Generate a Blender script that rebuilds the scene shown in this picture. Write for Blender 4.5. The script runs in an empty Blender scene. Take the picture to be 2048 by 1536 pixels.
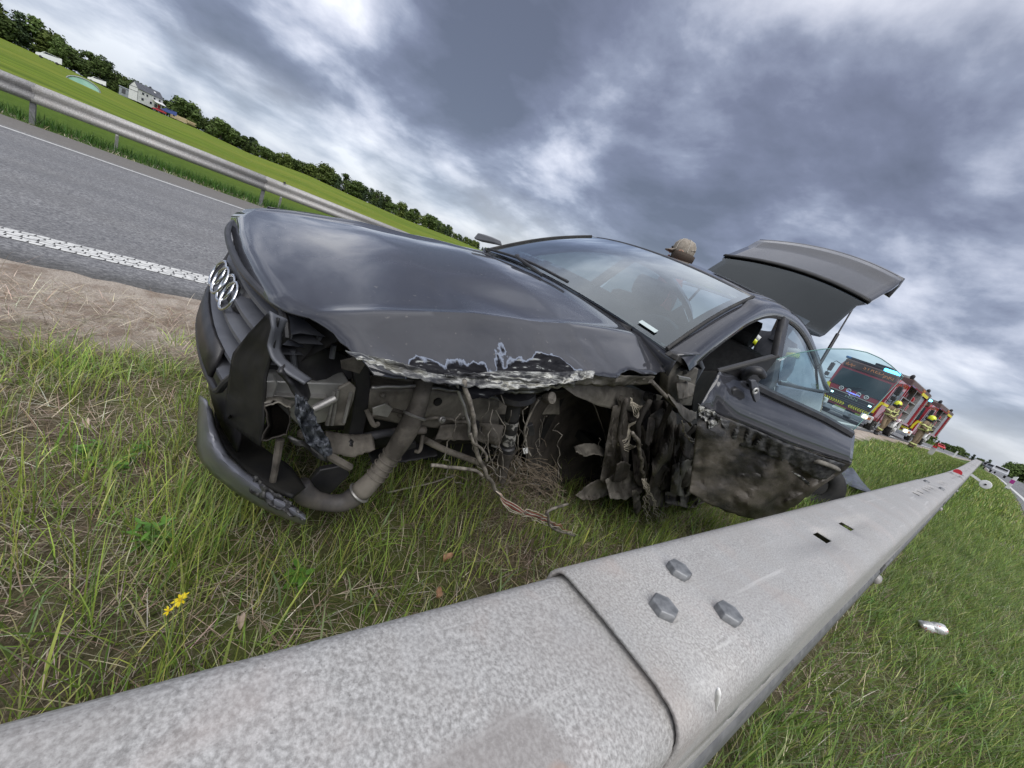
import bpy, bmesh, math, random
import numpy as np
from mathutils import Vector, Matrix, noise as mnoise

random.seed(7); rng = np.random.default_rng(11)
SC = bpy.context.scene
COL = SC.collection

# ------------------------------------------------------------------ camera
F, CH = 790.0, 1.05                       # focal length in photo pixels (2048 wide), eye height
CX, CY = 1024.0, 768.0
VPT, SLOPE = (1965.0, 926.0), 0.42        # where the road vanishes, slope of the tilted horizon
def cray(u, v): return np.array([(u-CX)/F, -(v-CY)/F, -1.0])
_b = VPT[1]-CY-SLOPE*(VPT[0]-CX)
_up = np.array([SLOPE, 1.0, -_b/F]); _up /= np.linalg.norm(_up)
_y = cray(*VPT); _y = _y-_up*(_y@_up); _y /= np.linalg.norm(_y)
RC = np.array([np.cross(_y, _up), _y, _up])       # camera axes in world axes
EYE = np.array([0.0, 0.0, CH])
cam_d = bpy.data.cameras.new('camera'); cam = bpy.data.objects.new('camera', cam_d); COL.objects.link(cam)
cam_d.sensor_fit = 'HORIZONTAL'; cam_d.sensor_width = 36.0; cam_d.lens = F/2048*36.0
cam_d.clip_start = 0.02; cam_d.clip_end = 4000
m4 = Matrix.Identity(4)
for i in range(3):
    for j in range(3): m4[i][j] = RC[i][j]
    m4[i][3] = EYE[i]
cam.matrix_world = m4
SC.camera = cam

# surveying helpers: meet a sight line with a plane of the place to get a position in metres
def sight(u, v): return RC@cray(u, v)
def wz(u, v, z=0.0):
    d = sight(u, v); return EYE+(z-CH)/d[2]*d
def wx(u, v, x):
    d = sight(u, v); return EYE+x/d[0]*d
def azel(u, v):
    d = sight(u, v); return math.atan2(d[0], d[1]), math.atan2(d[2], math.hypot(d[0], d[1]))
def wd(u, v, dist):
    d = sight(u, v); return EYE+d*dist/math.hypot(d[0], d[1])

# ------------------------------------------------------------------ render, sky, sun
SC.render.engine = 'CYCLES'
SC.view_settings.view_transform = 'Standard'; SC.view_settings.look = 'None'
SC.view_settings.exposure = 1.35; SC.view_settings.gamma = 1.0; SC.view_settings.use_curve_mapping = False
SC.cycles.max_bounces = 6; SC.cycles.diffuse_bounces = 3; SC.cycles.glossy_bounces = 3
SC.cycles.transparent_max_bounces = 24; SC.cycles.transmission_bounces = 6
SC.cycles.caustics_reflective = False; SC.cycles.caustics_refractive = False
SC.cycles.use_denoising = True

SUN_EL, SUN_AZ = math.radians(46), math.radians(118)     # azimuth from +Y towards +X
W = bpy.data.worlds.new('World'); SC.world = W; W.use_nodes = True
nt = W.node_tree; nt.nodes.clear()
def nd(t, type_, **kw):
    n = t.nodes.new(type_)
    for k, v in kw.items():
        if k in n.inputs.keys() if isinstance(k, str) else False: n.inputs[k].default_value = v
        else: setattr(n, k, v)
    return n
def mth(t, op, a, b=None, c=None, clamp=False):
    n = t.nodes.new('ShaderNodeMath'); n.operation = op; n.use_clamp = clamp
    for i, s in enumerate((a, b, c)):
        if s is None: continue
        if isinstance(s, (int, float)): n.inputs[i].default_value = s
        else: t.links.new(s, n.inputs[i])
    return n.outputs[0]
def ramp(t, fac, stops, interp='LINEAR'):
    n = t.nodes.new('ShaderNodeValToRGB'); cr = n.color_ramp; cr.interpolation = interp
    while len(cr.elements) < len(stops): cr.elements.new(0.5)
    for e, (p, c) in zip(cr.elements, stops):
        e.position = p; e.color = (*c, 1) if len(c) == 3 else c
    t.links.new(fac, n.inputs[0]); return n.outputs[0]
def mixc(t, fac, a, b, blend='MIX'):
    n = t.nodes.new('ShaderNodeMix'); n.data_type = 'RGBA'; n.blend_type = blend
    for s, k in ((fac, 0), (a, 6), (b, 7)):
        if isinstance(s, (int, float)): n.inputs[k].default_value = s
        elif isinstance(s, tuple): n.inputs[k].default_value = (*s, 1) if len(s) == 3 else s
        else: t.links.new(s, n.inputs[k])
    return n.outputs[2]
def tnoise(t, vec, scale, detail=6, rough=0.55, dist=0.0):
    n = t.nodes.new('ShaderNodeTexNoise'); n.inputs['Scale'].default_value = scale; n.inputs['Detail'].default_value = detail
    n.inputs['Roughness'].default_value = rough; n.inputs['Distortion'].default_value = dist
    if vec is not None: t.links.new(vec, n.inputs['Vector'])
    return n.outputs[0]
tc = nt.nodes.new('ShaderNodeTexCoord'); sep = nt.nodes.new('ShaderNodeSeparateXYZ')
nt.links.new(tc.outputs['Generated'], sep.inputs[0])
zc = mth(nt, 'MAXIMUM', sep.outputs[2], 0.0)
den = mth(nt, 'ADD', zc, 0.30)
cmb = nt.nodes.new('ShaderNodeCombineXYZ')
nt.links.new(mth(nt, 'DIVIDE', sep.outputs[0], den), cmb.inputs[0]); nt.links.new(mth(nt, 'DIVIDE', sep.outputs[1], den), cmb.inputs[1])
n1 = tnoise(nt, cmb.outputs[0], 1.6, 7, 0.54, 0.2)
n2 = tnoise(nt, cmb.outputs[0], 4.2, 8, 0.58, 0.2)
val = mth(nt, 'ADD', mth(nt, 'MULTIPLY', n1, 1.3), mth(nt, 'MULTIPLY', n2, 0.30))
val = mth(nt, 'SUBTRACT', val, 0.26)
# cloud banks where the photograph has them: (u, v, angular radius in degrees, lift)
BANKS = [(1090, 80, 15, -0.22), (960, 20, 9, -0.08), (1470, 430, 14, -0.17), (1750, 330, 13, -0.12), (620, 280, 10, -0.04), (350, 110, 9, -0.01),
         (1290, 210, 9, 0.13), (1010, 330, 7, 0.07), (760, 150, 9, 0.10), (1500, 70, 10, 0.06), (1860, 90, 16, 0.16), (1850, 610, 9, 0.12),
         (1600, 560, 9, 0.02), (1960, 760, 6, -0.06), (60, 5, 6, 0.05), (1980, 420, 9, -0.08), (1330, 360, 8, -0.02),
         (180, 55, 4, .12), (340, 160, 4, .14), (480, 225, 4, .12), (620, 300, 4, .12), (760, 350, 4.5, .12), (880, 410, 4, .10),
         (330, 80, 4, -.08), (470, 150, 4, -.09), (640, 225, 4, -.09), (800, 295, 4, -.09), (930, 370, 4, -.06)]
for (u, v, rad, lift) in BANKS:
    d = sight(u, v); d = d/np.linalg.norm(d)
    dp = nt.nodes.new('ShaderNodeVectorMath'); dp.operation = 'DOT_PRODUCT'; nt.links.new(tc.outputs['Generated'], dp.inputs[0])
    dp.inputs[1].default_value = tuple(d)
    mr = nt.nodes.new('ShaderNodeMapRange'); mr.interpolation_type = 'SMOOTHSTEP'
    mr.inputs[1].default_value = math.cos(math.radians(rad*1.5)); mr.inputs[2].default_value = 1.0
    mr.inputs[3].default_value = 0; mr.inputs[4].default_value = lift*1.25
    nt.links.new(dp.outputs['Value'], mr.inputs[0]); val = mth(nt, 'ADD', val, mr.outputs[0])
cl = ramp(nt, val, [(0.24, (0.100, 0.112, 0.156)), (0.41, (0.152, 0.168, 0.238)), (0.50, (0.228, 0.254, 0.338)), (0.57, (0.355, 0.383, 0.475)), (0.67, (0.54, 0.562, 0.65)), (0.82, (0.84, 0.85, 0.90))])
hz = nt.nodes.new('ShaderNodeMapRange'); hz.inputs[1].default_value = 0.0; hz.inputs[2].default_value = 0.16; hz.inputs[3].default_value = 0.75; hz.inputs[4].default_value = 0.0
nt.links.new(sep.outputs[2], hz.inputs[0])
n3 = tnoise(nt, cmb.outputs[0], 0.5, 4, 0.5, 0.2)
hcol = ramp(nt, n3, [(0.38, (0.25, 0.31, 0.42)), (0.52, (0.38, 0.44, 0.54)), (0.64, (0.62, 0.63, 0.63))])
cl = mixc(nt, hz.outputs[0], cl, hcol)
zen = nt.nodes.new('ShaderNodeMapRange'); zen.inputs[1].default_value = 0.52; zen.interpolation_type = 'SMOOTHSTEP'; zen.inputs[2].default_value = 1.0; zen.inputs[3].default_value = 1.0; zen.inputs[4].default_value = 2.2
nt.links.new(sep.outputs[2], zen.inputs[0])
zt = nt.nodes.new('ShaderNodeMapRange'); zt.inputs[1].default_value = 0.5; zt.inputs[2].default_value = 0.9; zt.inputs[3].default_value = 0; zt.inputs[4].default_value = .8; nt.links.new(sep.outputs[2], zt.inputs[0])
cl = mixc(nt, zt.outputs[0], cl, (0.345, 0.345, 0.35))
vs = nt.nodes.new('ShaderNodeVectorMath'); vs.operation = 'SCALE'; nt.links.new(cl, vs.inputs[0])
nt.links.new(mth(nt, 'MULTIPLY', zen.outputs[0], 5.2), vs.inputs['Scale'])
sky = nt.nodes.new('ShaderNodeTexSky'); sky.sky_type = 'NISHITA'; sky.sun_disc = False
sky.sun_elevation = SUN_EL; sky.sun_rotation = SUN_AZ
bg = nt.nodes.new('ShaderNodeBackground'); bg.inputs[1].default_value = 0.1
nt.links.new(mixc(nt, 0.93, sky.outputs[0], vs.outputs[0]), bg.inputs[0])
wo = nt.nodes.new('ShaderNodeOutputWorld'); nt.links.new(bg.outputs[0], wo.inputs[0])

sd = bpy.data.lights.new('sun', 'SUN'); sd.energy = 1.1; sd.angle = math.radians(60); sd.color = (1.0, 0.98, 0.95)
so = bpy.data.objects.new('sun', sd); COL.objects.link(so)
sdir = Vector((math.sin(SUN_AZ)*math.cos(SUN_EL), math.cos(SUN_AZ)*math.cos(SUN_EL), math.sin(SUN_EL)))
so.rotation_euler = sdir.to_track_quat('Z', 'Y').to_euler(); so.location = (0, 0, 30)

# ------------------------------------------------------------------ object helpers
def tag(o, label=None, cat=None, group=None, kind=None):
    if label: o['label'] = label
    if cat: o['category'] = cat
    if group: o['group'] = group
    if kind: o['kind'] = kind
    return o
def empty(name, loc=(0, 0, 0), rz=0.0, label=None, cat=None, group=None):
    o = bpy.data.objects.new(name, None); COL.objects.link(o); o.empty_display_size = 0.1
    o.location = loc; o.rotation_euler = (0, 0, rz)
    return tag(o, label, cat, group)
def copy_tree(o, parent=None):
    c = o.copy(); COL.objects.link(c); c.parent = parent
    for ch in list(o.children): copy_tree(ch, c)
    return c
def resample(pts, n):
    pts = np.asarray(pts, float)
    if len(pts) == 1: return np.repeat(pts, n, 0)
    s = np.r_[0, np.cumsum(np.linalg.norm(np.diff(pts, axis=0), axis=1))]; s /= s[-1]
    t = np.linspace(0, 1, n)
    return np.stack([np.interp(t, s, pts[:, k]) for k in range(pts.shape[1])], 1)
def smooth_path(pts, n):
    """Catmull-Rom through the points"""
    p = [np.asarray(q, float) for q in pts]
    if len(p) < 3: return resample(p, n)
    p = [2*p[0]-p[1]]+p+[2*p[-1]-p[-2]]; out = []
    segs = len(p)-3
    for k in range(n):
        t = k/(n-1)*segs; i = min(int(t), segs-1); t -= i
        a, b, c, d = p[i:i+4]
        out.append(0.5*((2*b)+(-a+c)*t+(2*a-5*b+4*c-d)*t*t+(-a+3*b-3*c+d)*t**3))
    return np.array(out)
class MB:
    def __init__(s): s.v = []; s.f = []; s.m = []
    def add(s, vs_, fs, mat=0):
        o = len(s.v); s.v += [tuple(map(float, q)) for q in vs_]
        for f in fs: s.f.append([i+o for i in f]); s.m.append(mat)
        return s
    def box(s, c, d, rz=0.0, mat=0, M=None, taper=1.0):
        hx, hy, hz_ = d[0]/2, d[1]/2, d[2]/2
        P = [(x*(taper if z > 0 else 1), y*(taper if z > 0 else 1), z) for z in (-hz_, hz_) for x, y in ((-hx, -hy), (hx, -hy), (hx, hy), (-hx, hy))]
        if M is None: M = Matrix.Rotation(rz, 3, 'Z')
        P = [Vector(c)+M@Vector(q) for q in P]
        return s.add(P, [(0, 3, 2, 1), (4, 5, 6, 7), (0, 1, 5, 4), (1, 2, 6, 5), (2, 3, 7, 6), (3, 0, 4, 7)], mat)
    def tube(s, pts, r, n=8, mat=0, cap=True, squash=1.0):
        P = [Vector(q) for q in pts]; k = len(P); rs = [r]*k if isinstance(r, (int, float)) else list(r)
        up = None; V = []
        for i in range(k):
            t = (P[min(i+1, k-1)]-P[max(i-1, 0)]); t = t.normalized() if t.length > 1e-9 else Vector((0, 0, 1))
            if up is None:
                up = Vector((0, 0, 1)) if abs(t.z) < 0.9 else Vector((1, 0, 0))
            up = (up-t*up.dot(t)); up = up.normalized() if up.length > 1e-6 else t.orthogonal().normalized()
            sd_ = t.cross(up)
            for j in range(n):
                a = 2*math.pi*j/n; V.append(P[i]+(up*math.cos(a)*squash+sd_*math.sin(a))*rs[i])
        Fc = [(i*n+j, i*n+(j+1) % n, (i+1)*n+(j+1) % n, (i+1)*n+j) for i in range(k-1) for j in range(n)]
        if cap: Fc += [tuple(range(n-1, -1, -1)), tuple((k-1)*n+j for j in range(n))]
        return s.add(V, Fc, mat)
    def lathe(s, prof, n=16, M=None, c=(0, 0, 0), mat=0, cap=True):
        V = []
        for (r, z) in prof:
            for j in range(n):
                a = 2*math.pi*j/n; q = Vector((r*math.cos(a), r*math.sin(a), z))
                V.append(Vector(c)+(M@q if M is not None else q))
        k = len(prof)
        Fc = [(i*n+j, i*n+(j+1) % n, (i+1)*n+(j+1) % n, (i+1)*n+j) for i in range(k-1) for j in range(n)]
        if cap: Fc += [tuple(range(n-1, -1, -1)), tuple((k-1)*n+j for j in range(n))]
        return s.add(V, Fc, mat)
    def torus(s, c, R, r, M=None, n=24, k=8, mat=0):
        V = []
        for i in range(n):
            a = 2*math.pi*i/n
            for j in range(k):
                b = 2*math.pi*j/k; q = Vector(((R+r*math.cos(b))*math.cos(a), (R+r*math.cos(b))*math.sin(a), r*math.sin(b)))
                V.append(Vector(c)+(M@q if M is not None else q))
        return s.add(V, [(i*k+j, ((i+1) % n)*k+j, ((i+1) % n)*k+(j+1) % k, i*k+(j+1) % k) for i in range(n) for j in range(k)], mat)
    def grid(s, P, mat=0, matf=None, skip=None):
        a, b = len(P), len(P[0]); V = [q for row in P for q in row]; o = len(s.v)
        s.v += [tuple(map(float, q)) for q in V]
        for i in range(a-1):
            for j in range(b-1):
                if skip and skip(i, j): continue
                s.f.append([o+i*b+j, o+i*b+j+1, o+(i+1)*b+j+1, o+(i+1)*b+j]); s.m.append(matf(i, j) if matf else mat)
        return s
    def prism(s, poly, off, mat=0):
        """poly: 3-D outline; off: 3-D thickness vector"""
        n = len(poly); off = np.asarray(off, float); A = [np.asarray(q, float) for q in poly]; B = [q+off for q in A]
        return s.add(A+B, [tuple(range(n)), tuple(range(2*n-1, n-1, -1))]+[(i, i+n, (i+1) % n+n, (i+1) % n) for i in range(n)], mat)
    def build(s, name, mats, parent=None, smooth=40, bevel=0.0, solid=0.0, sub=0, loc=None, recalc=True, offset=-1.0):
        me = bpy.data.meshes.new(name); me.from_pydata(s.v, [], s.f)
        mats = mats if isinstance(mats, (list, tuple)) else [mats]
        for q in mats: me.materials.append(q)
        if any(s.m): me.polygons.foreach_set('material_index', s.m)
        if recalc:
            bm = bmesh.new(); bm.from_mesh(me); bmesh.ops.recalc_face_normals(bm, faces=bm.faces); bm.to_mesh(me); bm.free()
        if smooth:
            me.shade_smooth()
            if smooth < 180: me.set_sharp_from_angle(angle=math.radians(smooth))
        o = bpy.data.objects.new(name, me); COL.objects.link(o)
        if parent is not None: o.parent = parent
        if loc is not None: o.location = loc
        if solid:
            q = o.modifiers.new('thickness', 'SOLIDIFY'); q.thickness = solid; q.offset = offset
        if bevel:
            q = o.modifiers.new('bevel', 'BEVEL'); q.width = bevel; q.segments = 2; q.limit_method = 'ANGLE'; q.angle_limit = math.radians(35)
        if sub:
            q = o.modifiers.new('subsurf', 'SUBSURF'); q.levels = sub; q.render_levels = sub
        return o

# ------------------------------------------------------------------ materials
def newmat(name):
    m = bpy.data.materials.new(name); m.use_nodes = True; t = m.node_tree; t.nodes.clear()
    out = t.nodes.new('ShaderNodeOutputMaterial'); p = t.nodes.new('ShaderNodeBsdfPrincipled'); t.links.new(p.outputs[0], out.inputs[0])
    return m, t, p, out
def objco(t): return t.nodes.new('ShaderNodeTexCoord').outputs['Object']
def bumpn(t, p, h, strength, dist=0.01):
    b = t.nodes.new('ShaderNodeBump'); b.inputs['Strength'].default_value = strength; b.inputs['Distance'].default_value = dist
    t.links.new(h, b.inputs['Height']); t.links.new(b.outputs[0], p.inputs['Normal'])
def mat(name, col, rough=0.5, metal=0.0, col2=None, scale=8.0, lo=0.4, hi=0.62, bump=0.0, bscale=None, coat=0.0, spec=0.5, dist=0.01, stretch=None):
    m, t, p, out = newmat(name)
    p.inputs['Roughness'].default_value = rough; p.inputs['Metallic'].default_value = metal; p.inputs['Specular IOR Level'].default_value = spec
    p.inputs['Coat Weight'].default_value = coat; p.inputs['Coat Roughness'].default_value = 0.04
    p.inputs['Base Color'].default_value = (*col, 1)
    co = objco(t)
    if stretch:
        mp = t.nodes.new('ShaderNodeMapping'); mp.inputs['Scale'].default_value = stretch; t.links.new(co, mp.inputs[0]); co = mp.outputs[0]
    if col2 is not None:
        n = tnoise(t, co, scale, 8, 0.6, 0.2)
        t.links.new(ramp(t, n, [(lo, col), (hi, col2)]), p.inputs['Base Color'])
    if bump: bumpn(t, p, tnoise(t, co, bscale or scale*2, 6, 0.6), bump, dist)
    return m
def glassmat(name, tint, refl=1.0, ior=1.5, rough=0.0):
    m = bpy.data.materials.new(name); m.use_nodes = True; t = m.node_tree; t.nodes.clear()
    out = t.nodes.new('ShaderNodeOutputMaterial'); tr = t.nodes.new('ShaderNodeBsdfTransparent'); tr.inputs[0].default_value = (*tint, 1)
    gl = t.nodes.new('ShaderNodeBsdfGlossy'); gl.inputs['Roughness'].default_value = rough; gl.inputs[0].default_value = (.90, .97, 1, 1)
    fr = t.nodes.new('ShaderNodeFresnel'); fr.inputs[0].default_value = ior
    mx = t.nodes.new('ShaderNodeMixShader'); t.links.new(mth(t, 'MULTIPLY', fr.outputs[0], refl, clamp=True), mx.inputs[0])
    t.links.new(tr.outputs[0], mx.inputs[1]); t.links.new(gl.outputs[0], mx.inputs[2]); t.links.new(mx.outputs[0], out.inputs[0])
    return m
def emitmat(name, col, e):
    m, t, p, out = newmat(name); p.inputs['Base Color'].default_value = (*col, 1); p.inputs['Emission Color'].default_value = (*col, 1); p.inputs['Emission Strength'].default_value = e
    return m
M_black = mat('black_plastic', (0.018, 0.018, 0.021), 0.45, col2=(0.035, 0.034, 0.036), scale=14)
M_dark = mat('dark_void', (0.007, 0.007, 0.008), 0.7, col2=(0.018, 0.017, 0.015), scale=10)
M_rubber = mat('rubber', (0.02, 0.02, 0.021), 0.75, col2=(0.04, 0.038, 0.035), scale=10)
M_chrome = mat('chrome', (0.72, 0.73, 0.75), 0.12, 1.0)
M_steel = mat('steel', (0.42, 0.41, 0.40), 0.45, 0.6, col2=(0.25, 0.24, 0.23), scale=12, bump=0.2)
M_white = mat('white_paint', (0.75, 0.75, 0.75), 0.5, col2=(0.6, 0.6, 0.59), scale=6)
M_red = mat('red_paint', (0.40, 0.015, 0.02), 0.3, coat=0.5)
M_glassdark = mat('dark_glass', (0.012, 0.015, 0.018), 0.05, spec=0.8)
# ------------------------------------------------------------------ terrain
def sstep(a, b, x):
    t = np.clip((np.asarray(x, float)-a)/(b-a), 0, 1); return t*t*(3-2*t)
CREST = [(-180, 1.2), (-120, 1.1), (-104.3, .89), (-101.8, .84), (-98.9, .58), (-95.5, .37), (-91.8, .39), (-87.4, .15), (-81.8, .45), (-77, .26), (-69.5, .12), (-64, .3), (-50, .2), (-20, 0.0), (0, 0.0)]
def hill(az):
    return 1.05+270*np.tan(np.radians(np.interp(az, [c[0] for c in CREST], [c[1] for c in CREST])))
def zr(y):
    y = np.asarray(y, float)
    return 0.35*sstep(8, 26, y)-0.30*sstep(45, 140, y)
def gz(x, y):
    x = np.asarray(x, float); y = np.asarray(y, float)
    base = zr(y)
    D = np.hypot(x, y); az = np.degrees(np.arctan2(x, y)); az = np.where(az > 0, az-360, az)
    f = hill(np.clip(az, -180, 0))*np.clip((D-17)/253, 0, 1.15)
    ditch = -0.35*sstep(-13.2, -15.5, x)*(1-sstep(-17.5, -24, x))
    left = sstep(-17, -26, x)
    z = base*(1-left)+f*left+ditch
    bump = 0.02*np.sin(x*2.3+1.3*np.sin(y*1.1))*np.sin(y*1.7+x)+0.012*np.sin(x*6.1+y*3.7)*np.sin(y*5.3-x*2.2)
    on = (sstep(-3.3, -2.6, x)*(1-sstep(0.9, 1.2, x)))
    return z+bump*on-0.03*sstep(-3.6, -3.3, x)*0+on*(-0.015)
def gz1(x, y): return float(gz(x, y))

def axis_pts(spec):
    out = []
    for a, b, n in spec: out += list(np.linspace(a, b, n, endpoint=False))
    return out+[spec[-1][1]]
xs = axis_pts([(-600, -60, 20), (-60, -16, 24), (-16, -12.5, 10), (-12.5, -3.6, 6), (-3.6, 1.4, 60), (1.4, 12, 8), (12, 400, 18)])
ys = axis_pts([(-400, -30, 18), (-30, -3, 14), (-3, 9, 110), (9, 60, 50), (60, 160, 20), (160, 900, 22)])
gx, gy = np.meshgrid(xs, ys); gzv = gz(gx, gy)
# the road beds sink a little under their sheets
bed = ((gx < -3.55) & (gx > -12.4)) | ((gx > 1.3) & (gx < 10.9)); gzv = np.where(bed, gzv-0.03, gzv)
m, t, p, out = newmat('ground_soil')
co = objco(t); sp = t.nodes.new('ShaderNodeSeparateXYZ'); t.links.new(co, sp.inputs[0]); X_, Y_ = sp.outputs[0], sp.outputs[1]
nbig = tnoise(t, co, 1.1, 6, 0.6); nmid = tnoise(t, co, 6, 8, 0.65); nfine = tnoise(t, co, 95, 6, 0.75)
xn = mth(t, 'ADD', X_, mth(t, 'MULTIPLY', mth(t, 'SUBTRACT', nbig, 0.5), 1.6))
thatch = ramp(t, nfine, [(0.30, (0.06, 0.046, 0.034)), (0.5, (0.14, 0.108, 0.078)), (0.68, (0.28, 0.225, 0.165))])
green = ramp(t, nmid, [(0.35, (0.06, 0.085, 0.022)), (0.65, (0.14, 0.175, 0.045))])
thatch = mixc(t, ramp(t, nbig, [(0.42, (.1, .1, .1)), (0.58, (0.75, 0.75, 0.75))]), thatch, green)
dirt = ramp(t, nfine, [(0.30, (0.27, 0.222, 0.180)), (0.5, (0.44, 0.382, 0.325)), (0.7, (0.60, 0.54, 0.47))])
dirt = mixc(t, ramp(t, nmid, [(0.45, (0, 0, 0)), (0.66, (0.8, 0.8, 0.8))]), dirt, (0.20, 0.15, 0.112))
def band(a, b, src=None):
    mr = t.nodes.new('ShaderNodeMapRange'); mr.interpolation_type = 'SMOOTHSTEP'; mr.inputs[1].default_value = a; mr.inputs[2].default_value = b
    t.links.new(src if src is not None else X_, mr.inputs[0]); return mr.outputs[0]
c = mixc(t, band(-2.75, -2.25, xn), dirt, thatch)
mp = t.nodes.new('ShaderNodeMapping'); mp.inputs['Scale'].default_value = (0.05, 0.012, 0.05); mp.inputs['Rotation'].default_value = (0, 0, 0.12); t.links.new(co, mp.inputs[0])
fs = tnoise(t, mp.outputs[0], 6, 8, 0.62)
fn = tnoise(t, co, 0.6, 8, 0.7)
field = ramp(t, fs, [(0.34, (0.085, 0.130, 0.014)), (0.48, (0.125, 0.185, 0.018)), (0.56, (0.150, 0.215, 0.020)), (0.68, (0.215, 0.245, 0.045))])
field = mixc(t, ramp(t, fn, [(0.4, (0, 0, 0)), (0.7, (0.6, 0.6, 0.6))]), field, (0.10, 0.135, 0.022))
verge = ramp(t, nmid, [(0.35, (0.045, 0.085, 0.014)), (0.65, (0.08, 0.135, 0.024))])
wv = t.nodes.new('ShaderNodeTexWave'); wv.inputs['Scale'].default_value = 0.05; wv.inputs['Distortion'].default_value = 1.5; wv.inputs['Detail'].default_value = 3; wv.inputs['Detail Scale'].default_value = .6
t.links.new(co, wv.inputs['Vector']); field = mixc(t, ramp(t, wv.outputs['Color'], [(0.90, (0, 0, 0)), (0.97, (.55, .55, .55))]), field, (0.07, 0.105, 0.016))
big = tnoise(t, co, .03, 4, .6); field = mixc(t, ramp(t, big, [(0.45, (0, 0, 0)), (0.62, (.6, .6, .6))]), field, (0.20, 0.22, 0.035))
fld = mixc(t, band(-18, -26, xn), verge, field)
c = mixc(t, band(-11.5, -12.3, X_), c, fld)
gr = ramp(t, nmid, [(0.35, (0.05, 0.085, 0.02)), (0.65, (0.09, 0.14, 0.035))])
grs = mixc(t, ramp(t, nbig, [(0.5, (0, 0, 0)), (0.7, (0.5, 0.5, 0.5))]), gr, (0.15, 0.13, 0.08))
far = t.nodes.new('ShaderNodeMapRange'); far.inputs[1].default_value = 7; far.inputs[2].default_value = 14; t.links.new(Y_, far.inputs[0])
keep = mth(t, 'MULTIPLY', far.outputs[0], band(-2.9, -2.5, xn)); c = mixc(t, keep, c, grs)
c = mixc(t, band(10.5, 11.5), c, verge)
sh = mth(t, 'MULTIPLY', band(0.75, 0.95, xn), mth(t, 'SUBTRACT', 1.0, band(10.5, 11.5)))
c = mixc(t, sh, c, mixc(t, nfine, (0.22, 0.19, 0.165), (0.33, 0.29, 0.26)))
t.links.new(c, p.inputs['Base Color']); p.inputs['Roughness'].default_value = 0.95; p.inputs['Specular IOR Level'].default_value = 0.1
bumpn(t, p, tnoise(t, co, 60, 5, .7), 0.9, 0.02)
M_ground = m
b = MB(); b.grid([[(gx[i, j], gy[i, j], gzv[i, j]) for j in range(len(xs))] for i in range(len(ys))])
tag(b.build('ground', M_ground, smooth=180, recalc=False), kind='structure')

# asphalt
def asphalt(name, shoulder=None):
    m, t, p, out = newmat(name); co = objco(t)
    sp = t.nodes.new('ShaderNodeSeparateXYZ'); t.links.new(co, sp.inputs[0])
    v = t.nodes.new('ShaderNodeTexVoronoi'); v.inputs['Scale'].default_value = 75; t.links.new(co, v.inputs['Vector'])
    n = tnoise(t, co, 46, 4, 0.75); nb = tnoise(t, co, 0.8, 5, 0.6)
    mp = t.nodes.new('ShaderNodeMapping'); mp.inputs['Scale'].default_value = (1.2, 0.06, 1); t.links.new(co, mp.inputs[0]); ns = tnoise(t, mp.outputs[0], 1.5, 4, 0.5)
    base = ramp(t, n, [(0.32, (0.060, 0.061, 0.066)), (0.48, (0.15, 0.151, 0.158)), (0.56, (0.20, 0.20, 0.207)), (0.70, (0.40, 0.40, 0.40))])
    base = mixc(t, ramp(t, v.outputs['Color'], [(0.55, (0, 0, 0)), (0.9, (0.55, 0.55, 0.55))]), base, (0.38, 0.38, 0.375))
    base = mixc(t, ramp(t, ns, [(0.38, (0.35, 0.35, 0.35)), (0.6, (0, 0, 0))]), base, (0.11, 0.112, 0.122))
    base = mixc(t, ramp(t, nb, [(0.45, (0, 0, 0)), (0.7, (0.3, 0.3, 0.3))]), base, (0.17, 0.165, 0.16))
    if shoulder:
        mr = t.nodes.new('ShaderNodeMapRange'); mr.inputs[1].default_value = shoulder[0]; mr.inputs[2].default_value = shoulder[1]; t.links.new(sp.outputs[0], mr.inputs[0])
        base = mixc(t, mth(t, 'MULTIPLY', mr.outputs[0], 0.75), base, mixc(t, n, (0.11, 0.10, 0.088), (0.20, 0.185, 0.165)))
    if shoulder:
        mr = t.nodes.new('ShaderNodeMapRange'); mr.inputs[1].default_value = -3.74; mr.inputs[2].default_value = -3.52
        t.links.new(mth(t, 'ADD', sp.outputs[0], mth(t, 'MULTIPLY', mth(t, 'SUBTRACT', tnoise(t, co, 14, 5, .6), .5), .25)), mr.inputs[0])
        base = mixc(t, mth(t, 'MULTIPLY', mr.outputs[0], 0.7), base, mixc(t, n, (0.03, 0.03, 0.03), (0.09, 0.088, 0.085)))
    t.links.new(base, p.inputs['Base Color']); p.inputs['Roughness'].default_value = 0.85; p.inputs['Specular IOR Level'].default_value = 0.25
    bumpn(t, p, n, 0.5, 0.006); return m
M_asph = asphalt('asphalt', (-10.5, -10.8))
ryl = axis_pts([(-150, -6, 30), (-6, 9, 150), (9, 60, 40), (60, 400, 30)])
rows = []
for y in ryl:
    e = -3.46+0.05*mnoise.noise((3.1, y*2.2, 0))+0.035*mnoise.noise((8.1, y*9, 0))+0.02*mnoise.noise((1.1, y*25, 0))
    z = float(zr(y))+0.012
    rows.append([(x, y, z) for x in (-12.5+0.05*mnoise.noise((0, y*1.5, 4)), -10.6, -8, -6, -4.6, -3.9)]+[(e-0.12, y, z-0.002), (e-0.03, y, z-0.008+0.006*mnoise.noise((y*20, 2, 1))), (e+0.02, y, z-0.06)])
b = MB(); b.grid(rows); tag(b.build('road', M_asph, smooth=180, recalc=False), kind='structure')
b = MB(); b.grid([[(x, y, float(zr(y))+0.012) for x in (1.25, 4, 7, 10.8)] for y in axis_pts([(-20, 60, 40), (60, 400, 30)])])
M_asph2 = asphalt('asphalt_right')
tag(b.build('road_right', M_asph2, smooth=180, recalc=False), kind='structure')
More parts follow.
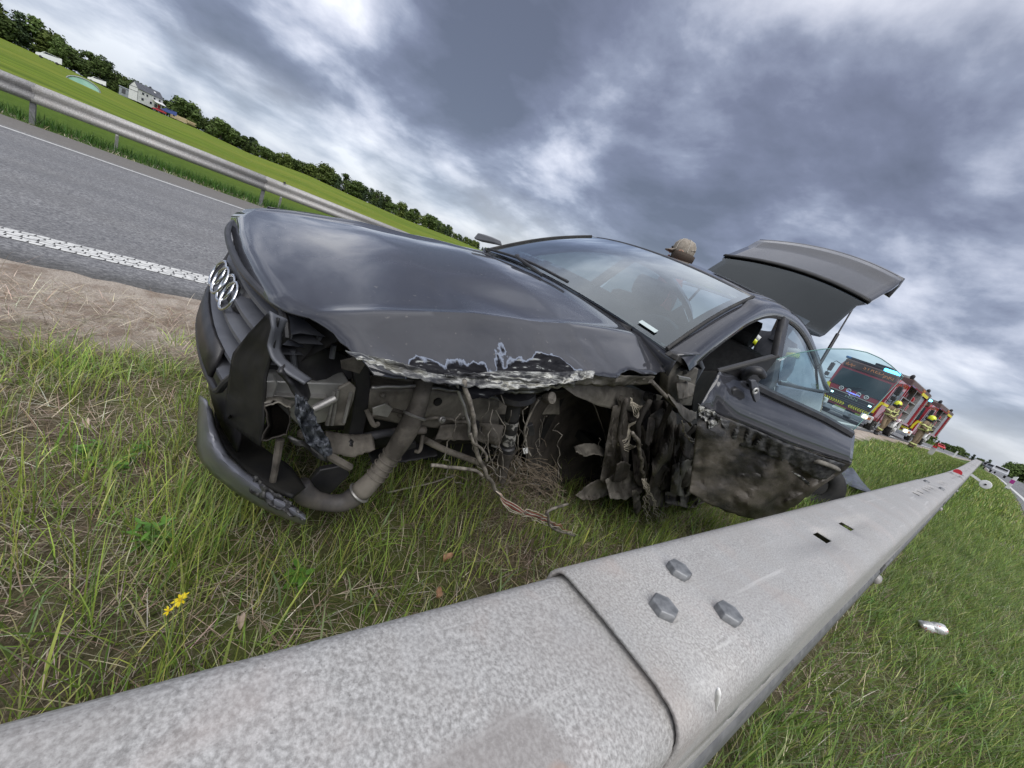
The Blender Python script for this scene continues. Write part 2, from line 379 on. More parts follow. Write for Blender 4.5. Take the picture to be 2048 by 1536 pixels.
M_line = mat('road_paint', (0.62, 0.62, 0.60), 0.7, col2=(0.36, 0.36, 0.355), scale=26, lo=0.48, hi=0.68)
def stripe(name, x0, x1, y0, y1, n=40):
    b = MB(); b.grid([[(x0, y, float(zr(y))+0.017), (x1, y, float(zr(y))+0.017)] for y in np.linspace(y0, y1, n)])
    return tag(b.build(name, M_line, smooth=180, recalc=False), kind='structure')
stripe('edge_line_marking', -10.45, -10.33, -40, 300, 120)
stripe('edge_line_marking', 1.46, 1.64, -10, 380, 120)
stripe('edge_line_marking', -4.18, -3.90, 12.0, 380, 120)
b = MB()
for r in range(5):
    y = -4+0.03*(r % 2)
    while y < 12:
        L = 0.062+0.008*random.random(); x0 = -4.16+r*0.052; w = 0.0475+0.003*random.random(); e = 0.006
        z = float(zr(y))+0.016; jx = random.uniform(-.006, .006)
        P = [(x0+jx, y+e, z), (x0+jx+w*.5, y, z+.004), (x0+jx+w, y+e, z), (x0+jx+w, y+L-e, z), (x0+jx+w*.5, y+L, z+.004), (x0+jx, y+L-e, z)]
        b.add(P, [(0, 1, 2, 3, 4, 5)]); y += L+0.003+0.002*random.random()
tag(b.build('rumble_line_marking', M_line, smooth=0, recalc=False), kind='structure')

# ------------------------------------------------------------------ galvanised steel
def galv(name, seed, warm=0.0, scale=95, stain=None, hi_=0.58):
    m, t, p, out = newmat(name); co = objco(t)
    mp = t.nodes.new('ShaderNodeMapping'); mp.inputs['Location'].default_value = (seed, seed*2, 0); t.links.new(co, mp.inputs[0])
    n1 = tnoise(t, mp.outputs[0], scale, 6, 0.65); n2 = tnoise(t, mp.outputs[0], 7, 6, 0.6, 0.3); n3 = tnoise(t, mp.outputs[0], 260, 3, 0.6)
    c = ramp(t, n1, [(0.32, (0.215, 0.208, 0.199)), (0.46, (0.32, 0.312, 0.301)), (0.56, (0.425, 0.417, 0.403)), (0.7, (0.55, 0.542, 0.527))])
    c = mixc(t, ramp(t, n2, [(0.34, (0.40, 0.40, 0.40)), (0.56, (0, 0, 0))]), c, (0.33, 0.305, 0.285))
    c = mixc(t, ramp(t, n2, [(0.55, (0, 0, 0)), (0.75, (0.35, 0.35, 0.35))]), c, (0.50+warm, 0.445+warm*.6, 0.43))
    c = mixc(t, ramp(t, n3, [(0.66, (0, 0, 0)), (0.74, (0.7, 0.7, 0.7))]), c, (0.15, 0.142, 0.138))
    hue = tnoise(t, mp.outputs[0], 16, 3, 0.5)
    c = mixc(t, ramp(t, hue, [(0.52, (0, 0, 0)), (0.75, (0.2, 0.2, 0.2))]), c, (0.42, 0.43, 0.44))
    c = mixc(t, ramp(t, tnoise(t, mp.outputs[0], 11, 4, 0.5, 0.6), [(0.58, (0, 0, 0)), (0.8, (0.4, 0.4, 0.4))]), c, (0.42, 0.34, 0.30))
    mps = t.nodes.new('ShaderNodeMapping'); mps.inputs['Scale'].default_value = (90, 2.5, 90); mps.inputs['Rotation'].default_value = (0, 0, .06); t.links.new(mp.outputs[0], mps.inputs[0])
    c = mixc(t, ramp(t, tnoise(t, mps.outputs[0], 1.0, 5, .6), [(.62, (0, 0, 0)), (.70, (.45, .45, .45))]), c, (.60, .59, .57))
    c = mixc(t, ramp(t, tnoise(t, mps.outputs[0], 1.7, 4, .6), [(.64, (0, 0, 0)), (.72, (.4, .4, .4))]), c, (.22, .21, .20))
    if stain:
        for (cx_, cy_, rx, ry, amt, colr) in stain:
            mq = t.nodes.new('ShaderNodeMapping'); mq.inputs['Location'].default_value = (-cx_/rx, -cy_/ry, 0); mq.inputs['Scale'].default_value = (1/rx, 1/ry, 0.0); t.links.new(co, mq.inputs[0])
            ln = t.nodes.new('ShaderNodeVectorMath'); ln.operation = 'LENGTH'; t.links.new(mq.outputs[0], ln.inputs[0])
            dd = mth(t, 'ADD', ln.outputs['Value'], mth(t, 'MULTIPLY', mth(t, 'SUBTRACT', tnoise(t, co, 22, 5, 0.6), 0.5), 0.9))
            c = mixc(t, ramp(t, dd, [(0.75, (amt, amt, amt)), (1.05, (0, 0, 0))]), c, colr)
    t.links.new(c, p.inputs['Base Color']); p.inputs['Roughness'].default_value = 0.55; p.inputs['Metallic'].default_value = 0.12
    bumpn(t, p, n1, 0.12, 0.002); return m
M_galvA = galv('galvanised_speckled', 1.3, 0.015, 290, stain=[(-0.075, 0.19, 0.045, 0.075, 0.62, (0.25, 0.228, 0.215)), (-0.06, 0.05, 0.04, 0.12, 0.5, (0.27, 0.25, 0.24)), (-0.05, 0.235, 0.02, 0.02, 0.45, (0.38, 0.25, 0.19))])
M_galvB = galv('galvanised_warm', 4.7, 0.03, 380)
M_galvC = galv('galvanised_far', 9.1, 0, 60)
M_galvD = mat('galvanised_dull', (0.13, 0.13, 0.135), 0.6, 0.2, col2=(0.20, 0.20, 0.20), scale=25)
M_bolt = mat('zinc_bolt', (0.15, 0.155, 0.16), 0.45, 0.4, col2=(0.27, 0.275, 0.28), scale=60, bump=0.15)

# near box-beam guardrail
PROF = [(-.222, .545), (-.222, .60), (-.222, .715)]
for k in range(1, 6):
    a = math.pi-k*math.pi/2/5; PROF.append((-.197+.025*math.cos(a), .725+.025*math.sin(a)))
PROF += [(-.160, .752), (-.137, .7525), (-.107, .7525), (-.07, .752)]
for k in range(0, 7):
    a = math.pi/2-k*math.pi/2/6; PROF.append((-.062+.032*math.cos(a), .718+.032*math.sin(a)))
PROF += [(-.030, .660), (-.030, .634), (-.030, .604), (-.030, .575), (-.030, .548), (-.046, .540)]
iT = [i for i, q in enumerate(PROF) if abs(q[0]+.137) < 1e-6][0]; iS = [i for i, q in enumerate(PROF) if q[1] == .634][0]
rail = empty('guardrail', (0, 0, 0), label='big galvanised box-section guardrail crossing the foreground with hexagon bolts', cat='guardrail')
def rail_section(y0, y1, tops, sides, mt, tuck):
    cuts = {y0, y1}
    for a, w in tops+sides: cuts |= {a-w/2, a+w/2}
    k = y0
    while k < y1: cuts.add(k); k += 0.5
    yy = sorted(cuts)
    def P(i, y):
        x, z = PROF[i]
        if tuck: x = -.121+(x+.121)*0.972; z = .55+(z-.55)*0.976
        return (x, y, z+float(zr(y)))
    def skip(a, j):
        ym = (yy[a]+yy[a+1])/2
        return (j == iT and any(abs(ym-q) < w/2 for q, w in tops)) or (j == iS and any(abs(ym-q) < w/2 for q, w in sides))
    b = MB(); b.grid([[P(i, y) for i in range(len(PROF))] for y in yy], skip=skip)
    return b.build('rail_section', mt, rail, smooth=50, solid=0.0042, offset=-1, recalc=False)
secs = [(-3.6, .455), (.37, 4.45), (4.37, 8.45), (8.37, 12.45)]+[(12.37+4*i, 16.45+4*i) for i in range(10)]
for i, (a, c_) in enumerate(secs):
    tops = [(a+.806, .05), (a+1.06, .05), (a+2.83, .05), (a+3.05, .05), (a+3.35, .05), (a+3.55, .05), (a+3.75, .04)] if i else []
    o = rail_section(a, c_, tops, [(a+.256, .05), (a+.387, .05), (a+1.75, .06), (a+3.4, .06)] if i else [], M_galvA if i == 0 else (M_galvB if i < 3 else M_galvC), i == 0)
    o.location.z = 0.0 if i % 2 == 0 or i == 0 else 0.0055
    if i >= 2: o.scale.x = 1.0
def hexbolt(x, y, z, r=.0172, nrm='Z', name='bolt'):
    b = MB(); rz = random.uniform(0, 1)
    prof = [(r, -.004), (r, .0045), (r*.93, .0065), (r*.5, .0072), (r*.05, .0075)]
    Mx = Matrix.Rotation(rz, 3, 'Z') if nrm == 'Z' else Matrix.Rotation(math.pi/2, 3, 'Y')
    b.lathe(prof, 6, Mx)
    return b.build(name, M_bolt, rail, smooth=30, loc=(x, y, z), bevel=0.0008)
for q in ((1358, 1140), (1327, 1215), (1457, 1227)):
    w_ = wz(*q, .762); hexbolt(w_[0], w_[1], .761)
for y in (4.48, 4.58, 8.48, 8.58): 
    for x in (-.17, -.08): hexbolt(x, y, .757+float(zr(y)))
for y in (.757, .626): hexbolt(-.0375, y+.008, .617, .014, 'X')
for y in (.757, .626):
    b = MB(); b.box((-.039, y, .619), (.004, .060, .036)); b.build('slot_washer', M_galvD, rail, smooth=0)
yy = axis_pts([(-3.6, 8, 12), (8, 40, 24)])
b = MB(); b.grid([[(-.040, y, .535+float(zr(y))), (-.026, y, .51+float(zr(y))), (-.025, y, .40+float(zr(y))), (-.038, y, .37+float(zr(y)))] for y in yy]); b.build('lower_plate', M_galvD, rail, solid=.004, recalc=False)
for y in (2.35, 6.35, 10.35):
    b = MB(); b.lathe([(.022, 0), (.021, .008), (.014, .015), (.004, .018)], 14, Matrix.Rotation(math.pi/2, 3, 'Y')); b.build('round_bolt', M_galvC, rail, loc=(-.024, y, .445+float(zr(y))))
    b = MB(); b.box((0, 0, 0), (.012, .16, .05)); b.build('bracket_plate', M_galvD, rail, loc=(-.028, y-.05, .525+float(zr(y))), bevel=.003)
for k in range(22):
    y = -2.65+2*k
    b = MB(); b.box((0, 0, 0), (.006, .10, .9)); b.box((.05, .047, 0), (.10, .006, .9)); b.box((.05, -.047, 0), (.10, .006, .9)); b.build('post', M_galvC, rail, loc=(-.17, y, .29+float(zr(y))))
def dropping(px, z, L, w, x=None):
    a = wz(*px[0], z) if x is None else wx(*px[0], x); c_ = wz(*px[1], z) if x is None else wx(*px[1], x)
    P = resample([a, c_], 7); b = MB(); b.tube(P, [w*.4, w*.8, w*.75, w*.8, w*.5, w*.4, w*.2], 8, squash=.3 if x is None else 1.0)
    return b
M_drop = mat('bird_dropping', (0.80, 0.79, 0.76), 0.7)
o = dropping([(1492, 1201), (1515, 1209)], .7535, .03, .0035).build('bird_dropping', M_drop, smooth=180); tag(o, 'small white bird dropping flat on the rail top beside the bolts', 'bird dropping')
o = dropping([(1437, 1378), (1432, 1422)], .72, .03, .0030, x=-.0315).build('bird_dropping', M_drop, smooth=180); tag(o, 'long white bird dropping running down the rounded rail edge', 'bird dropping')
tw = [wz(u, v, .7355) for u, v in ((1128, 1252), (1131, 1262), (1138, 1270))]
b = MB(); b.tube(smooth_path(tw, 8), .0009, 5); tag(b.build('twig', mat('twig_bark', (.16, .12, .08), .8)), 'tiny curved twig lying on the near rail section', 'twig')

# far W-beam guardrail along the other carriageway
def wbeam(name, x0, y0, n, pitch, side, label, zoff=0.0, first=0):
    g = empty(name, (x0, y0, 0), label=label, cat='guardrail')
    prof = [(.0, .395), (.02, .40), (.062, .435), (.078, .465), (.075, .50), (.02, .545), (.012, .565), (.02, .585), (.075, .63), (.078, .665), (.062, .695), (.02, .727), (0, .732)]
    sec = None; post = None
    for i in range(n):
        y = i*pitch; za, zb_ = float(zr(y0+y)), float(zr(y0+y+pitch))
        b = MB(); b.grid([[(side*px, y+tt*pitch, z+za+(zb_-za)*tt+(0.003 if i % 2 else 0)) for px, z in prof] for tt in (0, 0.5, 1.01)])
        b.build('rail_section', M_galvC, g, smooth=60, solid=.004, recalc=False)
        if post is None:
            b = MB(); b.box((0, 0, 0), (.008, .075, .95)); b.box((-.03, .036, 0), (.06, .008, .95)); b.box((-.03, -.036, 0), (.06, .008, .95)); post = b.build('post', M_galvD, g); o = post
        else:
            o = post.copy(); COL.objects.link(o)
        o.location = (-side*.035, y, .24+za)
        if i % 3 == 0 and i < 12:
            b = MB(); b.box((side*.06, y+.4, .756+za), (.03, .05, .045)); b.build('reflector', M_rubber, g)
    return g
wbeam('guardrail', -12.78, .975-3.83*3, 16, 3.83, 1, 'far W-beam guardrail on posts beyond the road, by the green field')
wbeam('guardrail', 10.95, 20, 20, 12.0, -1, 'distant thin guardrail along the right carriageway below the wood')
for i, (u, v, tu, tv) in enumerate(((233, 310, 236, 291), (556, 416, 560, 396))):
    w_ = wx(u, v, -13.4); h = 0.45
    b = MB(); b.box((0, 0, h/2-.1), (.05, .05, h+.2)); b.box((.028, 0, h-.1), (.006, .04, .08), mat=1)
    o = b.build('marker_stake', [M_galvC, M_white], loc=(-13.25, w_[1], gz1(-13.25, w_[1])+.03), bevel=.004)
    tag(o, ('short grey marker stake in the verge left of the wrecked car' if i == 0 else 'short grey marker stake just above the car bonnet edge, near a guardrail post'), 'marker stake')
# ------------------------------------------------------------------ grass
def blade_mat(name, rough=0.55, trans=0.25):
    m = bpy.data.materials.new(name); m.use_nodes = True; t = m.node_tree; t.nodes.clear()
    out = t.nodes.new('ShaderNodeOutputMaterial'); at = t.nodes.new('ShaderNodeAttribute'); at.attribute_name = 'tint'
    p = t.nodes.new('ShaderNodeBsdfPrincipled'); p.inputs['Roughness'].default_value = rough; p.inputs['Specular IOR Level'].default_value = 0.3
    t.links.new(at.outputs['Color'], p.inputs['Base Color'])
    tl = t.nodes.new('ShaderNodeBsdfTranslucent'); t.links.new(at.outputs['Color'], tl.inputs[0])
    mx = t.nodes.new('ShaderNodeMixShader'); mx.inputs[0].default_value = trans
    t.links.new(p.outputs[0], mx.inputs[1]); t.links.new(tl.outputs[0], mx.inputs[2]); t.links.new(mx.outputs[0], out.inputs[0]); return m
M_blade = blade_mat('grass_blade')
GREENS = np.array([(.24, .35, .045), (.33, .43, .06), (.18, .30, .045), (.42, .46, .10), (.25, .33, .12), (.48, .47, .18)])
STRAWS = np.array([(.62, .55, .41), (.48, .40, .30), (.27, .20, .145), (.74, .68, .54), (.42, .35, .27)])
GREENS = GREENS*.88+GREENS.mean(1, keepdims=True)*.12
def blades(name, xy, h, w, lean, cols, curl=0.5, az=None, label=None, z0=None, parent=None):
    n = len(xy); x, y = xy[:, 0], xy[:, 1]; z = gz(x, y) if z0 is None else z0
    az = rng.uniform(0, 2*np.pi, n) if az is None else az
    wa = az+np.pi/2+rng.normal(0, .5, n)                      # width direction
    dx, dy = np.cos(az), np.sin(az); wx_, wy_ = np.cos(wa), np.sin(wa)
    V = np.zeros((n, 7, 3))
    lean2 = lean+curl*rng.uniform(0, 1, n)
    px, py, pz = x.copy(), y.copy(), z-.006
    lv = 0
    for s_, (fr, ang, ww) in enumerate(((0, lean, 1.0), (.42, lean, .9), (.36, lean*.5+lean2*.5, .6))):
        if fr:
            px = px+dx*np.sin(ang)*h*fr; py = py+dy*np.sin(ang)*h*fr; pz = pz+np.cos(ang)*h*fr
        for k, sg in enumerate((-1, 1)):
            V[:, 2*s_+k, 0] = px+sg*wx_*w*ww/2; V[:, 2*s_+k, 1] = py+sg*wy_*w*ww/2; V[:, 2*s_+k, 2] = pz
    V[:, 6, 0] = px+dx*np.sin(lean2)*h*.3; V[:, 6, 1] = py+dy*np.sin(lean2)*h*.3; V[:, 6, 2] = pz+np.cos(lean2)*h*.3
    V[:, :, 2] = np.maximum(V[:, :, 2], (z-.01)[:, None])
    base = (np.arange(n)*7)[:, None]
    quads = np.concatenate([base+np.array([0, 1, 3, 2]), base+np.array([2, 3, 5, 4])], 1).reshape(-1, 4); tris = base+np.array([4, 5, 6])
    loops = np.concatenate([quads.ravel(), tris.ravel()]); nq, ntr = len(quads), len(tris)
    me = bpy.data.meshes.new(name); me.vertices.add(n*7); me.vertices.foreach_set('co', V.ravel())
    me.loops.add(len(loops)); me.loops.foreach_set('vertex_index', loops.astype(np.int32))
    me.polygons.add(nq+ntr); st = np.concatenate([np.arange(nq)*4, nq*4+np.arange(ntr)*3]); me.polygons.foreach_set('loop_start', st.astype(np.int32))
    me.polygons.foreach_set('use_smooth', np.ones(nq+ntr, bool))
    at = me.color_attributes.new('tint', 'FLOAT_COLOR', 'POINT'); C = np.ones((n, 7, 4)); C[:, :, :3] = cols[:, None, :]
    at.data.foreach_set('color', C.ravel().astype(np.float32)); me.materials.append(M_blade); me.update(calc_edges=True)
    o = bpy.data.objects.new(name, me); COL.objects.link(o)
    if parent: o.parent = parent
    return tag(o, label, None, None, 'stuff')
def patch(x, y, f=1.0, s=0.0):
    return 0.5+0.5*np.sin(x*f*2.1+1.7*np.sin(y*f*1.3+s)+s)*np.sin(y*f*1.9+1.3*np.sin(x*f*1.7+2*s))
def colors(n, pal, wts, jit=.25):
    c = pal[rng.choice(len(pal), n, p=np.array(wts)/sum(wts))]*rng.lognormal(0, jit, (n, 1)); return c*rng.normal(1, .06, (n, 3))
def sample(n, x0, x1, y0, y1, dens):
    P = np.stack([rng.uniform(x0, x1, n), rng.uniform(y0, y1, n)], 1); keep = rng.uniform(0, 1, n) < dens(P[:, 0], P[:, 1]); return P[keep]
def clump(P, k, r):
    """tufts: k blades around each point"""
    n = len(P); Q = np.repeat(P, k, 0)+rng.normal(0, r, (n*k, 2)); return Q
inrail = lambda x, y: (x > -.215) & (x < -.03)
def dn(x, y):        # density of the near verge left of the rail
    e = x+.35*np.sin(y*2.1)+.25*np.sin(y*5.3+x*3)
    d = sstep(-2.15, -1.45, e)*np.clip(-.05+1.25*patch(x, y, 2.2, .4), .30, 1)
    d = np.maximum(d, .6*(patch(x, y, 1.3, 2.2) > .88)*sstep(-2.9, -2.5, x))
    return d
# green blades, near
P = sample(16000, -3.3, -.16, -1.3, 3.3, dn); P = clump(P, 4, .014)
n = len(P); tall = patch(P[:, 0], P[:, 1], 1.7, 1.0)
h = rng.uniform(.04, .105, n)*(.7+.9*tall**2); h += .06*sstep(-.7, -.3, P[:, 0])*rng.uniform(0, 1, n)
blades('grass', P, h, rng.uniform(.0018, .0042, n), rng.uniform(.05, .75, n), colors(n, GREENS, (3, 3, 3, 1.6, 2.4, 1.2)), .9, label='green grass blades on the verge between the dirt shoulder and the near guardrail')
# long thin blades beside the rail and car
P = sample(1500, -2.0, -.25, -.8, 3.2, lambda x, y: .18+.75*(patch(x, y, 3.0, .7) > .58)); P = clump(P, 9, .02); n = len(P)
blades('grass', P, rng.uniform(.10, .25, n), rng.uniform(.0018, .0036, n), rng.uniform(.02, .5, n), colors(n, GREENS, (3, 4, 2, 2, 1, 1)), .8, label='taller grass tufts growing around the wreck and along the near guardrail')
for u_, v_, n_ in ((150, 735, 260), (330, 745, 200), (70, 700, 120), (390, 690, 80), (240, 715, 90)):
    g_ = wz(u_, v_); P = np.array([g_[0], g_[1]])+rng.normal(0, 1, (n_, 2))*np.array([.06, .09]); n = len(P)
    blades('grass', P, rng.uniform(.05, .15, n), rng.uniform(.002, .0045, n), rng.uniform(.1, 1.1, n), colors(n, GREENS, (3, 3, 3, 1, 2, 1)), .8, label='loose grass tuft growing on the sandy dirt shoulder')
# broader blades
P = sample(2600, -2.9, -.2, -1.3, 3.2, dn); n = len(P)
blades('grass', P, rng.uniform(.07, .17, n), rng.uniform(.005, .008, n), rng.uniform(.2, 1.0, n), colors(n, GREENS, (2, 3, 3, 1, 3, 1)), .8, label='broad-leaved grass mixed into the near verge')
# straw and dead stems lying on the ground
def ds(x, y): return np.clip(.25+.75*patch(x, y, 1.6, 3.1), 0, 1)*sstep(-3.35, -2.9, x)
P = sample(90000, -3.3, -.16, -1.3, 3.3, ds); n = len(P)
blades('dry_straw', P, rng.uniform(.05, .17, n), rng.uniform(.0012, .003, n), rng.uniform(1.1, 1.52, n), colors(n, STRAWS, (1.6, 3, 3, .8, 2.5)), .25, label='dry straw and dead stems matted on the ground under the green grass')
P = sample(1500, -3.3, -.3, -1.3, 3, lambda x, y: .6+0*x); n = len(P)
blades('dry_straw', P, rng.uniform(.08, .2, n), rng.uniform(.0012, .002, n), rng.uniform(.1, 1.0, n), colors(n, STRAWS, (1, 3, 3, .4, 2)), .6, label='standing dead grass stalks scattered over the verge and dirt shoulder')
P = sample(40000, -3.3, -1.5, -1.4, 3, lambda x, y: sstep(-3.25, -2.8, x+.2*np.sin(y*3))*(1-sstep(-2.1, -1.6, x))*(.2+.8*(patch(x, y, 2.6, 1.9) > .45))); n = len(P)
blades('dry_straw', P, rng.uniform(.015, .075, n), rng.uniform(.0014, .0034, n), rng.uniform(1.2, 1.54, n), colors(n, np.array([(.20, .13, .10), (.12, .08, .065), (.30, .22, .17), (.42, .34, .27)]), (3, 3, 2, 1)), .2, label='brown dead stalks trampled into the sandy dirt shoulder')
# right of the rail
P = sample(24000, -.03, 1.35, .3, 9, lambda x, y: (.45+.55*patch(x, y, 1.9, .2))*(1-.8*sstep(.8, 1.1, x+.1*np.sin(y*3)))); P = clump(P, 3, .015); n = len(P)
blades('grass', P, rng.uniform(.06, .17, n)*(.7+.6*patch(P[:, 0], P[:, 1], 1.3, 2)), rng.uniform(.0022, .0048, n), rng.uniform(.1, 1.0, n), colors(n, GREENS*np.array([.66, .70, .72]), (3, 2.5, 3.4, 1.2, 2, 1.0)), .8, az=rng.normal(.9, 1.1, n), label='windswept green grass between the guardrail and the right carriageway')
P = sample(22000, -.03, 1.3, .3, 9, lambda x, y: .2+.8*patch(x, y, 1.4, 5.1)); n = len(P)
blades('dry_straw', P, rng.uniform(.07, .2, n), rng.uniform(.0014, .003, n), rng.uniform(.9, 1.5, n), colors(n, STRAWS, (2, 3, 2, .6, 2)), .3, label='dry straw lying among the grass right of the guardrail')
# middle distance
P = sample(60000, -2.9, 1.2, 3.2, 14, lambda x, y: np.where(inrail(x, y), 0, (.6+.4*patch(x, y, 1.2, 0))*sstep(-2.7, -2.3, x+.2*np.sin(y*2)))*np.where(x < -.1, 1, sstep(7, 9, y))); n = len(P)
blades('grass', P, rng.uniform(.07, .18, n), rng.uniform(.004, .009, n), rng.uniform(.05, .8, n), colors(n, GREENS*np.array([.78, .82, .82]), (3, 2, 3, 1.6, 2, 1.6)), .7, label='grass of the verge beyond the wreck in the middle distance')
P = sample(60000, -2.8, 1.15, 14, 60, lambda x, y: np.where(inrail(x, y), 0, 1.0)*sstep(-2.6, -2.2, x+.2*np.sin(y))); n = len(P)
blades('grass', P, rng.uniform(.08, .2, n), rng.uniform(.010, .022, n), rng.uniform(.05, .8, n), colors(n, GREENS*np.array([.80, .82, .82]), (3, 2, 3, 1.6, 2, 1.8)), .6, label='far grass of the verge towards the fire engine')
# verge beyond the road
P = sample(52000, -17, -12.55, -7, 26, lambda x, y: np.where(x > -13.2, .55, 1.0)); n = len(P)
blades('grass', P, rng.uniform(.10, .28, n), rng.uniform(.007, .014, n), rng.uniform(.05, .6, n), colors(n, np.array([(.05, .12, .018), (.07, .155, .022), (.035, .085, .016), (.10, .16, .03)]), (3, 3, 2, 1), .2), .6, label='lush darker grass of the verge under the far guardrail')
P = sample(5000, -13.3, -12.4, -7, 26, lambda x, y: .8+0*x); n = len(P)
blades('dry_straw', P, rng.uniform(.05, .14, n), rng.uniform(.006, .011, n), rng.uniform(.5, 1.4, n), colors(n, STRAWS, (2, 3, 2, 1, 2)), .3, label='brown dead grass along the far road edge')

# ------------------------------------------------------------------ small plants, flowers, leaves, litter
M_leafgreen = mat('weed_leaf', (.12, .26, .035), .5, col2=(.08, .19, .03), scale=20)
M_petal = mat('yellow_petal', (.78, .60, .01), .5, col2=(.85, .68, .02), scale=40); M_stemg = mat('flower_stem', (.10, .15, .04), .6)
M_deadleaf = mat('dead_leaf', (.42, .25, .15), .7, col2=(.28, .15, .08), scale=30); M_paleleaf = mat('pale_leaf', (.48, .38, .30), .7, col2=(.36, .27, .2), scale=30)
def leaf(b, base, dirv, L, w, droop=.3, fold=.2, n=5):
    d = Vector(dirv).normalized(); s = d.cross(Vector((0, 0, 1))); s = s.normalized() if s.length > .01 else Vector((1, 0, 0)); up = s.cross(d)
    rows = []
    for i in range(n):
        t = i/(n-1); c_ = Vector(base)+d*L*t-Vector((0, 0, 1))*droop*L*t*t; ww = w*math.sin(math.pi*min(1, t*.92+.06))**.8/2
        rows.append([c_-s*ww+up*fold*ww, c_, c_+s*ww+up*fold*ww])
    b.grid(rows)
def weed(name, px, label, nst, hgt, L, w, spread=.03, cat='weed'):
    g = wz(*px, .0); e = empty(name, (g[0], g[1], gz1(g[0], g[1])), label=label, cat=cat)
    for k in range(nst):
        a = random.uniform(0, 6.28); r = random.uniform(0, spread); hh = hgt*random.uniform(.6, 1.05)
        p0 = Vector((r*math.cos(a), r*math.sin(a), -.01)); p1 = p0+Vector((.25*hh*math.cos(a), .25*hh*math.sin(a), hh)); bs = MB(); bs.tube([p0, (p0+p1)/2+Vector((0, 0, .01)), p1], .0014, 5); bs.build('stem', M_stemg, e)
        for q in range(9):
            t = .25+.75*q/8; c_ = p0.lerp(p1, t); aa = q*2.4+a; bl = MB(); leaf(bl, c_, (math.cos(aa), math.sin(aa), random.uniform(.1, .7)), L*random.uniform(.7, 1.1)*(1.2-.5*t), w, .25, .25); bl.build('leaf', M_leafgreen, e, smooth=180, recalc=False)
    return e
weed('weed', (292, 1085), 'bright green leafy weed standing in dry grass left of the bumper', 3, .13, .055, .010)
weed('weed', (225, 905), 'low clover-like weed near the dirt shoulder, left of the wreck', 9, .05, .03, .014, .09)
weed('weed', (1735, 1210), 'small bright weed growing against the far side of the near guardrail', 3, .08, .05, .016)
weed('weed', (1915, 1400), 'pale green weed low in the grass at the lower right', 5, .07, .05, .014, .05)
weed('weed', (1985, 1350), 'yellow-green weed near the right edge of the grass', 4, .07, .045, .013, .05)
weed('weed', (590, 1170), 'small two-leaved weed in the grass below the torn bumper lip', 2, .08, .05, .018)
def flower(px, label, hgt, R_, tilt, half):
    g = wz(*px, hgt); e = empty('yellow_flower', (g[0], g[1], gz1(g[0], g[1])), label=label, cat='flower')
    z = hgt-gz1(g[0], g[1]); Mx = Matrix.Rotation(tilt, 3, 'X')@Matrix.Rotation(.5, 3, 'Z')
    b = MB(); b.tube(smooth_path([(.03, .01, -.01), (.012, .004, z*.5), (0, 0, z)], 8), .0013, 6); b.build('stem', M_stemg, e)
    nP = 9
    for k in range(nP):
        if half and k % 3 == 0: continue
        a = 2*math.pi*k/nP; d = Mx@Vector((math.cos(a), math.sin(a), random.uniform(.1, .5))); b = MB(); leaf(b, Vector((0, 0, z))+d*R_*.2, d, R_*random.uniform(.8, 1.15), R_*.42, .1, .2, 4); b.build('petal', M_petal, e, smooth=180, recalc=False)
    b = MB(); b.lathe([(.001, -.002), (R_*.3, .0), (R_*.26, R_*.2), (.001, R_*.28)], 10, Mx, (0, 0, z)); b.build('flower_head', mat('flower_centre', (.65, .42, .01), .7, bump=.5, bscale=300), e)
flower((362, 1200), 'open yellow flower on a thin stem near the guardrail', .10, .016, .7, False)
flower((337, 1222), 'smaller half-closed yellow flower just below the open one', .10, .010, .4, True)
def deadleaf(px, label, L, w, m_, rot, tiltz):
    g = wz(*px, .03); b = MB(); d = Vector((math.cos(rot), math.sin(rot), tiltz)); rows = []
    s = d.cross(Vector((0, 0, 1))).normalized(); up = s.cross(d).normalized()
    for i in range(7):
        t = i/6; ww = w*(math.sin(math.pi*(t*.9+.05))**.7)/2; c_ = d.normalized()*L*(t-.5)+up*.012*math.sin(t*5)
        rows.append([c_-s*ww*(1+.2*mnoise.noise((t*9, 1, L*99)))+up*.012, c_-s*ww*.5+up*.002, c_+up*.004*math.sin(9*t), c_+s*ww*.5+up*.003, c_+s*ww*(1+.25*mnoise.noise((t*9, 5, L*77)))+up*.01])
    b.grid(rows); o = b.build('dead_leaf', m_, smooth=180, loc=tuple(g), recalc=False, solid=.0006); tag(o, label, 'leaf')
deadleaf((897, 1115), 'reddish brown dead leaf standing in the grass in front of the wreck', .042, .022, M_deadleaf, 1.9, .9)
deadleaf((877, 1185), 'small brown dead leaf touching the top edge of the near guardrail', .035, .02, M_deadleaf, 2.6, .9)
deadleaf((172, 850), 'pale curled dead leaf on the grass at the edge of the dirt', .030, .015, M_paleleaf, .4, .3)
deadleaf((480, 1245), 'pale dry leaf lying in straw just behind the near guardrail', .028, .015, M_paleleaf, .1, .0)
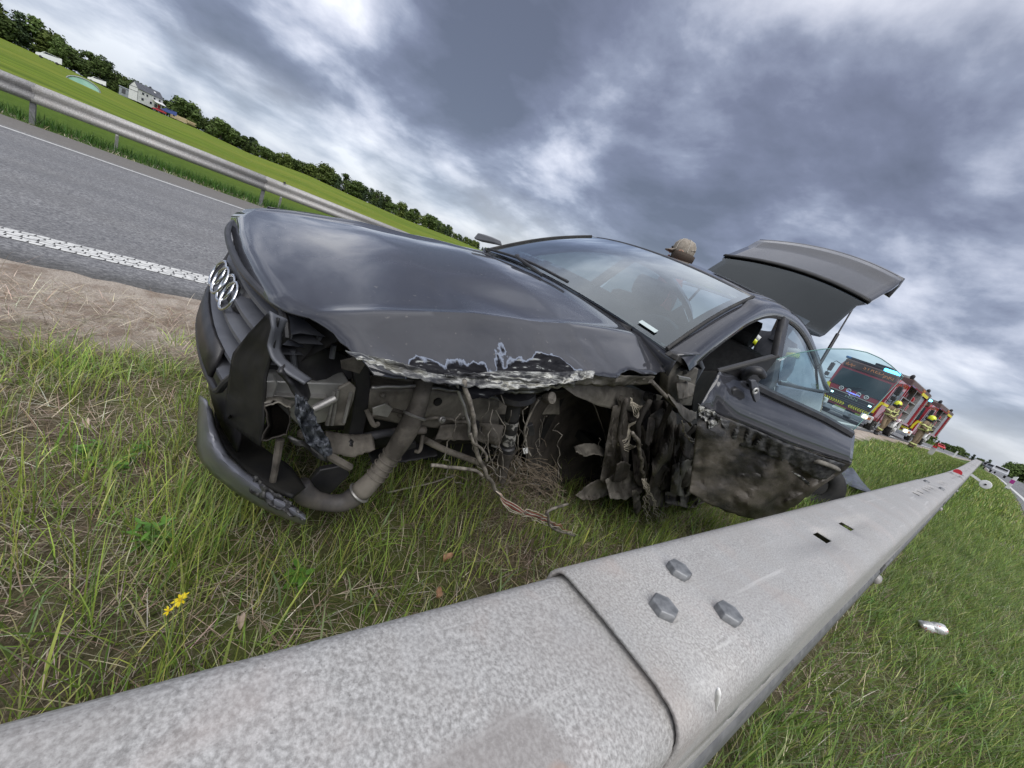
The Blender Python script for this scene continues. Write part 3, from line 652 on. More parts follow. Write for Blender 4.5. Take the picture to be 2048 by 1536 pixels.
# crushed can
g = wz(1860, 1258, .05); b = MB(); Mx = Matrix.Rotation(.5, 3, 'Z')@Matrix.Rotation(1.0, 3, 'Y')
prof = [(.022, 0), (.027, .004), (.033, .014), (.033, .05), (.030, .06), (.033, .075), (.033, .108), (.027, .118), (.024, .122), (.001, .118)]
b.lathe(prof, 24, Mx)
b.v = [tuple(Vector(q)*1.0+Vector((0, 0, 0))+Vector(mnoise.noise_vector(Vector(q)*45))*.005) for q in b.v]
m, t, p, out = newmat('can_print'); co = objco(t); n_ = tnoise(t, co, 34, 5, .6)
p.inputs['Metallic'].default_value = .55; p.inputs['Roughness'].default_value = .4
t.links.new(ramp(t, n_, [(.40, (.45, .46, .46)), (.5, (.72, .72, .72)), (.58, (.75, .74, .73)), (.60, (.55, .04, .05)), (.66, (.6, .3, .3)), (.68, (.7, .7, .7))]), p.inputs['Base Color'])
o = b.build('drink_can', m, smooth=35, loc=(g[0]-.04, g[1], .03)); o.scale = (1.0, 1.0, .9); tag(o, 'crushed silver drink can with red print lying in the grass right of the guardrail', 'can')
# ------------------------------------------------------------------ the wrecked car (built in its own frame: x forward, y to its left, z up)
def rotm(yaw, pitch, roll):
    cy_, sy, cp, sp, cr, sr = math.cos(yaw), math.sin(yaw), math.cos(pitch), math.sin(pitch), math.cos(roll), math.sin(roll)
    return np.array([[cy_, -sy, 0], [sy, cy_, 0], [0, 0, 1]])@np.array([[cp, 0, sp], [0, 1, 0], [-sp, 0, cp]])@np.array([[1, 0, 0], [0, cr, -sr], [0, sr, cr]])
CM = rotm(-1.499, .035, -.064); CT = np.array([-1.584, .929, .075])
car = empty('wrecked_car', label='dark grey crashed hatchback with torn-off left front wing, open driver door and raised tailgate', cat='car')
mw = Matrix.Identity(4)
for i in range(3):
    for j in range(3): mw[i][j] = CM[i][j]
    mw[i][3] = CT[i]
car.matrix_world = mw
EYC = CM.T@(EYE-CT)
def csight(u, v): return CM.T@(RC@cray(u, v))
def un(u, v, ax, val):
    d = csight(u, v); i = 'xyz'.index(ax); return EYC+(val-EYC[i])/d[i]*d
def to_w(p): return CM@np.asarray(p)+CT
def un_g(u, v, h=.02):
    g = wz(u, v, h); return CM.T@(g-CT)
XB = lambda y: .90-.30*(abs(y)/.85)**2.5
def hitx(u, v, off=0.0):
    d = csight(u, v); ts = np.linspace(.3, 4, 600); P = EYC+ts[:, None]*d
    fv = P[:, 0]-(.90-.30*(np.abs(P[:, 1])/.85)**2.5)-off; k = np.where(fv[1:]*fv[:-1] < 0)[0]
    if len(k) == 0: return un(u, v, 'y', .5)
    k = k[0]; t_ = ts[k]+(ts[k+1]-ts[k])*fv[k]/(fv[k]-fv[k+1]); return EYC+t_*d
DP0 = np.array([-.50, .86, 0.0]); DD = np.array([-.938, .347, 0.0]); DN = np.array([.347, .938, 0.0])
def und(u, v, off=0.0):
    d = csight(u, v); return EYC+(off-DN@(EYC-DP0))/(DN@d)*d
def nz(p, s, seed=0.0): return mnoise.fractal(Vector((p[0]*s+seed, p[1]*s+seed*1.7, p[2]*s)), 0.9, 2.0, 4)
def lofted(edges, n, rows, place):
    """sheet through pixel polylines `edges` (top to bottom); place(u, v, s, t) gives the point in the car frame"""
    E_ = [resample(e, n) for e in edges]; ne = len(E_)-1; out = []
    for r in range(rows+1):
        t = r/rows; k = min(int(t*ne), ne-1); f = t*ne-k
        out.append([place(*(E_[k][i]*(1-f)+E_[k+1][i]*f), i/(n-1), t) for i in range(n)])
    return out
def folds(p, s, seed=0.0):
    # creased sheet: a few families of straight folds, bent a little
    r_ = random.Random(int(seed*7)+3); p = np.asarray(p, float); w_ = np.array(mnoise.noise_vector(Vector(p*s*.35+seed)))*.5; h = 0.0
    for k in range(4):
        d = np.array([r_.gauss(0, 1), r_.gauss(0, 1), r_.gauss(0, 1)]); d /= np.linalg.norm(d); f = s*(.35+.35*k); q = float(d@(p+w_/s))*f+r_.random(); h += (abs((q % 1.0)-.5)*4-1)/(1+.8*k)
    return h*.5
def jag(poly, n, amp, seed):
    P = resample(poly, n); return [(u+amp*mnoise.noise((k*.9+seed, seed, 0)), v+amp*1.2*mnoise.noise((k*1.3+seed, 5+seed, 0))+amp*.6*mnoise.noise((k*3.1, seed, 9))) for k, (u, v) in enumerate(P)]

# --- materials of the car
def paintmat(name, scrape=None):
    m, t, p, out = newmat(name); co = objco(t)
    p.inputs['Metallic'].default_value = 0; p.inputs['Specular IOR Level'].default_value = 0.05; p.inputs['Roughness'].default_value = .4; p.inputs['Coat Weight'].default_value = 1; p.inputs['Coat Roughness'].default_value = .015; p.inputs['Coat IOR'].default_value = 1.6
    n = tnoise(t, co, 3.0, 6, .65); nf = tnoise(t, co, 180, 3, .6); spk = tnoise(t, co, 55, 2, .5)
    c = ramp(t, n, [(.4, (.032, .033, .039)), (.62, (.044, .045, .052))])
    dust = ramp(t, spk, [(.70, (0, 0, 0)), (.76, (.45, .45, .45))]); c = mixc(t, dust, c, (.16, .15, .14))
    rr = ramp(t, n, [(.35, (.28, .28, .28)), (.65, (.42, .42, .42))])
    met = .55
    if scrape == 'hood':
        sp = t.nodes.new('ShaderNodeSeparateXYZ'); t.links.new(co, sp.inputs[0])
        mp = t.nodes.new('ShaderNodeMapping'); mp.inputs['Scale'].default_value = (1, 1, .5); t.links.new(co, mp.inputs[0])
        w1 = tnoise(t, mp.outputs[0], 5.5, 2, .5, 1.2); w2 = tnoise(t, mp.outputs[0], 30, 5, .65)
        # distance in from the torn edge, in metres, only along the crushed stretch
        d = mth(t, 'ADD', mth(t, 'SUBTRACT', sp.outputs[1], .655), mth(t, 'ADD', mth(t, 'MULTIPLY', mth(t, 'SUBTRACT', w1, .5), .26), mth(t, 'MULTIPLY', mth(t, 'SUBTRACT', w2, .5), .06)))
        a = t.nodes.new('ShaderNodeMapRange'); a.inputs[1].default_value = .62; a.inputs[2].default_value = .54; t.links.new(sp.outputs[0], a.inputs[0])
        b_ = t.nodes.new('ShaderNodeMapRange'); b_.inputs[1].default_value = -.12; b_.inputs[2].default_value = .06; t.links.new(sp.outputs[0], b_.inputs[0])
        d = mth(t, 'ADD', d, mth(t, 'MULTIPLY', mth(t, 'SUBTRACT', mth(t, 'MULTIPLY', a.outputs[0], b_.outputs[0]), 1.0), .2))
        d = mth(t, 'ADD', mth(t, 'MULTIPLY', d, 3.2), .5)
        mp2 = t.nodes.new('ShaderNodeMapping'); mp2.inputs['Scale'].default_value = (9, 60, 60); mp2.inputs['Rotation'].default_value = (0, 0, .12); t.links.new(co, mp2.inputs[0]); st = tnoise(t, mp2.outputs[0], 1.0, 6, .6, .4)
        black = ramp(t, st, [(.40, (.008, .008, .010)), (.58, (.022, .022, .025)), (.64, (.30, .31, .30)), (.70, (.03, .03, .033))])
        alum = ramp(t, st, [(.35, (.02, .02, .02)), (.5, (.10, .10, .10)), (.58, (.55, .55, .52)), (.68, (.20, .19, .15))])
        inner = mixc(t, ramp(t, d, [(.90, (0, 0, 0)), (.98, (.8, .8, .8))]), black, alum)
        edgec = mixc(t, ramp(t, d, [(.505, (0, 0, 0)), (.53, (1, 1, 1))]), (.20, .225, .28), inner)
        msk = ramp(t, d, [(.485, (0, 0, 0)), (.495, (1, 1, 1))])
        c = mixc(t, msk, c, edgec)
        rr = mixc(t, msk, rr, (.6, .6, .6)); inv = mth(t, 'SUBTRACT', 1.0, msk)
        t.links.new(inv, p.inputs['Coat Weight'])
    t.links.new(c, p.inputs['Base Color']); t.links.new(rr, p.inputs['Roughness'])
    return m
M_paint = paintmat('grey_car_paint'); M_hood = paintmat('bonnet_paint', 'hood')
M_scrape = mat('scraped_plastic', (.022, .022, .024), .55, col2=(.12, .118, .115), scale=1.0, lo=.42, hi=.72, bump=.6, bscale=2, stretch=(14, 60, 60), dist=.004)
def torn():
    m, t, p, out = newmat('torn_metal'); co = objco(t)
    mp = t.nodes.new('ShaderNodeMapping'); mp.inputs['Scale'].default_value = (5, 30, 42); mp.inputs['Rotation'].default_value = (0, .1, .15); t.links.new(co, mp.inputs[0])
    st = tnoise(t, mp.outputs[0], 1.2, 7, .65, .5); n2 = tnoise(t, co, 16, 4, .6, .5)
    c = ramp(t, st, [(.36, (.012, .012, .014)), (.45, (.05, .05, .053)), (.50, (.16, .16, .15)), (.55, (.52, .52, .49)), (.59, (.28, .27, .22)), (.65, (.05, .05, .05)), (.74, (.34, .34, .32))])
    c = mixc(t, ramp(t, n2, [(.52, (.0, .0, .0)), (.62, (.85, .85, .85))]), c, ramp(t, st, [(.4, (.015, .015, .018)), (.6, (.07, .07, .075)), (.68, (.5, .5, .48))]))
    t.links.new(c, p.inputs['Base Color']); p.inputs['Roughness'].default_value = .45; p.inputs['Metallic'].default_value = .3; bumpn(t, p, st, .8, .006); return m
M_torn = torn()
M_mud = mat('muddy_metal', (.060, .053, .045), .8, col2=(.22, .198, .17), scale=7, bump=.7, bscale=30, dist=.006)
M_mudlight = mat('dusty_panel', (.095, .087, .074), .7, col2=(.24, .222, .192), scale=9, bump=.4, bscale=40, dist=.003)
M_muddark = mat('wheelhouse_liner', (.030, .026, .023), .85, col2=(.085, .073, .062), scale=6, bump=.5, bscale=25)
M_alu = mat('aluminium', (.36, .36, .35), .45, .5, col2=(.50, .50, .48), scale=10, bump=.2)
M_dull = mat('dull_grey_plastic', (.075, .079, .093), .5, col2=(.105, .11, .125), scale=8)
M_hose = mat('intercooler_hose', (.045, .045, .052), .6, col2=(.21, .185, .16), scale=3.2, lo=.42, hi=.62, bump=.4, bscale=40, dist=.003)
M_wire = mat('cable_sheath', (.075, .066, .055), .75, col2=(.26, .235, .20), scale=30)
M_copper = mat('bare_wire', (.62, .56, .46), .6); M_redwire = mat('red_wire', (.35, .06, .05), .6)
M_fabric = mat('seat_fabric', (.018, .018, .020), .9, col2=(.03, .03, .032), scale=30)
M_wind = glassmat('windscreen_glass', (.36, .47, .50), 2.5, 1.6); M_doorgl = glassmat('door_glass', (.68, .85, .86), .08, 1.45)
M_hatchgl = glassmat('tailgate_glass', (.13, .145, .155), .85, 1.55); M_sideg = glassmat('side_glass', (.34, .42, .43), 1.0, 1.5)
M_frit = mat('ceramic_border', (.035, .037, .044), .12, coat=1)

# --- bonnet
ZC = [(-.46, .976), (-.44, .975), (-.07, .942), (.345, .884), (.6, .828), (.7, .800), (.8, .765), (.84, .745), (.87, .70)]
DROPL = [(-.56, .055), (-.5, .075), (-.3, .072), (-.1, .085), (.1, .10), (.25, .125), (.37, .14), (.56, .085), (.67, .05), (.8, .03)]
def hood_z(x, y):
    zc_ = np.interp(x, [q[0] for q in ZC], [q[1] for q in ZC]); cr = .56; a = abs(y)
    d1 = np.interp(x, [-.5, .1, .8], [.045, .045, .006]); z = zc_-d1*min(a/cr, 1)**2
    if a > cr:
        f = (a-cr)/(.72-cr); dl = np.interp(x, [q[0] for q in DROPL], [q[1] for q in DROPL]) if y > 0 else np.interp(x, [-.5, .2, .8], [0.0, .03, .05])
        z -= dl*f**1.15
        if y < 0: z -= .10*max(0, (a-.66)/.08)**2*.4
    z += .018*math.exp(-((a-cr)/.028)**2)*np.interp(x, [-.5, .2, .75], [.35, 1, .3])
    if y > 0: z -= .018*math.exp(-(((y-.40)/.14)**2+((x-.15)/.22)**2))*1.0
    return z
def hood_edge(x):          # torn left border
    return .735+.018*mnoise.noise((x*9, 3.3, 0))+.012*mnoise.noise((x*27, 1.3, 0))-.02*math.exp(-((x-.5)/.06)**2)
def xf(y):
    a = abs(y); return np.interp(a, [0, .2, .42, .5, .6, .74], [.836, .83, .815, .79, .725, .655])
def xr(y): return -.445-.085*(abs(y)/.72)**2
rows = []; nx, ny = 56, 64
for i in range(nx+1):
    row = []
    for j in range(ny+1):
        v = -1+2*j/ny; v = math.copysign(abs(v)**.85, v); y = v*(.735 if v > 0 else .755)
        s = (i/nx)**.8; x = xf(y)+(xr(y)-xf(y))*s
        if v > .8: y += (hood_edge(x)-.735)*(v-.8)/.2
        z = hood_z(x, y)
        if i == 0: z -= .006
        dd_ = math.hypot(x-.60, (y-.655)*1.2); z -= .016*math.exp(-(dd_/.045)**4)
        if y > .57:
            k = min(1, (y-.57)/.1)*float(sstep(-.25, .0, x)); z += k*(.016*nz((x, y, 0), 9, 2)+.010*nz((x, y, 0), 26, 5)); 
        row.append((x, y, z))
    rows.append(row)
b = MB(); b.grid(rows); hood = b.build('hood', M_hood, car, smooth=38, solid=.004, recalc=False, offset=-1)
# torn, folded lower rim of the bonnet
def crumpled(edges, n, rows, y0, y1, amp, scale, seed, rim=None):
    def pl(u, v, s, t):
        a = amp*(.35+.65*math.sin(math.pi*min(1, t*1.0)))
        p = un(u, v, 'y', y0+(y1-y0)*t); return un(u, v, 'y', y0+(y1-y0)*t+a*folds(p, scale, seed)+a*.25*nz(p, scale*1.5, seed+3))
    return lofted(edges, n, rows, pl)
top = [(690, 702), (740, 713), (800, 733), (850, 745), (900, 752), (960, 746), (1000, 741), (1060, 744), (1120, 745), (1190, 741)]
b = MB()
b.grid(crumpled([jag(top, 60, 3.5, 1), jag([(700, 711), (742, 727), (800, 749), (850, 763), (905, 770), (960, 776), (1010, 779), (1070, 778), (1120, 768), (1185, 758)], 60, 7, 2)], 90, 8, .735, .765, .022, 14, 3))
b.build('torn_edge', M_torn, hood, smooth=25, solid=.002, recalc=False)
b = MB()
b.grid(crumpled([jag([(888, 747), (940, 745), (1000, 752), (1060, 757), (1112, 762), (1150, 765)], 40, 3, 6), jag([(893, 756), (925, 768), (987, 782), (1058, 788), (1108, 776), (1150, 772)], 40, 5, 7)], 70, 9, .745, .70, .035, 14, 8))
b.grid(crumpled([jag([(735, 710), (790, 722), (850, 738)], 30, 3, 16), jag([(745, 720), (800, 742), (860, 755)], 30, 5, 17)], 40, 4, .75, .735, .02, 20, 9))
b.build('torn_flap', M_torn, hood, smooth=25, solid=.002, recalc=False)
b = MB()
b.grid(crumpled([jag([(1100, 752), (1160, 748), (1240, 750), (1310, 752)], 30, 2, 26), jag([(1110, 772), (1160, 770), (1225, 772), (1300, 768)], 30, 5, 27)], 50, 5, .70, .66, .03, 12, 18))
b.build('bent_wing_rail', M_mudlight, car, smooth=25, solid=.002, recalc=False)

# --- windscreen
# (cowl follows once the base line is known)
def wbase(y): return np.array([-.505+.075*(1-(y/.70)**2), y, .935+.048*(1-(y/.70)**2)])
def wtop(y): return np.array([-1.235+.10*(1-(y/.59)**2), y, 1.287+.030*(1-(y/.59)**2)])
def wpt(s, t):
    a = wbase(-.70+1.40*s); c_ = wtop(-.60+1.20*s); q = a*(1-t)+c_*t; q[2] += .022*math.sin(math.pi*t); q[0] += .01*math.sin(math.pi*t); return q
def cowl(name, y0, y1, m_):
    rows = []
    for y in np.linspace(y0, y1, 16): a = np.array([xr(y)+.012, y, hood_z(xr(y)+.012, y)-.008]); c_ = wbase(max(-.70, min(.70, y)))+np.array([-.01, y-max(-.70, min(.70, y)), .003 if abs(y) > .5 else -.012]); rows.append([a, a*.5+c_*.5+np.array([0, 0, .004 if abs(y) > .5 else -.01]), c_, c_+np.array([-.12, .02*np.sign(y), .03 if abs(y) > .68 else -.02])])
    b = MB(); b.grid(rows); return b.build(name, m_, car, smooth=180, solid=.003, recalc=False)
cowl('cowl', -.52, .52, M_black); cowl('wing_top', .525, .745, M_paint); cowl('wing_top', -.745, -.525, M_paint)
N = 24; G = [[wpt(j/N, i/N) for j in range(N+1)] for i in range(N+1)]
b = MB(); b.grid(G); wind = b.build('windscreen', M_wind, car, smooth=180, recalc=False)
b = MB(); b.grid([[np.array(q)+np.array([-.004, 0, -.007]) for q in r] for r in G], skip=lambda i, j: 4 <= i < N-1 and 1 <= j < N-1); b.build('black_border', M_frit, wind, smooth=180, recalc=False, solid=.002)
for s_ in (.005, .995):
    b = MB(); b.tube([wpt(s_, k/10)+np.array([.004, 0, .004]) for k in range(11)], .008, 6); b.build('rubber_seal', M_rubber, wind)
b = MB(); b.tube(smooth_path([wbase(-.62)+np.array([.03, 0, .012]), wbase(-.2)+np.array([.01, 0, .02]), wbase(.12)+np.array([.0, 0, .018])], 12), .007, 6)
b.tube(smooth_path([wbase(.02)+np.array([.075, 0, -.004]), wbase(-.25)+np.array([.045, 0, .02]), wbase(-.3)+np.array([.01, 0, .028])], 8), .009, 6); b.build('wiper', M_black, car)
b = MB(); b.prism([wpt(s_, t_)+np.array([.004, 0, .005]) for s_, t_ in ((.875, .045), (.935, .045), (.935, .075), (.875, .075))], (.0005, 0, .001)); b.build('sticker', mat('pale_sticker', (.45, .52, .52), .4), wind)
# --- roof and pillars
RO = [(-.60, .775, .895), (-.80, .735, 1.0), (-1.0, .700, 1.095), (-1.2, .668, 1.18), (-1.45, .640, 1.25), (-1.75, .622, 1.288), (-2.1, .615, 1.292), (-2.45, .622, 1.255), (-2.8, .640, 1.185), (-3.1, .665, 1.105), (-3.4, .70, 1.01), (-3.62, .74, .95)]
RI = [(-.505, .705, .937), (-.71, .672, 1.045), (-.92, .645, 1.145), (-1.08, .625, 1.215), (-1.24, .60, 1.290), (-1.65, .568, 1.343), (-2.05, .560, 1.348), (-2.42, .570, 1.315), (-2.8, .595, 1.235), (-3.12, .625, 1.15), (-3.42, .67, 1.04), (-3.66, .72, .965)]
def rail_strip(sg, name):
    A = smooth_path([(x, sg*y, z) for x, y, z in RI], 60); B_ = smooth_path([(x, sg*y, z) for x, y, z in RO], 60)
    rows = []
    for a, c_ in zip(A, B_):
        a, c_ = np.array(a), np.array(c_); mid = (a+c_)/2+np.array([.004, sg*.014, .014]); inn = c_+np.array([0, -sg*.05, -.02]); r2 = a+np.array([-.01, -sg*.03, -.045])
        rows.append([r2, a+np.array([0, -sg*.012, -.004]), a, a*.72+c_*.28+np.array([.003, sg*.011, .011]), mid, a*.25+c_*.75+np.array([.003, sg*.010, .009]), c_, c_+np.array([0, -sg*.006, -.012]), inn])
    b = MB(); b.grid(rows); return b.build(name, M_paint, car, smooth=50, recalc=False)
rail_strip(1, 'roof_rail'); rail_strip(-1, 'roof_rail')
A = smooth_path([(x, y, z) for x, y, z in RO], 60)
b = MB(); b.tube([np.array(q)+np.array([0, -.012, -.014]) for q in A], .010, 6); b.build('door_seal', M_rubber, car)
rows = []
RIx = np.array(RI)
for i in range(15):
    x = -1.24-(2.40-1.24)*i/14; yi = np.interp(-x, -RIx[:, 0], RIx[:, 1]); zi = np.interp(-x, -RIx[:, 0], RIx[:, 2])
    rows.append([(x+(.10*(1-(s)**2) if i == 0 else .10*(1-s*s)*(1-i/14)), s*yi, zi+.034*(1-s*s)) for s in np.linspace(-1, 1, 17)])
b = MB(); b.grid(rows); b.build('roof', M_paint, car, smooth=180, solid=.02, recalc=False, offset=-1)
# --- body sides from the B-pillar back, both sides; whole right side
def side_panel(sg, x0, x1, name):
    rows = []
    for x in np.linspace(x0, x1, 24):
        tail = float(sstep(-3.3, -3.8, x)); front = float(sstep(.3, .75, x)); belt = np.interp(x, [-3.75, -2, -.5, .6], [.955, .935, .895, .80]); yb = np.interp(x, [-3.75, -3.2, -2.4, -.5, .7], [.735, .775, .80, .80, .78])-.2*front*front
        col_ = []
        for k, (f, dy) in enumerate(((0, -.03), (.02, 0), (.18, .05), (.34, .085), (.5, .10), (.7, .105), (.9, .085), (1.0, .03))):
            z = belt+(.20-belt)*f; col_.append((x, sg*(yb+dy-.06*tail), z))
        rows.append(col_)
    def skip(i, j):
        x = (rows[i][0][0]+rows[i+1][0][0])/2; z = (rows[i][j][2]+rows[i][j+1][2])/2
        return any(math.hypot(x-cx_, z-.30) < .345 for cx_ in (-2.81, 0.0))
    b = MB(); b.grid(rows, skip=skip); return b.build(name, M_paint, car, smooth=35, solid=.004, recalc=False)
side_panel(1, -1.70, -3.75, 'rear_side_panel'); side_panel(-1, -.45, -3.75, 'side_panel'); side_panel(-1, .68, -.45, 'front_wing')
def bpillar(sg):
    b = MB(); P = [np.array([-1.78, .62*sg, 1.285]), np.array([-1.72, .70*sg, 1.12]), np.array([-1.66, .79*sg, .93]), np.array([-1.62, .84*sg, .60]), np.array([-1.60, .84*sg, .22])]
    rows = [[q+np.array([.05, -.03*sg, 0]), q+np.array([.045, 0, 0]), q+np.array([-.045, .0, 0]), q+np.array([-.05, -.04*sg, 0])] for q in P]
    b.grid(rows); return b.build('centre_pillar', M_black, car, solid=.01, recalc=False)
bpillar(1); bpillar(-1)
def cq(sg, name, xs_, m_, inset=0.0):
    R_ = np.array(RO); rows = []
    for x in np.linspace(*xs_, 12):
        yo = np.interp(-x, -R_[:, 0], R_[:, 1]); zo = np.interp(-x, -R_[:, 0], R_[:, 2]); belt = np.interp(x, [-3.75, -2, -.5], [.955, .935, .895]); yb = np.interp(x, [-3.75, -3.2, -2.4, -.5], [.735, .775, .80, .80])
        rows.append([(x, sg*(yo-inset+(yb-yo)*t), zo-.012+(belt+.004-zo)*t) for t in np.linspace(0, 1, 5)])
    b = MB(); b.grid(rows); return b.build(name, m_, car, smooth=180, recalc=False)
cq(1, 'rear_side_window', (-1.80, -3.0), M_sideg, .012); cq(-1, 'rear_side_window', (-1.80, -3.0), M_sideg, .012); cq(-1, 'front_side_window', (-.72, -1.72), M_sideg, .012)
cq(1, 'rear_pillar', (-3.0, -3.62), M_paint); cq(-1, 'rear_pillar', (-3.0, -3.62), M_paint)
b = MB(); b.tube([(x, .806 if x > -3.2 else .78, z) for x, z in ((-1.72, .942), (-2.4, .946), (-3.3, .958))], .011, 6); b.build('belt_trim', M_black, car)
M_greymir = mat('mirror_grey', (.16, .165, .18), .4, col2=(.12, .125, .135), scale=9)
# mirror of the far side, seen over the bonnet
b = MB(); P = [un(u, v, 'y', -.88) for u, v in ((945, 478), (956, 464), (985, 474), (990, 487))]; b.prism(P, (-.09, -.02, 0)); b.build('door_mirror', M_greymir, car, bevel=.008)
# --- floor, bulkhead, cabin
b = MB(); b.box((-2.35, 0, .19), (2.8, 1.3, .05)); b.build('floor_pan', M_dark, car, smooth=0)
b = MB(); b.box((-.52, -.20, .52), (.05, 1.05, .70)); b.build('bulkhead', M_dark, car, smooth=0)
b = MB(); b.box((-3.75, 0, .45), (.05, 1.45, .55)); b.build('rear_panel', M_black, car, bevel=.01)
b = MB(); b.box((-2.5, .76, .24), (2.3, .08, .12)); b.build('sill', M_mud, car, bevel=.02)
rows = [[(-.53-.01*abs(s), s*.66, .90), (-.66, s*.66, .925+.02*(1-s*s)), (-.85, s*.66, .935+.02*(1-s*s)), (-1.0, s*.66, .88), (-1.02, s*.66, .62)] for s in np.linspace(-1, 1, 13)]
b = MB(); b.grid(rows); b.build('dashboard', M_dull, car, solid=.02, recalc=False)
Mx = Matrix.Rotation(math.radians(-62), 3, 'Y'); b = MB(); b.torus((-1.06, .36, .86), .175, .014, Mx, 32, 8)
for a in (.0, 2.3, 4.0): b.tube([Vector((-1.06, .36, .86)), Vector((-1.06, .36, .86))+Mx@Vector((.17*math.cos(a), .17*math.sin(a), 0))], .016, 6)
b.lathe([(.06, -.012), (.06, .012), (.03, .022)], 14, Mx, (-1.06, .36, .86)); b.build('steering_wheel', M_dull, car)
def seat(x, y, back):
    P = lambda pts: [np.array([x+a, y, z]) for a, z in pts]
    b = MB(); rows = []
    for s in np.linspace(-1, 1, 9):
        e = 1-.12*abs(s)**4; rows.append([(x+a*e, y+s*.25, z-(.02*s*s)) for a, z in ((.48, .30), (.50, .46), (.30, .53), (.0, .49), (-.06, .52), (-.16, .78), (-.25, 1.02), (-.32, 1.04), (-.33, .98), (-.24, .70), (-.16, .35))])
    b.grid(rows); o = b.build('seat', M_fabric, car, smooth=180, solid=.02, recalc=False)
    b = MB(); rows = []
    for k in range(9):
        a = 2*math.pi*k/8; rows.append([(x-.31+.05*math.cos(a)-.03*(zz-1.1), y+s*.135*(1-.15*abs(math.sin(a)*0)), 1.13+.085*math.sin(a)) for s, zz in zip(np.linspace(-1, 1, 5), [1.1]*5)])
    b.grid(rows); b.tube([(x-.3, y-.05, .98), (x-.31, y-.05, 1.1)], .007, 6); b.tube([(x-.3, y+.05, .98), (x-.31, y+.05, 1.1)], .007, 6); b.build('headrest', M_fabric, o, smooth=60, solid=.01, recalc=False)
seat(-1.55, .36, 0); seat(-1.55, -.36, 0)
b = MB(); b.box((-2.75, 0, .66), (.16, 1.2, .55), taper=.9); b.box((-2.5, 0, .40), (.55, 1.2, .2)); b.build('rear_bench', M_fabric, car, bevel=.04)
# --- tailgate, raised
hp = lambda u, v, y: un(u, v, 'y', y)
def hatch_pt(s, t):          # s across (-1 right .. 1 left), t 0 hinge .. 1 lower lip (now the highest point)
    w_ = np.interp(t, [0, .14, .62, .64, .97, 1], [.55, .615, .60, .64, .65, .64]); y = s*w_
    prof = [(0, -2.52, 1.30), (.14, -2.78, 1.335), (.62, -3.20, 1.70), (.66, -3.24, 1.725), (.9, -3.62, 1.94), (1.0, -3.77, 2.055)]
    x = np.interp(t, [q[0] for q in prof], [q[1] for q in prof]); z = np.interp(t, [q[0] for q in prof], [q[2] for q in prof])
    cr = 1-s*s; return np.array([x-.12*cr*t, y, z+.105*cr*(.3+.7*t)])
def hgrid(t0, t1, n=10, m_=16, dz=0.0, s0=-1, s1=1): return [[hatch_pt(s, t)+np.array([0, 0, dz]) for s in np.linspace(s0, s1, m_+1)] for t in np.linspace(t0, t1, n+1)]
b = MB(); b.grid(hgrid(.665, 1.0)); b.grid([[hatch_pt(s, 1.0), hatch_pt(s, 1.0)+np.array([-.03, 0, -.05]), hatch_pt(s, 1.0)+np.array([.02, 0, -.16])] for s in np.linspace(-1, 1, 17)]); hatch = b.build('tailgate', M_paint, car, smooth=60, solid=.03, recalc=False, offset=-1)
b = MB(); b.grid(hgrid(.0, .655, dz=-.006)); b.build('tailgate_glass', M_hatchgl, hatch, smooth=180, recalc=False)
b = MB(); G_ = hgrid(.02, .64, 12, 16, -.016); b.grid(G_, skip=lambda i, j: 3 <= i < 5 and 1 <= j < 15 and False or (1 <= i < 4 and 2 <= j < 14)); b.build('glass_border', M_frit, hatch, smooth=180, recalc=False, solid=.003)
b = MB(); b.grid([[hatch_pt(s, .645)+np.array([0, 0, .0]), hatch_pt(s, .67)+np.array([0, 0, .001])] for s in np.linspace(-1.005, 1.005, 17)]); b.build('gap_seal', M_dark, hatch, smooth=180, recalc=False, solid=.012)
for sg in (1, -1):
    b = MB(); P0 = np.array([-3.05, sg*.66, 1.10]); P1 = hatch_pt(sg*.97, .60)+np.array([0, 0, -.03]); Q = P0*.45+P1*.55
    b.tube([P0, Q], .013, 8); b.tube([Q, P1], .006, 8); b.build('gas_strut', M_black, hatch)
# --- wheels that are still on
def wheel(x, y, name='wheel'):
    sg = 1 if y > 0 else -1; My = Matrix.Rotation(math.pi/2, 3, 'X')
    b = MB(); b.lathe([(.21, -.10), (.30, -.11), (.325, -.09), (.33, 0), (.325, .09), (.30, .11), (.21, .10)], 36, My, (x, y, .30), cap=False); o = b.build('wheel', M_rubber, car, smooth=40)
    b = MB(); b.lathe([(.21, -.09), (.20, .06), (.05, .03)], 30, My, (x, y, .30))
    for k in range(5):
        a = 2*math.pi*k/5; b.tube([(x, y+sg*.08, .30), (x+.2*math.cos(a), y+sg*.09, .30+.2*math.sin(a))], .022, 6)
    b.build('rim', M_alu, o, smooth=40)
wheel(-2.81, .80); wheel(-2.81, -.80); wheel(0, -.80)

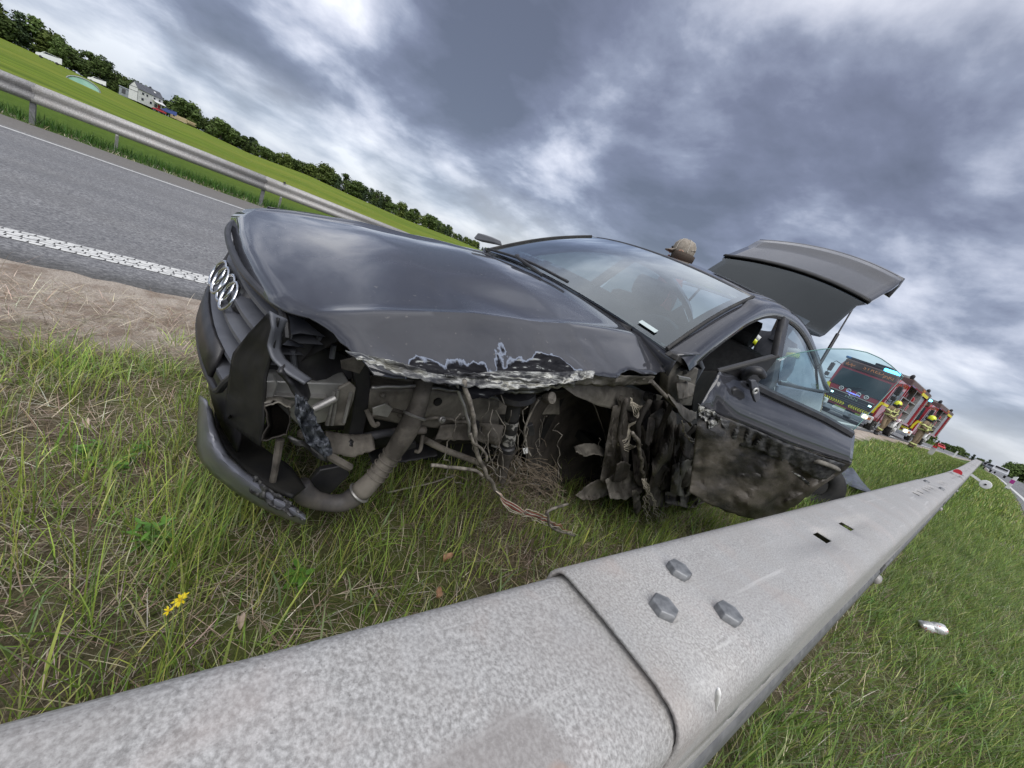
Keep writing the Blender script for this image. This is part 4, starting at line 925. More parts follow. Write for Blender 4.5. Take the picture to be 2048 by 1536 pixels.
# --- grille with its slats and the four rings
GR = [(.455, .742), (.495, .70), (.40, .57), (.325, .43), (-.325, .43), (-.40, .57), (-.495, .70), (-.455, .742)]
def gx(y, z, off=0.0): return XB(y)-.062-.27*(max(z, .47)-.62)+off
ring = [np.array([gx(y, z, .012+.03*max(0, (z-.62)/.12)), y, z]) for y, z in resample(GR+[GR[0]], 72)]
b = MB(); b.tube(ring+[ring[1]], .0095, 8, cap=False); grille = b.build('grille', M_black, car)
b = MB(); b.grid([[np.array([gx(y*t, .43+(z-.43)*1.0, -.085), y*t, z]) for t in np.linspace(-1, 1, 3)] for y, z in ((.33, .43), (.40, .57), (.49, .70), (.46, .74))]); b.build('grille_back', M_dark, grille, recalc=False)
for z in (.462, .518, .574, .628, .682):
    hw = np.interp(z, [.43, .57, .70, .745], [.315, .39, .485, .46]); rows = []
    for y in np.linspace(-hw, hw, 25):
        x = gx(y, z); rows.append([(x-.07, y, z+.014), (x-.012, y, z+.015), (x+.004, y, z+.008), (x+.004, y, z-.004), (x-.014, y, z-.012), (x-.07, y, z-.008)])
    b = MB(); b.grid(rows); b.build('slat', M_dull, grille, smooth=50, recalc=True)
for k in range(9):
    y = -.36+.09*k
    b = MB(); b.prism([(gx(y, .45, -.03), y, .45), (gx(y, .45, -.075), y, .45), (gx(y, .72, -.075), y, .72), (gx(y, .72, -.03), y, .72)], (0, .006, 0)); b.build('grille_web', M_black, grille, smooth=0)
Mr = Matrix.Rotation(math.pi/2, 3, 'Y'); b = MB()
b.box((gx(0, .62, -.022), 0, .625), (.04, .28, .092), M=Matrix.Rotation(math.radians(5), 3, 'Z')@Matrix.Rotation(math.radians(-24), 3, 'Y')); b.build('emblem_plate', M_black, grille, bevel=.02)
for k in range(4):
    y = -.096+.064*k; b = MB(); b.torus((gx(0, .62, .012+.004*(k % 2))-.09*y, y, .625), .044, .0052, Matrix.Rotation(math.radians(7), 3, 'Z')@Matrix.Rotation(math.radians(-22), 3, 'Y')@Mr, 30, 8); b.build('ring', M_chrome, grille, smooth=180)
b = MB(); b.grid([[(gx(y, z, .02), y, z) for y in np.linspace(-.26, .26, 7)] for z in (.445, .53)]); b.build('plate_holder', M_black, grille, solid=.012, recalc=False)
# --- bumper: right half intact, left part broken, loose lower lip
rows = [[(XB(y)-.055-.02*(z > .6), y, z) for y in np.linspace(-.40 if z > .42 else .2, -.86, 14)] for z in (.66, .60, .5, .40, .30, .22, .17)]
b = MB(); b.grid(rows); b.build('front_bumper', M_paint, car, solid=.006, recalc=False)
L_ = [(533, 628), (498, 665), (464, 708), (456, 765), (446, 838)]; R_ = jag([(556, 636), (547, 690), (531, 755), (528, 800), (526, 850), (519, 892)], 24, 2.5, 41)
b = MB(); b.grid(lofted([L_, [(545, 632), (520, 690), (497, 740), (492, 800), (484, 868)], R_], 24, 14, lambda u, v, s, t: hitx(u, v, -.006*math.sin(math.pi*t)+.006*nz((u*.02, v*.02, 0), 1.2, 4)))); b.build('broken_bumper', mat('dirty_gloss_black', (.010, .010, .011), .5, col2=(.026, .025, .023), scale=5, lo=.45, hi=.7, coat=.0, spec=.3), car, smooth=60, solid=.004, recalc=False)
# folded edge piece under the missing headlamp
Lq = [(540, 622), (548, 655), (538, 690), (545, 715), (575, 745), (610, 765)]; Rq = [(575, 640), (565, 668), (562, 700), (572, 718), (602, 742), (624, 757)]
b = MB(); b.grid(lofted([Lq, Rq], 26, 4, lambda u, v, s, t: hitx(u, v, .012-.035*t-.05*max(0, s-.6)))); b.build('headlamp_surround', M_dull, car, smooth=60, solid=.006, recalc=False)
Lq = [(562, 742), (580, 765), (597, 790), (618, 800)]; Rq = [(572, 722), (600, 745), (616, 768), (622, 790)]
b = MB(); b.grid(lofted([Lq, Rq], 14, 4, lambda u, v, s, t: un(u, v, 'y', .60-.05*t+.01*nz((u*.1, v*.1, 0), .5)))); b.build('bumper_foam', M_black, car, solid=.01, recalc=False)
# lip
Lo = [(397, 790), (394, 850), (393, 900), (400, 922), (430, 955), (480, 992), (530, 1020), (570, 1038), (608, 1050)]; Mi = [(408, 800), (410, 850), (415, 885), (432, 915), (470, 950), (505, 975), (545, 1002), (580, 1022), (608, 1040)]; Ri = [(425, 820), (432, 850), (445, 885), (462, 915), (492, 942), (520, 962), (555, 990), (590, 1012), (612, 1030)]
b = MB(); b.grid(lofted([Lo, Mi, Ri], 34, 8, lambda u, v, s, t: hitx(u, v, -.02+.05*math.sin(math.pi*t*.9)+.004*nz((u*.03, v*.03, 0), 1)))); b.build('bumper_lip', paintmat('lip_plastic') if False else mat('lip_plastic', (.17, .175, .205), .42, col2=(.10, .105, .125), scale=4, coat=.3), car, smooth=60, solid=.006, recalc=False)
Lo = jag([(500, 985), (540, 1010), (575, 1026), (606, 1040)], 20, 3, 50); Ri = jag([(508, 952), (545, 985), (580, 1004), (606, 1028)], 20, 4, 51)
b = MB(); b.grid(lofted([Lo, Ri], 24, 5, lambda u, v, s, t: hitx(u, v, .035-.02*t+.02*nz((u*.05, v*.05, 0), 1, 3)))); b.build('torn_lip_end', M_scrape, car, smooth=30, solid=.004, recalc=False)
Lo = [(430, 838), (440, 880), (462, 912), (500, 945), (540, 975), (585, 990)]; Ri = [(455, 835), (490, 860), (515, 885), (540, 905), (580, 930), (612, 975)]
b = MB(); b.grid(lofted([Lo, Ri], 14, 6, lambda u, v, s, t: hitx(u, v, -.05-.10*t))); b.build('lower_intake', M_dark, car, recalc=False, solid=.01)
def flap(name, e1, e2, y0, y1, amp, m_, seed, n=24, r=8, sc=5): b = MB(); b.grid(crumpled([jag(e1, 20, 2.5, seed), jag(e2, 20, 3, seed+1)], n, r, y0, y1, amp, sc, seed)); return b.build(name, m_, car, smooth=30, solid=.003, recalc=False)
rows = [[(XB(y)-.05-.012*(z > .4), y, z) for y in np.linspace(-.42, .40, 18)] for z in (.432, .40, .34, .29)]
b = MB(); b.grid(rows); b.build('bumper_centre', M_black, car, solid=.006, recalc=False)
# --- inside the torn corner
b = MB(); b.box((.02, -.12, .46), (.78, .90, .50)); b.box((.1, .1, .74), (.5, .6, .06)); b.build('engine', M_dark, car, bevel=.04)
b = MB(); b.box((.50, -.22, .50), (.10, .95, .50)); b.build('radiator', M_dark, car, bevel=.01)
b = MB(); b.grid(lofted([[(580, 655), (640, 692), (715, 712)], [(575, 705), (640, 735), (712, 752)], [(600, 752), (650, 762), (700, 765)]], 12, 6, lambda u, v, s, t: un(u, v, 'y', .36+.03*math.sin(6*s)))); b.build('air_box', M_black, car, bevel=.004, solid=.03, recalc=False)
for k, (a, c_) in enumerate((((640, 672), (637, 690)), ((668, 690), (664, 716)), ((585, 700), (590, 742)))):
    b = MB(); P = [un(*a, 'y', .42), un(*c_, 'y', .42)]; b.tube(P, .008, 6); b.build('plastic_clip', M_dull, car)
def boxpx(name, poly, y, th, m_, bev=.004, noise_=0.0, sm=30, parent=car):
    b = MB(); P = [un(u, v, 'y', y+noise_*mnoise.noise((u*.05, v*.05, 1))) for u, v in poly]; b.prism(P, (0, -th, 0)); return b.build(name, m_, parent, smooth=sm, bevel=bev)
boxpx('crash_beam', [(530, 762), (700, 768), (706, 782), (650, 845), (600, 855), (545, 800)], .43, .10, M_alu)
boxpx('crash_beam_flange', [(528, 762), (552, 762), (556, 770), (545, 802), (528, 800)], .50, .04, M_alu)
boxpx('beam_rib', [(532, 791), (655, 795), (655, 799), (532, 795)], .448, .02, M_steel, .001)
boxpx('bracket_plate', [(678, 776), (700, 765), (713, 776), (708, 800), (690, 852), (650, 853), (662, 815)], .475, .012, M_mudlight)
for p_ in (((668, 782), (655, 850)), ((676, 780), (664, 850)), ((702, 785), (688, 845))):
    b = MB(); b.tube([un(*q, 'y', .482) for q in p_], .005, 6); b.build('pressed_rib', M_steel, car)
b = MB(); b.tube([un(u, v, 'y', .50) for u, v in ((628, 818), (672, 796))], .011, 10); b.build('bolt_stud', M_steel, car)
# crushed hollow end of the side member
cen = np.array([(528, 808), (552, 800), (578, 812), (582, 840), (575, 868), (548, 878), (522, 882), (534, 850)]); 
rows = []
for t in np.linspace(0, 1, 5):
    rows.append([un(552+(u-552)*(1-.25*t)+6*t+(1-t)*4*mnoise.noise((u*.2, v*.2, 3)), v+(1-t)*8*mnoise.noise((u*.3, v*.2, 7))+(840-v)*.2*t, 'y', .56-.22*t) for u, v in resample(np.vstack([cen, cen[:1]]), 40)])
b = MB(); b.grid(rows); b.build('crushed_box_member', M_muddark, car, smooth=40, solid=.0025, recalc=False)
flap('member_top', [(526, 794), (560, 795), (592, 806)], [(532, 814), (556, 806), (580, 818)], .49, .565, .02, M_mudlight, 401)
b = MB(); b.prism([un(u, v, 'y', .35) for u, v in cen], (0, -.02, 0)); b.build('box_member_inside', M_muddark, car, smooth=0)
b = MB(); b.tube(smooth_path([un(u, v, 'y', .52) for u, v in ((560, 878), (556, 905), (550, 940), (545, 965))], 10), [.010]*5+[.009]*5, 8); b.build('tow_rod', M_mud, car)
# shattered blue-black bumper carrier
sh1 = [jag([(590, 785), (612, 800), (622, 815)], 14, 3, 61), jag([(590, 830), (625, 840), (632, 845)], 14, 4, 62), jag([(612, 885), (640, 880), (655, 880)], 14, 4, 63), jag([(650, 915), (658, 912), (664, 905)], 14, 3, 64)]
b = MB(); b.grid(lofted(sh1, 18, 18, lambda u, v, s, t: un(u, v, 'y', .60+.02*nz((u*.04, v*.04, 0), 1.4, 2)))); b.build('shattered_carrier', mat('scraped_blue_black', (.02, .024, .032), .5, col2=(.16, .175, .205), scale=1.0, lo=.45, hi=.72, stretch=(60, 60, 14), bump=.8, bscale=3, dist=.005), car, smooth=25, solid=.004, recalc=False)
b = MB(); b.grid(lofted([[(578, 870), (620, 890), (650, 912)], [(590, 885), (630, 908), (652, 925)]], 12, 3, lambda u, v, s, t: un(u, v, 'y', .58+.01*math.sin(s*9)))); b.build('carrier_flange', M_scrape, car, smooth=30, solid=.006, recalc=False)
b = MB(); b.tube([un(u, v, 'y', .56) for u, v in ((655, 910), (700, 935))], .012, 8); b.build('hose_stub', M_mud, car)
boxpx('support_strut', [(700, 715), (738, 722), (742, 770), (733, 840), (722, 890), (690, 900), (704, 840), (712, 770)], .40, .05, M_black)
boxpx('undertray_flap', [(600, 985), (640, 940), (690, 930), (700, 950), (660, 990), (630, 1000)], .42, .02, M_black, noise_=.02)
# intercooler pipe
pp = [(598, 968, .46), (612, 990, .47), (645, 1004, .48), (690, 1004, .49), (730, 975, .50), (765, 935, .50), (800, 885, .50), (826, 838, .49), (842, 795, .46), (848, 755, .42)]
P = smooth_path([un(u, v, 'y', y) for u, v, y in pp], 40); b = MB(); b.tube(P, [.030+.003*math.sin(i*.5) for i in range(40)], 16); pipe = b.build('intercooler_pipe', M_hose, car, smooth=180); b = MB(); b.tube(P[16:], [.0315+.003*math.sin(i*.5+8) for i in range(24)], 16); b.build('muddy_pipe', M_mud, pipe, smooth=180)
for k in range(5):
    i = 20+k; t_ = Vector(P[i+1])-Vector(P[i-1]); b = MB(); b.torus(P[i], .0325, .0022, t_.to_track_quat('Z', 'Y').to_matrix(), 20, 6); b.build('pipe_rib', M_mud, pipe)
for i in (16, 31):
    t_ = Vector(P[i+1])-Vector(P[i-1]); b = MB(); b.torus(P[i], .035, .005, t_.to_track_quat('Z', 'Y').to_matrix(), 20, 6); b.build('hose_clamp', M_steel, pipe)
# side member and inner wing
boxpx('side_member', [(735, 775), (870, 782), (1000, 800), (1000, 850), (900, 862), (800, 850), (738, 838)], .40, .08, M_mudlight, .01)
boxpx('inner_wing_panel', [(740, 758), (860, 760), (1010, 770), (1120, 772), (1120, 830), (1000, 830), (870, 800), (742, 790)], .34, .03, M_mudlight, .006)
b = MB(); b.lathe([(.016, 0), (.016, .006)], 14, Matrix.Rotation(-math.pi/2, 3, 'X')); q = un(875, 803, 'y', .404); b.build('access_hole', M_dark, car, loc=tuple(q))
for (u, v) in ((765, 790), (772, 808), (800, 830), (925, 835)):
    b = MB(); b.lathe([(.010, 0), (.009, .008), (.004, .012)], 6, Matrix.Rotation(-math.pi/2, 3, 'X')); b.build('bolt', M_mudlight, car, loc=tuple(un(u, v, 'y', .405)))
rows = crumpled([jag([(880, 850), (940, 842), (1010, 850)], 20, 3, 71), jag([(870, 880), (930, 880), (1005, 890)], 20, 4, 72)], 30, 5, .42, .44, .04, 9, 21); b = MB(); b.grid(rows); b.build('bent_subframe', M_mud, car, smooth=30, solid=.006, recalc=False)
b = MB(); b.tube(smooth_path([un(u, v, 'y', y) for u, v, y in ((850, 880, .45), (890, 900, .45), (930, 915, .48), (970, 930, .45))], 14), .013, 10); b.build('anti_roll_bar', M_mud, car)
# strut
ax = [un(1030, 796, 'y', .58), un(1014, 900, 'y', .58)]; A_, B_ = Vector(ax[0]), Vector(ax[1]); dq = (B_-A_).to_track_quat('Z', 'Y').to_matrix(); Ls = (B_-A_).length
b = MB(); b.lathe([(.010, -.05), (.012, .0), (.024, .0), (.026, Ls*.35), (.024, Ls*.36), (.024, Ls*.9), (.03, Ls*.92), (.03, Ls)], 18, dq, A_); strut = b.build('damper_strut', M_black, car, smooth=40)
b = MB(); b.lathe([(.03, -.03), (.065, -.028), (.07, -.01), (.06, .004), (.03, .008)], 24, dq, A_-Vector((0, 0, -.005))); b.build('spring_seat', M_black, strut, smooth=50)
b = MB(); b.lathe([(.0262, Ls*.4), (.0264, Ls*.52)], 18, dq, A_, cap=False); b.lathe([(.0262, Ls*.62), (.0264, Ls*.84)], 18, dq, A_, cap=False); b.build('strut_label', mat('worn_label', (.32, .31, .29), .6, col2=(.03, .03, .03), scale=26, lo=.5, hi=.56), strut, smooth=60)
b = MB(); b.tube([B_, B_+Vector((-.015, .0, -.07))], [.034, .024], 10); b.tube([B_+Vector((-.01, 0, -.04)), B_+Vector((-.03, .02, -.14))], [.022, .016], 8); b.build('strut_fork', M_muddark, strut)
# wheelhouse: a domed liner with a black opening
cl_ = [[(1062, 800), (1100, 782), (1160, 776), (1210, 800), (1228, 850)], [(1050, 860), (1090, 830), (1150, 820), (1200, 835), (1226, 880)], [(1055, 930), (1090, 900), (1150, 890), (1200, 895), (1222, 920)], [(1075, 1000), (1100, 985), (1150, 985), (1190, 985), (1215, 985)]]
b = MB(); b.grid(lofted(cl_, 24, 20, lambda u, v, s, t: un(u, v, 'y', .42-.20*math.sin(math.pi*s)*math.sin(math.pi*min(1, t*.8+.1))))); b.build('wheelhouse_liner', M_muddark, car, smooth=180, solid=.006, recalc=False)
b = MB(); b.tube(smooth_path([un(u, v, 'y', .47) for u, v in ((1100, 783), (1160, 778), (1205, 800), (1222, 850), (1218, 900), (1214, 935))], 30), .007, 6); b.build('liner_rim', M_black, car)
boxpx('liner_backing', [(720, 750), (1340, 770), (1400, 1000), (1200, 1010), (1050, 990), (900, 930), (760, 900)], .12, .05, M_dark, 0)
flap('hanging_liner_scrap', [(1147, 894), (1165, 886), (1190, 888), (1215, 900)], [(1152, 905), (1172, 914), (1190, 908), (1214, 915)], .52, .58, .03, M_mudlight, 81)
flap('upper_inner_rail', [(1120, 770), (1180, 768), (1250, 772), (1320, 790), (1345, 800)], [(1150, 792), (1200, 812), (1250, 822), (1300, 828), (1340, 850)], .55, .58, .03, M_mudlight, 83)
b = MB(); b.lathe([(.026, 0), (.024, .02), (.019, .022), (.019, .045), (.014, .045), (.013, .02)], 16, Matrix.Rotation(-1.2, 3, 'X'), tuple(un(1292, 792, 'y', .585))); b.build('rubber_grommet', M_rubber, car, smooth=40)
# hinge post
boxpx('hinge_post', [(1340, 742), (1352, 716), (1372, 728), (1398, 738), (1390, 775), (1384, 812), (1350, 812), (1336, 780)], .72, .05, M_mudlight, .006)
boxpx('post_end_seal', [(1336, 712), (1346, 706), (1384, 722), (1392, 732), (1384, 742), (1352, 722)], .745, .02, M_rubber, .004)
boxpx('check_strap', [(1358, 752), (1382, 757), (1383, 764), (1358, 759)], .76, .012, M_alu, .002)
b = MB(); b.box((0, 0, 0), (.018, .01, .04)); b.build('post_slot', M_dark, car, loc=tuple(un(1372, 740, 'y', .722)))
b = MB(); b.lathe([(.012, 0), (.010, .01), (.003, .012)], 8, Matrix.Rotation(-math.pi/2, 3, 'X')); b.build('hinge_bolt', M_alu, car, loc=tuple(un(1366, 778, 'y', .725)))
flap('bent_hinge', [(1352, 765), (1372, 762), (1390, 770)], [(1356, 800), (1370, 798), (1386, 792)], .74, .78, .03, M_mudlight, 84)
flap('peeled_wing_strip', [(1334, 788), (1352, 800), (1372, 818), (1392, 824)], [(1350, 812), (1362, 835), (1376, 846), (1392, 838)], .76, .80, .04, M_mudlight, 85)
b = MB(); b.tube([un(u, v, 'y', .76) for u, v in ((1302, 762), (1334, 795), (1362, 822), (1382, 850))], .0085, 8); b.build('wing_stay', M_mud, car)
# crumpled muddy sheet metal between wheelhouse and door
flap('crumpled_sheet', [(1222, 850), (1235, 835), (1250, 840)], [(1206, 980), (1235, 1008), (1262, 1000)], .52, .58, .11, M_muddark, 191, 34, 20, 6)
flap('crumpled_sheet', [(1285, 800), (1330, 800), (1352, 830)], [(1270, 1005), (1330, 1015), (1352, 1005)], .58, .66, .11, M_muddark, 193, 34, 24, 5)
flap('crumpled_sheet', [(1350, 850), (1375, 845), (1400, 850)], [(1345, 930), (1375, 935), (1400, 925)], .66, .72, .08, M_muddark, 195, 28, 14, 6)
specs = [([(1225, 812), (1250, 805), (1258, 860)], [(1200, 960), (1232, 985), (1255, 975)], .60, .62, .07, M_mud, 90),
         ([(1258, 838), (1285, 850), (1300, 880)], [(1268, 960), (1285, 980), (1296, 985)], .66, .68, .08, M_muddark, 92),
         ([(1300, 830), (1325, 815), (1345, 835)], [(1305, 960), (1330, 985), (1352, 985)], .66, .72, .07, M_mud, 94),
         ([(1330, 850), (1360, 850), (1385, 860)], [(1345, 950), (1365, 955), (1390, 945)], .62, .66, .06, M_muddark, 96),
         ([(1210, 960), (1250, 935), (1290, 955)], [(1220, 998), (1250, 1000), (1282, 985)], .66, .72, .06, M_mudlight, 98),
         ([(1150, 990), (1180, 965), (1215, 950)], [(1165, 1000), (1190, 1000), (1225, 985)], .60, .64, .05, M_mud, 100),
         ([(1345, 930), (1375, 918), (1402, 922)], [(1340, 985), (1370, 995), (1400, 972)], .74, .80, .07, M_mudlight, 102),
         ([(1330, 985), (1370, 975), (1410, 965)], [(1330, 1005), (1380, 1018), (1418, 1000)], .76, .82, .06, M_mud, 104),
         ([(1290, 985), (1320, 960), (1345, 965)], [(1300, 1010), (1325, 1015), (1345, 1010)], .70, .76, .05, M_mud, 106)]
for e1, e2, y0, y1, amp, m_, sd_ in specs: flap('crumpled_sheet', e1, e2, y0, y1, amp*1.3, m_, sd_, 34, 20, 5.5)
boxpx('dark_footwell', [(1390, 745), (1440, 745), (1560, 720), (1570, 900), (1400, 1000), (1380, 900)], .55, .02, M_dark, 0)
for pts_, r_ in ((((1300, 800), (1276, 850), (1282, 900), (1294, 950)), .020), (((1345, 805), (1318, 870), (1310, 930), (1322, 975)), .024), (((1255, 800), (1240, 860), (1250, 930)), .016), (((1390, 850), (1360, 900), (1350, 960)), .018)):
    P_ = smooth_path([un(u, v, 'y', .70+.02*math.sin(v)) for u, v in pts_], 26); P_ = [q+np.array(mnoise.noise_vector(Vector(q)*14))*.012 for q in P_]
    b = MB(); b.tube(P_, [r_*.55*(1+.45*mnoise.noise((k_*.9, r_*90, 1))) for k_ in range(26)], 9); b.build('mud_caked_tube', M_muddark, car, smooth=180)
# torn plates standing out of the mangled sill area, each with its own crease
pr = random.Random(21)
for k in range(9):
    u, v = pr.uniform(1200, 1400), pr.uniform(800, 985); w_, h_ = pr.uniform(12, 38), pr.uniform(16, 55); sl = pr.uniform(-14, 14); y0 = pr.uniform(.62, .76)
    flap('torn_plate', [(u, v), (u+w_*.5, v-pr.uniform(0, 8)), (u+w_, v+pr.uniform(-4, 8))], [(u+sl, v+h_), (u+sl+w_*.5, v+h_+pr.uniform(-8, 10)), (u+sl+w_, v+h_*pr.uniform(.7, 1.1))], y0, y0+pr.uniform(-.06, .06), .03, pr.choice((M_mud, M_muddark, M_muddark)), 500+k*3, 14, 10, 9)
# wiring
def cable(name, pts, r, m_, y0=.74, n=30, wob=.004, parent=car):
    P = smooth_path([un(u, v, 'y', (q[0] if q else y0)) for u, v, *q in pts], n); P = [p_+np.array(mnoise.noise_vector(Vector(p_)*22))*wob for p_ in P]
    b = MB(); b.tube(P, r*.72, 7); return b.build(name, m_, parent, smooth=180)
cable('brake_line', [(906, 752), (920, 790), (932, 828), (938, 850), (940, 868), (944, 880)], .006, M_steel, .72)
cable('wiring_loom', [(928, 760), (940, 810), (950, 860), (952, 890), (962, 925), (975, 948), (995, 985), (1020, 1012), (1050, 1024), (1090, 1040), (1120, 1060)], .009, M_wire, .76, 50, .008)
cable('wiring_loom', [(862, 931), (900, 934), (945, 940), (965, 950)], .0075, M_wire, .76)
cable('wiring_loom', [(940, 866), (946, 885), (962, 895), (972, 910), (972, 920)], .0055, M_wire, .78)
cable('wiring_loom', [(1090, 1030), (1098, 1022), (1115, 1014), (1135, 1008)], .008, M_wire, .80)
cable('wiring_loom', [(1095, 1028), (1098, 1048), (1110, 1058), (1150, 1072)], .006, M_wire, .82)
for k in range(6): cable('loose_wire', [(995, 980), (1015, 1005+3*k), (1050, 1018+3*k), (1090, 1030+4*k), (1115+8*k, 1050+4*k)], .0016, M_redwire if k in (1, 3) else M_copper, .77, 30, .018)
cable('axle_cable', [(1078, 800), (1062, 825), (1050, 860), (1052, 890), (1061, 912)], .006, M_wire, .62)
boxpx('cable_tag', [(1046, 898), (1055, 896), (1056, 906), (1048, 908)], .63, .003, M_white, 0)
b = MB(); b.lathe([(.018, 0), (.022, .01), (.022, .035), (.012, .04)], 14, Matrix.Rotation(-1.0, 3, 'X'), tuple(un(1090, 796, 'y', .60))); b.build('rubber_bush', M_wire, car, smooth=40)
cable('liner_wire', [(1180, 790), (1200, 840), (1212, 880), (1217, 915)], .0035, M_wire, .50)
for k in range(6): cable('loose_wire', [(1258, 796), (1268+3*k, 820), (1266-k, 850), (1245+4*k, 875), (1238+2*k, 890), (1256+6*k, 903-3*k)], .0023, M_copper, .68, 30, .022)
for k in range(3): cable('loose_wire', [(1363, 842), (1370+2*k, 870), (1395, 888+3*k), (1430-9*k, 898), (1452-12*k, 895+4*k)], .0021, M_copper, .86, 30, .012)
cable('wiring_loom', [(1264, 865), (1278, 885), (1284, 930), (1288, 955), (1295, 990), (1298, 1022)], .012, M_wire, .74, 30, .012)
for k in range(14):
    a, c_ = random.uniform(-16, 26), random.uniform(0, 30); cable('loose_wire', [(1290+random.uniform(-6, 6), 960), (1296+a*.4, 995), (1300+a*.8, 1020+c_*.3), (1312+a, 1035+c_)], .0014, M_copper if k % 3 else M_wire, .80, 24, .02)
for k in range(26):
    u0 = random.uniform(890, 1330); cable('loose_wire', [(u0, random.uniform(790, 900)), (u0+random.uniform(-25, 25), random.uniform(900, 940)), (u0+random.uniform(-35, 35), random.uniform(945, 990))], .0022, M_wire, random.uniform(.45, .7), 20, .03)

# small hardware packed between the side member and the bonnet edge
hw = random.Random(5)
for k in range(46):
    u, v = hw.uniform(600, 1340), hw.uniform(740, 900)
    if 1075 < u < 1215 and v > 790: continue
    y = hw.uniform(.36, .50) if u < 1050 else hw.uniform(.5, .64); p_ = un(u, v, 'y', y); kind = hw.randrange(4); m_ = hw.choice((M_mud, M_mud, M_mudlight, M_black, M_muddark, M_steel)); b = MB()
    if kind == 0: b.box((0, 0, 0), (hw.uniform(.02, .07), .015, hw.uniform(.015, .05)), M=Matrix.Rotation(hw.uniform(-1, 1), 3, 'Y')@Matrix.Rotation(hw.uniform(-.5, .5), 3, 'X')); nm = 'bracket'
    elif kind == 1: b.lathe([(.014, 0), (.014, .012), (.009, .014), (.007, .022)], 8, Matrix.Rotation(-1.57+hw.uniform(-.4, .4), 3, 'X')); nm = 'bolt'
    elif kind == 2:
        q1 = un(u+hw.uniform(-40, 40), v+hw.uniform(-25, 45), 'y', y+.02)-p_; b.tube(smooth_path([(0, 0, 0), q1*.5+np.array([0, .02, -.015]), q1], 10), hw.uniform(.004, .010), 8); nm = 'hose'
    else:
        b.prism([(0, 0, 0), (.05, 0, .01), (.06, .005, .035), (.02, .0, .05), (-.01, -.005, .03)], (.0, -.006, 0)); nm = 'bent_plate'
    b.build(nm, m_, car, smooth=40, bevel=.0015, loc=tuple(p_))
cable('radiator_hose', [(640, 900), (690, 885), (740, 872), (800, 862), (850, 860)], .022, M_hose, .40, 30, .006)
cable('pressure_pipe', [(742, 775), (800, 772), (880, 778), (960, 790), (1010, 800)], .008, M_steel, .44, 30, .006)
cable('pressure_pipe', [(742, 830), (790, 822), (840, 836), (900, 838), (950, 850)], .009, M_mud, .44, 30, .008)
flap('torn_splash_shield', [(735, 905), (800, 890), (870, 880)], [(745, 930), (810, 925), (875, 912)], .36, .44, .05, M_black, 301)
flap('bent_cross_member', [(650, 862), (700, 870), (745, 868)], [(655, 905), (705, 915), (750, 900)], .40, .45, .04, M_mud, 303)
flap('torn_wing_skin', [(1215, 780), (1270, 790), (1330, 812)], [(1225, 850), (1280, 870), (1335, 880)], .50, .58, .10, M_muddark, 305, 34, 18, 6)

# --- driver door, swung open
Tq = [(1437, 744), (1470, 753), (1500, 768), (1545, 790), (1600, 815), (1650, 838), (1708, 871)]
Mq = [(1397, 815), (1428, 826), (1470, 842), (1520, 862), (1580, 888), (1640, 908), (1702, 926)]
Bq = [(1378, 985), (1420, 1010), (1480, 1032), (1530, 1043), (1575, 1020), (1630, 980), (1692, 938)]
def doff(u, v, s, t): return .05*math.sin(math.pi*min(1, t*1.1+.05))
b = MB(); G1 = lofted([Tq, Mq], 48, 12, lambda u, v, s, t: und(u, v, .012+.055*math.sin(t*1.7)+.010*nz((u*.01, v*.01, 0), 1.5, 3)*float(sstep(.25, 0, s))+.02*nz((u*.02, v*.02, 0), 1.2, 8)*float(sstep(.25, 0, s))))
b.grid(G1); door = b.build('driver_door', M_paint, car, smooth=60, solid=.004, recalc=False); door['label'] = 'open driver door with scraped, mud-caked lower half'
def low(u, v, s, t):
    base = .012+.055*math.sin(1.7)*(1-t)-.045*math.sin(math.pi*min(1, t*1.15))*(.4+.6*math.sin(math.pi*s))-.02*t
    return und(u, v, base+.07*folds((u*.006, v*.006, 0), 1.15, 5)*min(1, t*5)+.04*nz((u*.006, v*.006, 0), 1.6, 5)*min(1, t*5)+.008*nz((u*.02, v*.02, 0), 1.7, 9)*min(1, t*4))
E2 = [jag(Mq, 40, 1.6, 120), jag(Bq, 40, 3, 121)]
M_doorlow = mat('mud_caked_door', (.022, .021, .020), .5, col2=(.13, .115, .097), scale=2.2, lo=.42, hi=.62, stretch=(1.2, 1.2, 2.6), bump=.6, bscale=26, dist=.008)
b = MB(); b.grid(lofted(E2, 84, 44, low)); b.build('crushed_lower_skin', M_doorlow, door, smooth=32, solid=.004, recalc=False)
sc_ = [jag([(1400, 838), (1440, 836), (1490, 850), (1560, 882), (1640, 912), (1690, 928)], 40, 2, 130), jag([(1440, 880), (1480, 890), (1530, 905), (1590, 935), (1640, 960), (1655, 955)], 40, 6, 131)]
b = MB(); b.grid(lofted(sc_, 50, 8, lambda u, v, s, t: und(u, v, .07-.045*t+.018*math.sin(u*.22+v*.1)*float(sstep(.62, .3, s))*math.sin(math.pi*t)+.012*nz((u*.03, v*.03, 0), 1.5, 2)))); b.build('scuffed_band', M_scrape, door, smooth=40, solid=.004, recalc=False)
tc_ = [jag([(1396, 806), (1412, 818), (1424, 818), (1444, 836)], 18, 3, 140), jag([(1398, 832), (1414, 842), (1418, 858), (1430, 852)], 18, 5, 141)]
b = MB(); b.grid(lofted(tc_, 24, 6, lambda u, v, s, t: und(u, v, .09+.03*nz((u*.05, v*.05, 0), 1.5, 4)))); b.build('torn_corner', M_torn, door, smooth=25, solid=.003, recalc=False)
tc_ = [jag([(1582, 942), (1600, 950), (1618, 964)], 12, 1.5, 142), jag([(1588, 948), (1604, 960), (1618, 972)], 12, 2, 143)]
